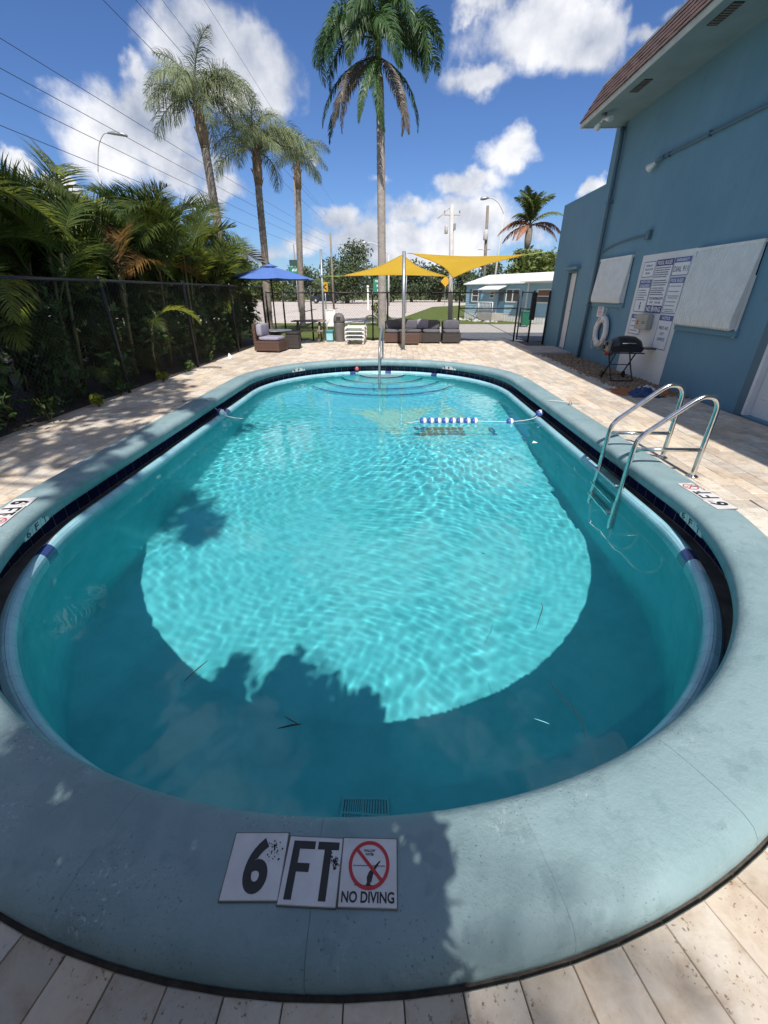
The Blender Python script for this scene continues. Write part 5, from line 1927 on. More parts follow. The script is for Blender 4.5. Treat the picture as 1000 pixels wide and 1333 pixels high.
mb = MB(); mb.box(-3.32, -2.95, 13.3, 13.66, 0.03, 0.40); weave(mb, -3.32, -2.95, 13.3, 13.66, 0.04, 0.40, None); mb.build('base', M['wicker_dark'], t)
cushion(-3.33, -2.94, 13.29, 13.67, 0.40, 0.47).build('seat_cushion', M['rubber'], t)
# dark lattice chair / wooden gate piece behind umbrella
t = thing('picnic_table', (-3.0, 15.6, 0), 'weathered wooden picnic table by the far fence left of the post', 'picnic table')
for y in (15.42, 15.56, 15.70, 15.84):
    MB().bbox(-3.60, -2.50, y - .06, y + .06, 0.62, 0.655, 0.005).build('top_plank', M['wood_grey'], t)
for y in (15.10, 15.23):
    MB().bbox(-3.60, -2.50, y - .058, y + .058, 0.345, 0.38, 0.005).build('seat_plank', M['wood_grey'], t)
for x in (-3.42, -2.68):
    MB().tube([(x, 15.20, 0.0), (x, 15.56, 0.62)], 0.035, 4).build('leg', M['wood_grey'], t)
    MB().tube([(x, 15.88, 0.0), (x, 15.60, 0.62)], 0.035, 4).build('leg', M['wood_grey'], t)
    MB().box(x + .04, x + .08, 15.06, 15.85, 0.28, 0.343).build('cross_beam', M['wood_grey'], t)
# trash can, teal cooler, white folded table, stacked loungers
t = thing('trash_can', (-2.02, 15.62, 0), 'dome topped grey litter bin by the far fence', 'bin')
MB().lathe([(0.165, 0.0), (0.175, 0.03), (0.185, 0.56), (0.185, 0.60)], (-2.02, 15.62, 0), 24).build('body', M['trash'], t)
MB().lathe([(0.192, 0.60), (0.192, 0.66), (0.185, 0.74), (0.155, 0.82), (0.09, 0.875), (0.0, 0.89)], (-2.02, 15.62, 0), 24).build('dome_lid', M['trash'], t)
mb = MB(); mb.box(-2.09, -1.95, 15.425, 15.45, 0.66, 0.78); mb.build('flap', M['rubber'], t)
t = thing('cooler_box', (-2.34, 15.55, 0), 'teal plastic crate between the post and the litter bin', 'crate')
MB().bbox(-2.46, -2.22, 15.42, 15.68, 0.0, 0.30, 0.02).build('body', M['teal_plastic'], t)
MB().bbox(-2.45, -2.23, 15.405, 15.43, 0.05, 0.26, 0.006).build('front_panel', M['lip'], t)
MB().bbox(-2.47, -2.21, 15.41, 15.69, 0.30, 0.36, 0.02).build('lid', M['teal_plastic'], t)
t = thing('folded_table', (-2.35, 15.85, 0), 'white folded table standing behind the teal crate', 'table')
mb = MB()
for x in (-2.48, -2.20):
    mb.tube([(x, 15.86, 0.0), (x, 15.88, 0.98)], 0.013, 8)
mb.tube([(-2.48, 15.88, 0.98), (-2.20, 15.88, 0.98)], 0.013, 8); mb.tube([(-2.48, 15.87, 0.5), (-2.20, 15.88, 0.98)], 0.01, 8)
mb.build('tubing', M['white_metal'], t)
MB().bbox(-2.46, -2.22, 15.872, 15.885, 0.45, 0.92, 0.004).build('panel', M['white_plastic'], t)
for k in range(4):
    z0 = 0.11 * k
    t = thing('stacking_lounger', (-1.40, 14.9, z0), ['bottom white lounger of the stack by the sofa', 'second white lounger from the bottom of the stack', 'third white lounger from the bottom of the stack', 'topmost white plastic lounger of the stack'][k], 'lounger', 'white plastic loungers in a stack')
    mb = MB()
    base = 0.17 + z0
    for sx in (-1, 1):
        P_ = [(-1.40 + sx * 0.27, 14.42, base - .02), (-1.40 + sx * 0.28, 14.52, base + .01), (-1.40 + sx * .28, 15.2, base), (-1.40 + sx * .28, 15.5, base + .03)]
        mb.tube(P_, [0.022, 0.028, 0.028, 0.022], 8)
    mb.build('side_rail', M['white_plastic'], t)
    for j in range(9):
        y = 14.46 + j * 0.12
        MB().bbox(-1.66, -1.14, y, y + 0.09, base - .006, base + .014, 0.005).build('slat', M['white_plastic'], t)
    for sx in (-1, 1):
        for y in (14.50, 15.42):
            if k == 0:
                MB().tube([(-1.40 + sx * .26, y, 0.0), (-1.40 + sx * .28, y, base)], [0.032, 0.026], 8).build('leg', M['white_plastic'], t)
            else:
                MB().tube([(-1.40 + sx * .315, y + .02 * k, base - .10), (-1.40 + sx * .285, y, base)], [0.022, 0.026], 8).build('leg', M['white_plastic'], t)
# ================================================================ street behind the fence
sheet('lawn', [(-4.4, 17.3), (-0.6, 16.4), (0.6, 19.4), (3.0, 24.8), (12, 25.4), (40, 26), (40, 72), (8.6, 62.5), (4.0, 56), (0.45, 33), (-0.9, 26.0), (-6.5, 25.4)], -0.022, M['grass'])
sheet('street', [(-0.9, 16.08), (30, 16.08), (30, 19.6), (0.3, 19.6)], -0.018, M['asphalt'])
sheet('pavement', [(0.3, 19.602), (30, 19.602), (30, 25.3), (3.0, 24.9)], -0.014, M['concrete'])
sheet('road', [(-90, 25.6), (-6.5, 25.4), (-0.9, 26.0), (0.45, 33), (4.0, 56), (8.6, 62.5), (120, 95), (120, 112), (-140, 100)], -0.018, M['road'])
for (a, b, w_) in (((-60, 57), (5, 62), .22), ((-60, 58), (5, 63), .22), ((-60, 80), (60, 91), .3), ((-40, 41), (0.5, 43), .2)):
    a = Vector(a); b = Vector(b); n_ = Vector((-(b - a).y, (b - a).x)).normalized() * w_ / 2
    sheet('lane_line', [tuple(a - n_), tuple(b - n_), tuple(b + n_), tuple(a + n_)], -0.012, M['marking'])
sheet('verge', [(-140, 100.2), (120, 112.2), (120, 150), (-140, 150)], -0.02, M['grass'])
sheet('hedge_soil', [(-11, -3), (-4.64, -3), (-4.64, 16.4), (-11, 16.4)], -0.012, M['soil'])

# ---------------------------------------------------------------- pale blue mobile home
HA = Vector((4.4, 31.5)); HB = Vector((8.0, 24.5))
HU = (HB - HA).normalized(); HN = Vector((-HU.y, HU.x)) * -1      # HN points away from the street camera side
if HN.dot(Vector((0, 0)) - HA) > 0:
    HN = -HN
HL = 8.6
house = thing('mobile_home', (HA.x, HA.y, 0), 'pale blue mobile home with white roof beyond the fence', 'house')


def hw(u, z, o=0.0):
    """Point on the front wall: u metres along, z up, o metres out towards the viewer."""
    p = HA + HU * u - HN * o
    return (p.x, p.y, z)


def hbox(mb, u0, u1, z0, z1, o0, o1):
    vs = [hw(u, z, o) for o in (o0, o1) for z in (z0, z1) for u in (u0, u1)]
    return mb.add(vs, [(0, 1, 3, 2), (4, 6, 7, 5), (0, 4, 5, 1), (2, 3, 7, 6), (0, 2, 6, 4), (1, 5, 7, 3)])


mb = MB(); hbox(mb, 0, HL, 0.34, 2.0, -3.4, 0.0); mb.build('wall', M['house_blue'], house)
mb = MB()
for k in range(13):
    z = 0.36 + k * 0.126
    mb.add([hw(0, z, 0.016), hw(HL, z, 0.016), hw(HL, z + 0.12, 0.003), hw(0, z + 0.12, 0.003), hw(0, z, 0.0), hw(HL, z, 0.0)], [(0, 1, 2, 3), (4, 5, 1, 0)])
sd = mb.build('siding', M['house_blue'], house); sd['kind'] = 'stuff'
mb = MB(); hbox(mb, -0.02, HL, -0.02, 0.33, -3.4, 0.03)
mb.build('skirting', M['roof_white'], house)
mb = MB()
for k in range(40):
    hbox(mb, 0.02 + k * 0.21, 0.035 + k * 0.21, 0.0, 0.33, 0.03, 0.036)
s_ = mb.build('skirting_rib', M['galv'], house); s_['kind'] = 'stuff'
mb = MB()
mb.add([hw(-0.15, 1.985, 0.18), hw(HL + .2, 1.985, 0.18), hw(HL + .2, 2.52, -1.8), hw(-0.15, 2.52, -1.8), hw(HL + .2, 1.985, -3.6), hw(-.15, 1.985, -3.6)], [(0, 1, 2, 3), (3, 2, 4, 5), (0, 3, 5), (1, 4, 2)])
mb.add([hw(-0.15, 1.93, 0.18), hw(HL + .2, 1.93, 0.18), hw(HL + .2, 1.985, 0.18), hw(-0.15, 1.985, 0.18)], [(0, 1, 2, 3)])
mb.add([hw(-0.15, 1.93, 0.18), hw(HL + .2, 1.93, 0.18), hw(HL + .2, 1.93, 0.0), hw(-0.15, 1.93, 0.0)], [(3, 2, 1, 0)])
mb.build('roof', M['roof_white'], house)
mb = MB(); mb.add([hw(5.7, 2.03, 0.6), hw(HL + .2, 2.03, 0.6), hw(HL + .2, 2.34, -0.9), hw(5.7, 2.34, -0.9), hw(5.7, 1.99, 0.6), hw(HL + .2, 1.99, 0.6)], [(0, 1, 2, 3), (4, 5, 1, 0)]); mb.build('porch_roof', M['roof_white'], house)
for (u0, u1, z0, z1, shut, blind) in ((0.66, 1.40, 0.95, 1.68, True, False), (2.50, 2.96, 1.17, 1.60, False, False), (4.0, 5.16, 0.98, 1.68, False, False), (6.52, 7.49, 0.98, 1.66, False, True)):
    mb = MB()
    e = 0.06
    hbox(mb, u0, u1, z1 - e, z1, 0.0, 0.05); hbox(mb, u0, u1, z0, z0 + e, 0.0, 0.05); hbox(mb, u0, u0 + e, z0 + e, z1 - e, 0, 0.05); hbox(mb, u1 - e, u1, z0 + e, z1 - e, 0, 0.05)
    if u1 - u0 > 0.9 and not blind:
        hbox(mb, (u0 + u1) / 2 - .03, (u0 + u1) / 2 + .03, z0 + e, z1 - e, 0, .045)
    else:
        hbox(mb, u0 + e, u1 - e, (z0 + z1) / 2 - .02, (z0 + z1) / 2 + .02, 0, .045)
    wd = mb.build('window', M['roof_white'], house)
    mb = MB(); hbox(mb, u0 + e, u1 - e, z0 + e, z1 - e, 0.018, 0.024); mb.build('pane', M['glass_dark'], wd)
    if blind:
        mb = MB(); hbox(mb, u0 + e, u1 - e, (z0 + z1) / 2, z1 - e, 0.025, 0.028); mb.build('blind', M['blind'], wd)
    if shut:
        for a, b in ((u0 - .22, u0 - .01), (u1 + .01, u1 + .22)):
            mb = MB(); hbox(mb, a, b, z0, z1, 0.0, 0.04); mb.build('shutter', M['shutter_blue'], house)
mb = MB(); hbox(mb, 3.30, 3.95, 0.42, 1.64, 0.0, 0.03); dr = mb.build('door', M['shutter_blue'], house)
mb = MB(); hbox(mb, 3.42, 3.83, 1.05, 1.52, 0.031, 0.036); mb.build('door_pane', M['glass_dark'], dr)
mb = MB(); hbox(mb, 5.72, 5.84, 0.34, 1.98, 0.0, 0.05); mb.build('corner_trim', M['roof_white'], house)
mb = MB(); mb.add([hw(2.2, 1.88, 0.02), hw(4.1, 1.88, 0.02), hw(4.1, 1.66, 0.75), hw(2.2, 1.66, 0.75), hw(2.2, 1.85, 0.02), hw(4.1, 1.85, 0.02), hw(4.1, 1.62, 0.75), hw(2.2, 1.62, 0.75)], [(0, 3, 2, 1), (4, 5, 6, 7), (3, 7, 6, 2), (0, 4, 7, 3), (1, 2, 6, 5)]); mb.build('door_awning', M['roof_white'], house)
mb = MB(); hbox(mb, 2.6, 4.0, 0.0, 0.40, 0.04, 0.9); mb.build('porch', M['concrete'], house)
for k in range(3):
    mb = MB(); hbox(mb, 2.0 + .2 * k, 2.6, 0.0, 0.13 * (k + 1), 0.1, 0.85); mb.build('porch_step', M['roof_white'], house)
for (u, z0, z1) in ((2.62, .40, .98), (3.95, .40, .98)):
    mb = MB(); mb.tube([hw(u, z0, 0.88), hw(u, z1, 0.88)], 0.025, 6); mb.build('porch_post', M['roof_white'], house)
mb = MB(); mb.tube([hw(1.98, .62, 0.88), hw(2.62, .98, 0.88), hw(3.95, .98, 0.88)], 0.025, 6)
for k in range(9):
    mb.tube([hw(2.72 + .13 * k, .40, .88), hw(2.72 + .13 * k, .98, .88)], 0.012, 5)
mb.build('porch_railing', M['roof_white'], house)
# bins and bits beside it
t = thing('wheeled_bin', (6.2, 22.95, 0), 'green wheeled bin in front of the mobile home', 'bin')
mb = MB()
vs = [(6.03, 22.85, .06), (6.36, 22.85, .06), (6.36, 23.15, .06), (6.03, 23.15, .06), (5.98, 22.78, .62), (6.41, 22.78, .62), (6.41, 23.22, .62), (5.98, 23.22, .62)]
mb.add(vs, [(0, 3, 2, 1), (4, 5, 6, 7), (0, 1, 5, 4), (1, 2, 6, 5), (2, 3, 7, 6), (3, 0, 4, 7)]); mb.build('body', M['green_bin'], t)
MB().bbox(5.96, 6.43, 22.76, 23.25, 0.625, 0.70, 0.02).build('lid', M['green_bin'], t)
for x in (6.03, 6.36):
    MB().lathe([(0.03, -.03), (0.08, -.025), (0.08, .025), (0.03, .03)], n=14, m=Matrix.Translation((x, 23.2, .08)) @ Matrix.Rotation(R(90), 4, 'Y')).build('wheel', M['rubber'], t)
random.seed(4)
mb = MB()
for k in range(26):
    u = random.uniform(1.0, 4.8); o_ = random.uniform(1.0, 1.9); s_ = random.uniform(.06, .14)
    p = hw(u, 0, o_)
    mb.lathe([(s_, 0), (s_ * .8, s_ * .5), (0, s_ * .7)], (p[0], p[1], -0.02), 6, smooth=False)
st = mb.build('border_stones', M['pole_concrete'])
tag(st, 'pale stones lying on the lawn before the mobile home', 'stones', kind='stuff')

# ---------------------------------------------------------------- poles, lamps, wires


def pole(x, y, h, r0, r1, mat, name, label, cat='pole', lean=(0, 0), group='poles along the street'):
    t = thing(name, (x, y, 0), label, cat, group)
    MB().tube([(x, y, -0.02), (x + lean[0] * .5, y + lean[1] * .5, h / 2), (x + lean[0], y + lean[1], h)], [r0, (r0 + r1) / 2, r1], 12).build('shaft', M[mat], t)
    return t


t = pole(1.86, 16.62, 3.98, 0.085, 0.07, 'pole_concrete', 'utility_pole', 'white utility pole with crossarm right of the centre palm', lean=(-0.22, 0))
px_, pz_ = 1.64, 3.98
MB().bbox(1.40, 1.92, 16.58, 16.62, 3.70, 3.76, 0.006).build('crossarm', M['pole_concrete'], t)
for x in (1.42, 1.66, 1.90):
    MB().lathe([(0.012, 0), (0.025, .02), (0.015, .05), (0.025, .07), (0.0, .09)], (x, 16.60, 3.76), 10).build('insulator', M['galv'], t)
MB().lathe([(0.04, 0), (0.055, .01), (0.055, .22), (0.04, .24)], (1.50, 16.58, 3.2), 12).build('transformer', M['pole_concrete'], t)
MB().bbox(1.72, 1.80, 16.54, 16.60, 3.30, 3.48, 0.006).build('fuse_box', M['galv'], t)
mb = MB(); mb.tube([(1.58, 16.58, 3.9), (1.35, 16.58, 3.72), (1.20, 16.58, 3.62)], 0.008, 5); mb.build('bracket', M['galv'], t)
t = pole(7.95, 45, 8.15, 0.16, 0.12, 'pole_wood', 'utility_pole', 'dark wooden utility pole with transformer beside the coconut palm', lean=(-0.42, 0))
MB().lathe([(0.16, 0), (0.2, .05), (0.2, .7), (0.1, .8)], (7.55, 44.75, 5.6), 12).build('transformer', M['pole_concrete'], t)
mb = MB()
for dx, z in ((-.55, 3.6), (.55, 3.6), (-.4, 3.2)):
    mb.lathe([(0.05, 0), (0.16, .05), (0.16, .28), (0.05, .3)], (7.75 + dx, 44.8, z), 10)
mb.tube([(7.2, 44.9, 3.7), (8.3, 44.9, 3.7)], 0.03, 6); mb.tube([(7.0, 44.9, 4.9), (8.1, 44.9, 4.9)], 0.025, 6)
mb.build('equipment', M['galv'], t)


def street_lamp(x, y, h, reach, label, r=0.11, mat='pole_concrete', lean=0.0, drop=-0.35):
    t = thing('street_lamp', (x, y, 0), label, 'street lamp', 'street lamps')
    MB().tube([(x, y, -.02), (x + lean, y, h)], [r, r * .65], 10).build('mast', M[mat], t)
    P_ = smooth_path([(x + lean, y, h - 0.1), (x + lean + reach * .35, y, h + .55 + drop * -.5), (x + lean + reach * .75, y, h + 1.0 + drop * -.4), (x + lean + reach, y, h + 1.05 + drop * -.4)], 4)
    MB().tube(P_, r * .42, 8).build('arm', M[mat], t)
    e = P_[-1]
    d = math.copysign(1, reach)
    MB().tube([e, e + Vector((d * .25, 0, .0)), e + Vector((d * .65, 0, -.05)), e + Vector((d * .8, 0, -.10))], [r * .5, r * 1.3, r * 1.4, r * .6], 10).build('luminaire', M['galv'], t)
    return t


street_lamp(9.65, 50, 8.3, -1.6, 'street lamp with curved arm between the wooden pole and palm', 0.11, lean=0.35)
street_lamp(-12.75, 22, 6.05, 0.8, 'street lamp rising over the palm hedge at upper left', 0.05, lean=0.0)
street_lamp(-1.35, 60, 5.6, -2.6, 'distant street lamp arm showing left of the centre palm trunk', 0.14)
pole(-8.35, 40, 9.7, 0.24, 0.16, 'pole_wood', 'utility_pole', 'tall wooden utility pole right of the queen palms', lean=(0.36, 0))
pole(-6.4, 46, 6.3, 0.10, 0.08, 'pole_wood', 'utility_pole', 'thin distant wooden pole left of the big round tree')
pole(-11.8, 55, 6.2, 0.09, 0.06, 'pole_wood', 'utility_pole', 'thinnest far pole between the umbrella and the round tree')
# overhead cables on the left, running with the pool
LN = thing('overhead_cables', (-9, 20, 5), 'dark overhead cables crossing the upper left sky', 'cables')
for (X, y0, z0, y1, z1) in ((-9.0, 13.0, 6.55, 60, 7.6), (-9.0, 12.7, 5.96, 60, 6.9), (-9.0, 12.45, 5.47, 60, 6.3), (-9.0, 12.15, 4.83, 60, 5.6),
                            (-9.6, 19.2, 9.8, 62, 9.5), (-10.2, 23.0, 11.4, 64, 11.0), (-9.2, 23.1, 11.4, 64, 10.2), (-8.6, 26.2, 12.7, 66, 11.6)):
    P_ = []
    for k in range(21):
        f = -0.9 + 1.9 * k / 20
        y = y0 + (y1 - y0) * f
        P_.append((X, y, z0 + (z1 - z0) * f + (0.55 * (f * f - f) if f > 0 else 0.35 * (f * f - f) * .6)))
    MB().tube(P_, 0.008 if X > -9.5 else 0.011, 5).build('cable', M['wire'], LN)

# ---------------------------------------------------------------- street signs


def post_sign(x, y, h, w, hh, mat, label, lettering=None, r=0.03, ink='sign_white', z=None, diamond=False, extra=None):
    t = thing('street_sign', (x, y, 0), label, 'sign', 'street signs')
    MB().tube([(x, y + .04, -0.02), (x, y + .04, h)], r, 8).build('post', M['galv'], t)
    zc = h - hh / 2
    fm = frame((x, y, zc), (1, 0, 0), (0, 0, 1))
    if diamond:
        fm = fm @ Matrix.Rotation(R(45), 4, 'Z')
    MB().bbox(-w / 2, w / 2, -hh / 2, hh / 2, -.012, .0, .003, fm).build('plate', M[mat], t)
    if lettering:
        mb = MB()
        for i, (s, cy_, tw, th) in enumerate(lettering):
            text(mb, s, fm, 0, cy_, tw, th, 0.02, .004)
        mb.build('lettering', M[ink], t)
    return t


t = post_sign(-8.6, 40, 3.35, 1.15, 0.45, 'sign_green', 'green street name sign above the blue umbrella', [('AVE', 0, 0.6, 0.2)])
MB().bbox(-9.05, -8.25, 39.98, 40.02, 3.42, 3.86, .01).build('upper_plate', M['sign_dark'], t)
t = post_sign(-1.55, 38, 2.45, 1.05, 1.05, 'sign_green', 'square green road sign left of the centre palm trunk', [('NORTH', .36, .7, .16), ('Road', 0.03, .5, .16), ('110', -.28, .4, .16)])
t = post_sign(0.55, 38, 3.05, 1.15, 0.36, 'roof_white', 'white street name sign right of the palm trunk', [('STREET', 0, .6, .12)], ink='ink')
t = post_sign(-3.75, 24, 1.95, 0.30, 0.42, 'sign_yellow', 'small yellow and black arrow sign by the thin post', [('<', 0, .18, .3)], ink='ink')
t = post_sign(5.9, 62, 3.2, 0.9, 0.9, 'sign_yellow', 'yellow diamond sign under the right shade sail', None, diamond=True)
for x, y, h, lb in ((-2.9, 44, 1.9, 'short white marker post left of the green road sign'), (3.9, 36, 1.55, 'white mailbox post on the lawn left of the white pole')):
    t = thing('marker_post', (x, y, 0), lb, 'post')
    MB().bbox(x - .07, x + .07, y - .07, y + .07, -.02, h, .02).build('shaft', M['roof_white'], t)
    MB().bbox(x - .10, x + .10, y - .16, y + .10, h, h + .16, .03).build('cap', M['roof_white'], t)

# ---------------------------------------------------------------- dark parked car across the road
t = thing('dark_car', (-11.4, 72, 0), 'dark estate car crossing beyond the thin post', 'car')
cm = Matrix.Translation((-11.3, 72, 0)) @ Matrix.Rotation(R(4), 4, 'Z')
body = [(-2.1, .35), (-2.15, .75), (-1.9, .98), (-1.0, 1.05), (-0.35, 1.62), (1.5, 1.66), (2.05, 1.05), (2.15, .8), (2.1, .35), (1.75, .33), (1.65, .6), (1.4, .7), (1.15, .6), (1.05, .33), (-1.0, .33), (-1.1, .6), (-1.35, .7), (-1.6, .6), (-1.7, .33)]
mb = MB(); mb.prism(body, 'y', -0.85, 0.85); mb.v = [tuple(cm @ Vector(p)) for p in mb.v]; mb.build('body', M['car_paint'], t)
for pts in ([(-0.85, 1.08), (-0.32, 1.54), (0.45, 1.57), (0.45, 1.08)], [(0.55, 1.08), (0.55, 1.57), (1.4, 1.58), (1.75, 1.1)]):
    mb = MB(); mb.prism(pts, 'y', -0.865, -0.855); mb.v = [tuple(cm @ Vector(p)) for p in mb.v]; mb.build('side_window', M['glass_dark'], t)
for x in (-1.35, 1.4):
    for y in (-.8, .8):
        wl = MB().lathe([(0.1, -.1), (0.33, -.1), (0.35, 0), (0.33, .1), (0.1, .1)], n=16, m=cm @ Matrix.Translation((x, y, .35)) @ Matrix.Rotation(R(90), 4, 'X')).build('wheel', M['rubber'], t)
        MB().lathe([(0.2, -.105), (0.2, .105)], n=12, m=cm @ Matrix.Translation((x, y, .35)) @ Matrix.Rotation(R(90), 4, 'X')).build('rim', M['galv'], wl)
mb = MB(); mb.bbox(-2.17, -2.1, -.7, -.45, .72, .88, .02, cm); mb.build('headlight', M['roof_white'], t)

# ================================================================ vegetation


def frond_mesh(name, L, pairs, ll, lw, a0, a1, droop, vee, seed, start=0.14, plume=0.0, sweep=62, rach=0.012, curl=0.0):
    """A pinnate palm leaf along +x: rachis arches from a0 to a1 degrees, leaflets droop."""
    rnd = random.Random(seed)
    N_ = 14
    pts = [Vector((0, 0, 0))]
    side = 0.0
    tang = []
    for i in range(N_):
        f = (i + .5) / N_
        a = R(a0 + (a1 - a0) * f ** 1.15)
        side += curl / N_
        d = Vector((math.cos(a) * math.cos(side), math.cos(a) * math.sin(side), math.sin(a)))
        tang.append(d)
        pts.append(pts[-1] + d * (L / N_))
    mb = MB()
    mb.tube(pts, [rach * (1 - .8 * i / N_) + .002 for i in range(N_ + 1)], 5, smooth=True)

    def at(f):
        x = f * N_; i = min(int(x), N_ - 1)
        return pts[i].lerp(pts[i + 1], x - i), tang[i]
    for k in range(pairs):
        f = start + (1 - start) * (k + .5) / pairs
        p, tg = at(f)
        sd = Vector((0, 0, 1)).cross(tg)
        if sd.length < .1:
            sd = Vector((0, 1, 0))
        sd.normalize()
        up = tg.cross(sd)
        prof = math.sin(math.pi * min(1, (f - start) / (1 - start) * .80 + .18)) ** .7
        for sgn in (-1, 1):
            sw = R(sweep - 22 * f + rnd.uniform(-9, 9))
            ve = R(vee + rnd.uniform(-8, 8) + rnd.choice((-1, 0, 1)) * plume)
            d = tg * math.cos(sw) + (sd * sgn * math.cos(ve) + up * math.sin(ve)) * math.sin(sw)
            d.normalize()
            l = ll * prof * rnd.uniform(.85, 1.1)
            dr = droop * rnd.uniform(.7, 1.25)
            q = [p]
            dd = d.copy()
            for s_ in range(3):
                q.append(q[-1] + dd * l / 3)
                dd = (dd + Vector((0, 0, -dr))).normalized()
            wv_ = d.cross(up)
            if wv_.length < .05:
                wv_ = tg.copy()
            wv_ = (tg - d * tg.dot(d)).normalized()
            w_ = lw * (0.6 + .4 * prof)
            vs = [q[0] - wv_ * w_ * .35, q[0] + wv_ * w_ * .35, q[1] - wv_ * w_ * .5, q[1] + wv_ * w_ * .5, q[2] - wv_ * w_ * .38, q[2] + wv_ * w_ * .38, q[3]]
            mb.add(vs, [(0, 1, 3, 2), (2, 3, 5, 4), (4, 5, 6)], False)
    return mb.mesh(name)


def place_frond(me, mat, parent, p, az, tilt=0.0, roll=0.0, sc=1.0, name='frond'):
    o = put(name, me, parent, None, Matrix.Translation(Vector(p)) @ Matrix.Rotation(az, 4, 'Z') @ Matrix.Rotation(-tilt, 4, 'Y') @ Matrix.Rotation(roll, 4, 'X') @ Matrix.Scale(sc, 4))
    if not me.materials:
        me.materials.append(mat)
    o.material_slots[0].link = 'OBJECT'
    o.material_slots[0].material = mat
    return o


def trunk(mb, pts, rads, ring=0.12, n=12, amp=0.03):
    P_ = smooth_path(pts, 10)
    m_ = len(P_)
    out, rs = [], []
    tot = sum((P_[i + 1] - P_[i]).length for i in range(m_ - 1))
    K = int(tot / ring) * 2
    for k in range(K + 1):
        f = k / K * (m_ - 1); i = min(int(f), m_ - 2)
        out.append(P_[i].lerp(P_[i + 1], f - i))
        g = k / K * (len(rads) - 1); j = min(int(g), len(rads) - 2)
        rs.append((rads[j] + (rads[j + 1] - rads[j]) * (g - j)) * (1 + (amp if k % 2 else -amp)))
    mb.tube(out, rs, n)
    return out


# --- royal palm in the middle
ROY = [frond_mesh('royal_frond', 3.1, 110, 0.60, 0.034, 50, -95, 0.55, 5, 1, plume=35, rach=.03),
       frond_mesh('royal_frond', 3.0, 105, 0.60, 0.034, 35, -88, 0.6, 0, 2, plume=35, rach=.03),
       frond_mesh('royal_hanging_frond', 3.2, 105, 0.42, 0.034, -22, -96, 0.75, -10, 3, plume=25, rach=.028),
       frond_mesh('royal_upright_frond', 2.4, 85, 0.5, 0.034, 80, -25, 0.45, 8, 4, plume=35, rach=.03)]
t = thing('royal_palm', (-0.77, 21.56, 0), 'tall royal palm with pale ringed trunk in the centre', 'palm tree', 'palm trees')
mb = MB(); trunk(mb, [(-0.77, 21.56, -.02), (-0.78, 21.56, 2), (-0.80, 21.56, 4), (-0.84, 21.56, 8), (-0.90, 21.56, 8.75)], [0.20, 0.185, 0.17, 0.165, 0.15, 0.135], .14); mb.build('trunk', M['bark_royal'], t)
top = Vector((-0.93, 21.56, 9.75))
MB().tube(smooth_path([(-0.90, 21.56, 8.7), (-0.91, 21.56, 8.95), (-0.92, 21.56, 9.4), (-0.93, 21.56, 9.8)], 4), [0.13 + .02 * math.sin(k * .26) - .004 * k for k in range(13)], 12).build('crownshaft', M['crownshaft'], t)
random.seed(12)
for az, kind, tl in [(185, 0, -4), (205, 1, 0), (165, 1, 5), (-5, 0, 0), (15, 1, 2), (-30, 1, -5), (-60, 0, 10), (-110, 1, 5), (-140, 0, 8), (60, 0, 8), (100, 0, 0), (140, 3, 0), (40, 3, 0), (-90, 3, -5), (230, 3, 5), (0, 3, 12), (180, 3, 14), (-45, 3, 16), (10, 0, 14), (172, 0, 12), (192, 0, -20), (168, 1, -14), (6, 0, -20), (-14, 1, -14), (-75, 0, -18), (-105, 1, -12), (215, 0, -16), (-35, 0, -16)]:
    place_frond(ROY[kind], M['leaf_royal'], t, top + Vector((0, 0, random.uniform(-.15, .1))), R(az + random.uniform(-6, 6)), R(tl), R(random.uniform(-25, 25)), random.uniform(.9, 1.08))
for az, sc in [(200, 1.0), (172, .9), (-70, 1.0), (-12, .9), (235, 1.05), (-35, 1.0), (160, 1.05), (255, .95), (-100, .9)]:
    place_frond(ROY[2], M['leaf_royal_dry'] if az in (-70, 235, 172, -35) else M['leaf_royal'], t, top + Vector((0, 0, -.55)), R(az), R(random.uniform(-12, 14)), R(random.uniform(-20, 20)), sc)

# --- queen palms behind the hedge
QUE = [frond_mesh('queen_frond', 1.9, 95, 0.60, 0.013, 62, -55, 0.85, 5, 11, plume=40, rach=.022),
       frond_mesh('queen_frond', 2.1, 100, 0.62, 0.013, 42, -70, 0.95, 0, 12, plume=40, rach=.022),
       frond_mesh('queen_frond', 1.8, 90, 0.58, 0.013, 15, -80, 1.0, -5, 13, plume=40, rach=.022),
       frond_mesh('queen_frond', 1.7, 90, 0.52, 0.013, 85, 5, 0.7, 5, 14, plume=40, rach=.022)]


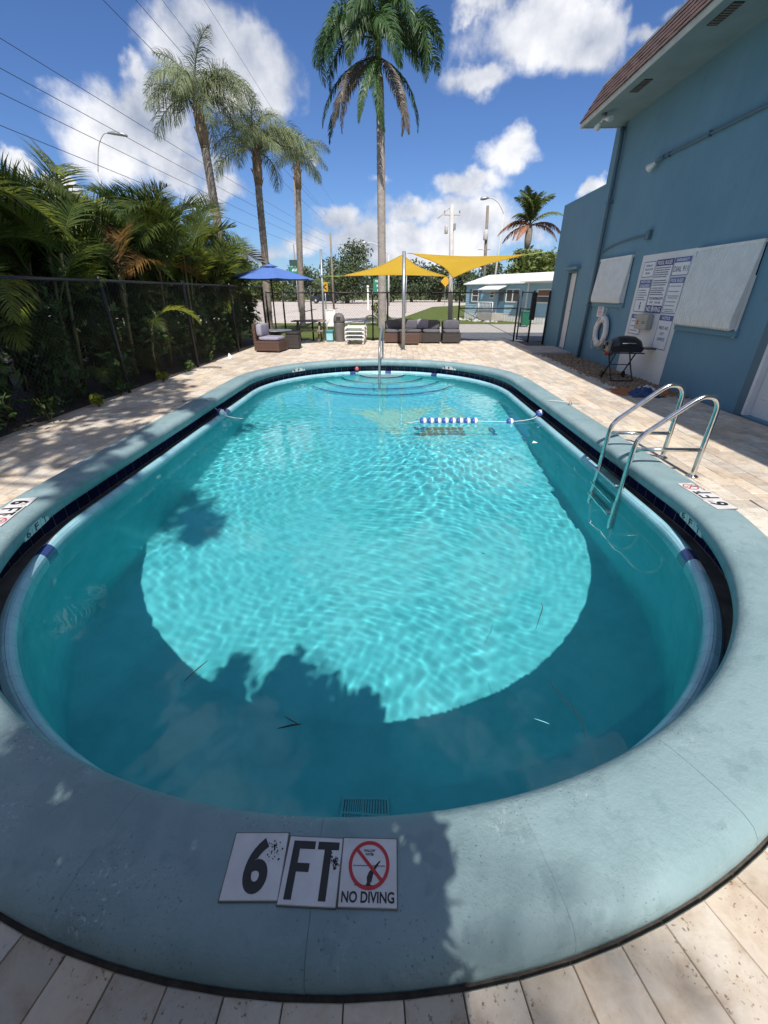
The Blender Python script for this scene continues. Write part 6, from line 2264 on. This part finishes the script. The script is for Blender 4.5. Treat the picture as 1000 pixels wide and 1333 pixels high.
def queen(base, path, label, seed, n, scl=1.0, wind=0.0):
    t = thing('queen_palm', base, label, 'palm tree', 'palm trees')
    mb = MB(); trunk(mb, path, [0.15, 0.135, 0.125, 0.12, 0.115, 0.11], .10, amp=.05); mb.build('trunk', M['bark_queen'], t)
    top = Vector(path[-1])
    prev = Vector(path[-2])
    ax_ = (top - prev).normalized()
    random.seed(seed)
    mb = MB(); mb.tube([top - ax_ * .95, top - ax_ * .6, top - ax_ * .2, top + ax_ * .15], [.115, .155, .14, .07], 10)
    for k in range(16):
        a = k * 2.4; z = -0.95 + k * .065
        p = top + ax_ * z
        d = Vector((math.cos(a), math.sin(a), 1.6)).normalized()
        mb.tube([p + Vector((math.cos(a), math.sin(a), 0)) * .08, p + d * .26 + Vector((math.cos(a), math.sin(a), 0)) * .06], [.045, .016], 5)
    mb.build('leaf_bases', M['bark_boot'], t)
    for k in range(n):
        az = k * 137.5 + random.uniform(-12, 12)
        kind = (0, 1, 1, 2, 3, 0, 1)[k % 7]
        place_frond(QUE[kind], M['leaf_queen'], t, top + Vector((0, 0, random.uniform(-.1, .15))), R(az), R(random.uniform(-6, 10)), R(random.uniform(-25, 25)), scl * random.uniform(.85, 1.1))
    return t


queen((-4.95, 17.5, 0), [(-4.97, 17.5, -.02), (-4.86, 17.5, 2.0), (-4.81, 17.5, 2.9), (-4.78, 17.5, 4.5), (-4.72, 17.5, 5.6)], 'queen palm with drooping crown rising behind the umbrella', 31, 22, 1.0)
queen((-5.55, 15.2, 0), [(-5.55, 15.2, -.02), (-5.52, 15.2, 1.5), (-5.51, 15.2, 3.1), (-5.54, 15.2, 4.8), (-5.58, 15.2, 6.05)], 'taller wind-blown queen palm at upper left', 37, 22, .95)
queen((-4.78, 23, 0), [(-4.80, 23, -.02), (-4.70, 23, 2.5), (-4.60, 23, 4.2), (-4.52, 23, 5.6), (-4.48, 23, 6.45)], 'smallest queen palm in front of the tall wooden pole', 53, 10, .85)
for az, tl, sc in ((-6, 6, 1.2), (8, -8, 1.2)):
    place_frond(QUE[1], M['leaf_queen'], bpy.data.objects['queen_palm'], (-4.72, 17.5, 5.45), R(az), R(tl), R(8), sc)

# --- coconut palm far right
COC = [frond_mesh('coconut_frond', 2.9, 75, 0.7, 0.06, 84, 2, 0.45, 10, 21, rach=.04), frond_mesh('coconut_frond', 2.7, 75, 0.7, 0.06, 30, -50, 0.5, 0, 22, rach=.04), frond_mesh('coconut_dead_frond', 2.6, 45, 0.5, 0.045, 5, -75, 0.9, -20, 23, rach=.04)]
t = thing('coconut_palm', (10.3, 40, 0), 'coconut palm with browned lower fronds beside the blue building', 'palm tree', 'palm trees')
mb = MB(); trunk(mb, [(10.4, 40, -.02), (10.3, 40, 2), (10.2, 40, 4.4), (10.1, 40, 5.9)], [.2, .17, .16, .15], .2); mb.build('trunk', M['bark_queen'], t)
top = Vector((10.1, 40, 6.1))
mb = MB(); mb.tube([top - Vector((0, 0, 1.5)), top - Vector((0, 0, .9)), top - Vector((0, 0, .3)), top + Vector((0, 0, .2))], [.2, .27, .25, .12], 10); mb.build('leaf_bases', M['bark_queen'], t)
random.seed(3)
for k, (az, kind, dry, tl) in enumerate([(60, 0, 0, 8), (120, 0, 0, 10), (-90, 0, 0, 14), (200, 0, 0, 5), (-30, 0, 0, 5), (170, 0, 0, 12), (10, 0, 0, 10), (-60, 0, 0, 15), (240, 0, 0, 15), (90, 0, 0, 14), (0, 0, 0, 22), (180, 0, 0, 22), (-100, 0, 0, 0), (-140, 1, 0, 16), (-40, 1, 0, 18), (185, 1, 1, -8), (-8, 1, 1, -6), (-20, 2, 1, 5), (205, 2, 1, 0), (-120, 2, 1, 0), (150, 2, 1, 0), (-160, 1, 1, 0)]):
    place_frond(COC[kind], M['leaf_coco_dry'] if dry else M['leaf_coco'], t, top, R(az), R(tl), R(random.uniform(-25, 25)), random.uniform(.85, 1.05))

# --- areca palm hedge on the left
ARE = [frond_mesh('areca_frond', 2.0, 58, 0.56, 0.022, 72, -35, 0.22, 28, 41, rach=.014, start=.22, curl=.2),
       frond_mesh('areca_frond', 2.1, 60, 0.58, 0.022, 58, -55, 0.28, 24, 42, rach=.014, start=.22, curl=-.3),
       frond_mesh('areca_frond', 1.8, 54, 0.54, 0.022, 82, 5, 0.18, 30, 43, rach=.014, start=.22),
       frond_mesh('areca_frond', 1.7, 50, 0.50, 0.022, 35, -70, 0.35, 18, 44, rach=.013, start=.2, curl=.4),
       frond_mesh('areca_frond', 1.5, 46, 0.45, 0.022, 15, -60, 0.4, 12, 45, rach=.012, start=.2)]
ordn = ['first', 'second', 'third', 'fourth', 'fifth', 'sixth', 'seventh', 'eighth', 'ninth', 'tenth']


def areca(x, y, h, label, seed, n):
    t = thing('areca_palm', (x, y, 0), label, 'palm', 'areca palms in the left hedge')
    rnd = random.Random(seed)
    for k in range(9):
        a = rnd.random() * 6.28; r_ = rnd.uniform(.1, .4); hh = h * rnd.uniform(.30, .62)
        bx, by = x + r_ * math.cos(a), y + r_ * math.sin(a)
        lx, ly = bx + math.cos(a) * .12 * hh, by + math.sin(a) * .12 * hh
        MB().tube([(bx, by, -.02), ((bx + lx) / 2, (by + ly) / 2, hh * .5), (lx, ly, hh)], [.035, .028, .022], 6).build('cane', M['cane'], t)
        for j in range(n // 9):
            az = math.degrees(a) + rnd.uniform(-110, 110)
            kind = rnd.choice((0, 0, 1, 2, 2, 3))
            mt = 'leaf_areca'
            u = rnd.random()
            if u < .018: mt = 'leaf_areca_dry'
            elif u < .20: mt = 'leaf_yellow'
            sc_ = h / 3.6 * rnd.uniform(.75, 1.1)
            if lx + 1.25 * sc_ * math.cos(R(az)) > -4.72:
                az = 180 - az + rnd.uniform(-30, 30)
            place_frond(ARE[kind], M[mt], t, (lx, ly, hh - rnd.uniform(0, .25)), R(az), R(rnd.uniform(-10, 8)), R(rnd.uniform(-30, 30)), sc_)
    for j in range(12):                                  # low leaves filling the foot
        az = rnd.uniform(60, 300) if j % 3 else rnd.choice((75, -75))
        place_frond(ARE[rnd.choice((3, 4, 4))], M['leaf_areca'], t, (x + rnd.uniform(-.3, .5), y + rnd.uniform(-.6, .6), rnd.uniform(.15, 1.5)), R(az), R(rnd.uniform(-5, 30)), R(rnd.uniform(-40, 40)), rnd.uniform(.5, .85))
    return t


hed = [(-5.35, 3.9, 3.0), (-5.30, 5.3, 3.0), (-5.40, 6.8, 3.0), (-5.30, 8.3, 3.1), (-5.40, 9.8, 3.3), (-5.30, 11.3, 3.5), (-5.40, 12.8, 3.7), (-5.35, 14.2, 3.6)]
for i, (x, y, h) in enumerate(hed):
    areca(x, y, h * 1.08, f'areca palm clump along the fence, {ordn[i]} from the near end', 100 + i, 36)
for i, (x, y, h) in enumerate([(-6.6, 5.2, 3.6), (-6.7, 7.4, 3.7), (-6.8, 9.6, 3.9), (-6.9, 11.8, 4.2), (-6.8, 14.2, 4.2)]):
    areca(x, y, h * 1.05, f'areca palm clump in the back row of the hedge, {ordn[i]} from the near end', 200 + i, 27)
# one bright frond leaning through the fence
t = thing('areca_palm', (-4.75, 8.7, 0), 'young areca palm with one bright yellow-green frond poking through the fence', 'palm', 'areca palms in the left hedge')
MB().tube([(-4.80, 8.6, -.02), (-4.78, 8.62, .5), (-4.70, 8.7, 1.02)], [.03, .025, .018], 6).build('cane', M['cane'], t)
place_frond(ARE[1], M['leaf_yellow'], t, (-4.70, 8.70, 1.0), R(28), R(-8), R(10), .48)
place_frond(ARE[3], M['leaf_areca'], t, (-4.72, 8.66, 0.9), R(-60), R(10), R(10), .5)


# --- leafy masses
def leaf_mass(mb, blobs, n, size, seed, flat=0.0):
    rnd = np.random.default_rng(seed)
    vol = np.array([b[3] * b[4] * b[5] for b in blobs]) ** (2 / 3)
    pick = rnd.choice(len(blobs), n, p=vol / vol.sum())
    B = np.array(blobs)[pick]
    d = rnd.normal(size=(n, 3)); d /= np.linalg.norm(d, axis=1)[:, None]
    rad = rnd.random(n) ** 0.38
    rough = 1 + 0.25 * np.sin(d[:, 0] * 7 + pick) * np.cos(d[:, 1] * 6 + 2 * pick)
    P_ = B[:, :3] + d * (rad * rough)[:, None] * B[:, 3:6]
    nn = rnd.normal(size=(n, 3)) + d * 0.5 + np.array([0, 0, .4]); nn /= np.linalg.norm(nn, axis=1)[:, None]
    tt = np.cross(nn, rnd.normal(size=(n, 3))); tt /= np.linalg.norm(tt, axis=1)[:, None]
    bb = np.cross(nn, tt)
    s_ = size * rnd.uniform(.6, 1.3, n)[:, None]
    fold = nn * s_ * 0.18
    q = np.stack([P_ - tt * s_, P_ + bb * s_ * .45 + fold, P_ + tt * s_, P_ - bb * s_ * .45 + fold], 1).reshape(-1, 3)
    base = len(mb.v)
    mb.v += [tuple(v) for v in q.tolist()]
    mb.f += [(base + 4 * i, base + 4 * i + 1, base + 4 * i + 2, base + 4 * i + 3) for i in range(n)]
    mb.s += [False] * n


def tree(name, x, y, h, r, label, mat, seed, n=2600, leaf=0.28, group='trees across the road', trunk_h=.35, sq=.75, lobes=11):
    t = thing(name, (x, y, 0), label, 'tree', group)
    rnd = random.Random(seed)
    th = h * trunk_h
    mb = MB(); mb.tube([(x, y, -.02), (x + rnd.uniform(-.2, .2), y, th), (x + rnd.uniform(-.3, .3), y, h * .7)], [r * .075, r * .055, r * .02], 8)
    bl = []
    for k in range(lobes):
        a = rnd.random() * 6.28; rr_ = r * rnd.uniform(.15, .72); z = h * rnd.uniform(trunk_h + .06, .84)
        f = 1 - .5 * max(0, (z / h - .55)) / .45
        cx, cy_ = x + rr_ * f * math.cos(a), y + rr_ * f * math.sin(a)
        s_ = r * rnd.uniform(.30, .50)
        bl.append((cx, cy_, z, s_, s_, s_ * sq))
        mb.tube([(x, y, th * rnd.uniform(.7, 1.0)), ((x + cx) / 2, (y + cy_) / 2, (th + z) / 2 - .1), (cx, cy_, z)], [r * .03, r * .02, r * .008], 6)
    mb.build('trunk', M['bark'], t)
    mb = MB(); leaf_mass(mb, bl, n, leaf, seed)
    mb.build('crown', M[mat], t)
    return t


tree('broad_tree', -7.9, 72, 8.1, 4.9, 'large round dark green tree left of the centre palm', 'leaf_oak', 1, 5200, .26, lobes=18, trunk_h=.12)
far_t = [(-2.6, 82, 6.0, 4.2), (2.2, 84, 6.3, 4.2), (7.0, 84, 6.6, 4.6), (11.6, 82, 6.2, 4.3), (16.0, 80, 6.4, 4.5), (-17.5, 86, 6.2, 4.4), (-22.5, 88, 6.6, 4.6), (-28, 88, 7.0, 4.8), (-34, 90, 7.2, 5.0), (-13.2, 90, 5.0, 4.0), (22, 84, 7.2, 5.0)]
fl = ['hazy tree directly right of the centre palm trunk', 'tree under the left shade sail edge', 'tree behind the sail between post and white pole', 'tree right of the white utility pole', 'tree behind the mobile home roof', 'low tree right of the tall wooden pole', 'olive tree above the umbrella tip', 'tree seen over the blue umbrella', 'tree left of the umbrella behind the palms', 'low bush-like tree left of the big round tree', 'tree behind the coconut palm trunk']
for i, (x, y, h, r) in enumerate(far_t):
    tree('roadside_tree', x, y, h * .92, r, fl[i], 'leaf_oak' if i not in (6, 7, 9) else 'leaf_light', 50 + i, 2400, .30, lobes=12, trunk_h=.1)
for i, (x, y, h, r, lb) in enumerate([(9.6, 36.5, 4.4, 2.6, 'bright green leafy tree behind the mobile home'), (13.0, 38, 5.0, 2.9, 'bright green tree against the blue building edge'), (11.3, 43, 4.6, 2.6, 'green tree below the coconut palm crown')]):
    tree('leafy_tree', x, y, h, r, lb, 'leaf_light', 70 + i, 2600, .20, 'trees behind the mobile home', .15, lobes=12)
for i, (x, y, h, r, lb) in enumerate([(-7.2, 20.5, 3.0, 1.6, 'light green bush behind the umbrella left edge'), (-9.2, 24, 3.2, 1.8, 'light green tree between hedge and umbrella')]):
    tree('leafy_tree', x, y, h, r, lb, 'leaf_light', 80 + i, 1600, .14, 'bushes beside the street', .1)
mb = MB(); leaf_mass(mb, [(x, 104 + 3 * math.sin(x), 1.8 + .7 * math.sin(x * .7), 3.5, 2.5, 2.4) for x in range(-90, 100, 4)], 9000, .42, 91)
tag(mb.build('far_woodland', M['leaf_oak']), 'distant band of dark woodland across the road', 'woodland', kind='stuff')
# small cycad-like plant beyond the fence
t = thing('fan_plant', (-1.1, 24.5, 0), 'small spiky palm plant at the foot of the green road sign', 'plant')
random.seed(9)
for k in range(14):
    place_frond(ARE[1], M['leaf_light'] if k % 3 else M['leaf_coco'], t, (-1.1, 24.5, .12), R(k * 137.5), R(random.uniform(-15, 15)), 0, .42)
mb = MB(); leaf_mass(mb, [(-1.15, 24.6, .75, .35, .35, .3)], 220, .07, 6); mb.build('top_foliage', M['leaf_yellow'], t)
# weeds at the hedge foot and deck edge
random.seed(17)
spots = [(-4.50, 5.30, .34), (-4.42, 6.15, .16), (-4.52, 6.9, .26), (-4.40, 8.05, .18), (-4.55, 4.5, .5), (-4.46, 9.3, .2), (-4.56, 10.6, .25), (-4.55, 3.9, .35)]
wl = ['leafy weed at the fence foot', 'tiny bright weed on the deck edge', 'upright weed beside the second fence post', 'yellow-green weed at the hedge edge', 'bushy weed under the near fence panel', 'low weed in the middle of the fence line', 'weed at the far fence panel foot', 'weed at the left picture edge']
for i, (x, y, h) in enumerate(spots):
    t = thing('weed', (x, y, 0), wl[i] + f', {ordn[sorted(range(8), key=lambda k: spots[k][1]).index(i)]} from the near end', 'weed', 'weeds along the hedge foot')
    mb = MB()
    for k in range(5):
        a = random.random() * 6.28
        mb.tube([(x, y, -.01), (x + .3 * h * math.cos(a), y + .3 * h * math.sin(a), h * .7), (x + .5 * h * math.cos(a), y + .5 * h * math.sin(a), h)], .004, 4)
    mb.build('stem', M['cane'], t)
    mb = MB(); leaf_mass(mb, [(x, y, h * .65, h * .55, h * .55, h * .45)], 90, .035 + .04 * h, 300 + i); mb.build('leaves', M['leaf_yellow'] if i in (1, 3) else M['leaf_shrub'], t)
# undergrowth behind the fence
mb = MB(); leaf_mass(mb, [(-4.95 - .5 * (k % 3), 2.5 + .42 * k, .35 + .15 * (k % 4), .35, .4, .5) for k in range(32)] + [(-5.05 - .45 * (k % 3), 2.6 + .42 * k, 1.15 + .2 * (k % 3), .35, .4, .4) for k in range(30)], 15000, .07, 55)
tag(mb.build('undergrowth', M['leaf_shrub']), 'dense dark undergrowth at the foot of the palm hedge', 'undergrowth', kind='stuff')
t = thing('white_scrap', (-4.3, 11.3, 0), 'small white paper scrap on the deck below the hedge', 'litter')
MB().add([(-4.36, 11.3, .003), (-4.26, 11.26, .003), (-4.27, 11.36, .05), (-4.33, 11.34, .13)], [(0, 1, 2), (0, 2, 3)]).build('paper', M['float_white'], t)

# ================================================================ trees behind the photographer, and a shrub added to throw the near shade
t = thing('shade_tree', (-8.0, -3.2, 0), 'tall leafy tree behind the hedge shading the left deck', 'tree', 'trees behind the near end')
mb = MB(); mb.tube(smooth_path([(-8.0, -3.2, -.02), (-7.9, -3.0, 3), (-7.4, -2.4, 6), (-6.6, -1.6, 8.2)], 5), [.30 - .009 * k for k in range(16)], 10)
bl = [(-6.4, -2.2, 8.2, 1.6, 1.7, .8), (-5.2, -0.6, 8.3, 1.3, 1.4, .6), (-4.2, -2.6, 8.0, 1.0, 1.2, .5), (-3.6, -0.4, 8.2, .9, 1.0, .45), (-5.6, 1.3, 8.4, 1.3, 1.2, .6), (-4.1, 1.1, 8.0, .8, .7, .4), (-7.2, 0.6, 8.6, 1.4, 1.6, .8), (-3.0, -2.0, 7.9, .7, .8, .4), (-2.45, -0.55, 8.0, .45, .4, .3), (-2.2, -3.1, 8.0, .5, .45, .3), (-1.75, -3.3, 7.9, .3, .3, .25), (-6.6, 2.6, 8.6, 1.3, 1.2, .7)]
for b_ in bl:
    mb.tube([(-7.0, -2.0, 6.6), ((b_[0] - 7) / 2, (b_[1] - 2) / 2, 7.5), b_[:3]], [.09, .05, .015], 6)
mb.build('trunk', M['bark'], t)
mb = MB(); leaf_mass(mb, bl, 9000, .13, 61); mb.build('crown', M['leaf_shrub'], t)
t = thing('added_shade_shrub', (-0.8, -0.85, 0), 'unseen clipped shrub added behind the near end to throw shade', 'shrub', 'trees behind the near end')  # unseen, added only to cast the shade over the near coping
mb = MB()
for k in range(5):
    mb.tube([(-1.5 + .38 * k, -.85, -.02), (-1.5 + .38 * k, -.85, 1.5)], [.03, .012], 6)
mb.build('stem', M['bark'], t)
bl = [(-1.95 + .24 * k, -.78 - .04 * (k % 2), .40 + .42 * j, .22, .26, .27) for k in range(9) for j in range(4)]
bl += [(-1.15, -.75, 2.15, .16, .2, .35), (-1.1, -.75, 2.5, .10, .15, .25), (-.72, -.75, 2.25, .24, .2, .35), (-.66, -.75, 2.55, .14, .15, .25), (-.40, -.75, 2.2, .20, .2, .30), (-.14, -.75, 2.05, .20, .2, .28), (-.05, -.75, 2.25, .06, .1, .14)]
leaf_l = MB(); leaf_mass(leaf_l, bl, 17000, .06, 62)
leaf_l.v = [(min(x + .07, .27 + .03 * math.sin(z * 5)), y, z) for x, y, z in leaf_l.v]
leaf_l.build('crown', M['leaf_shrub'], t)
queen((-.4, -7.4, 0), [(-.4, -7.4, -.02), (-.42, -7.4, 2.5), (-.45, -7.4, 5), (-.5, -7.4, 7), (-.55, -7.4, 8.6)], 'queen palm standing behind the near end of the pool', 44, 12, 1.1)

for o in CAUSTIC:
    o.cycles.is_caustics_receiver = True
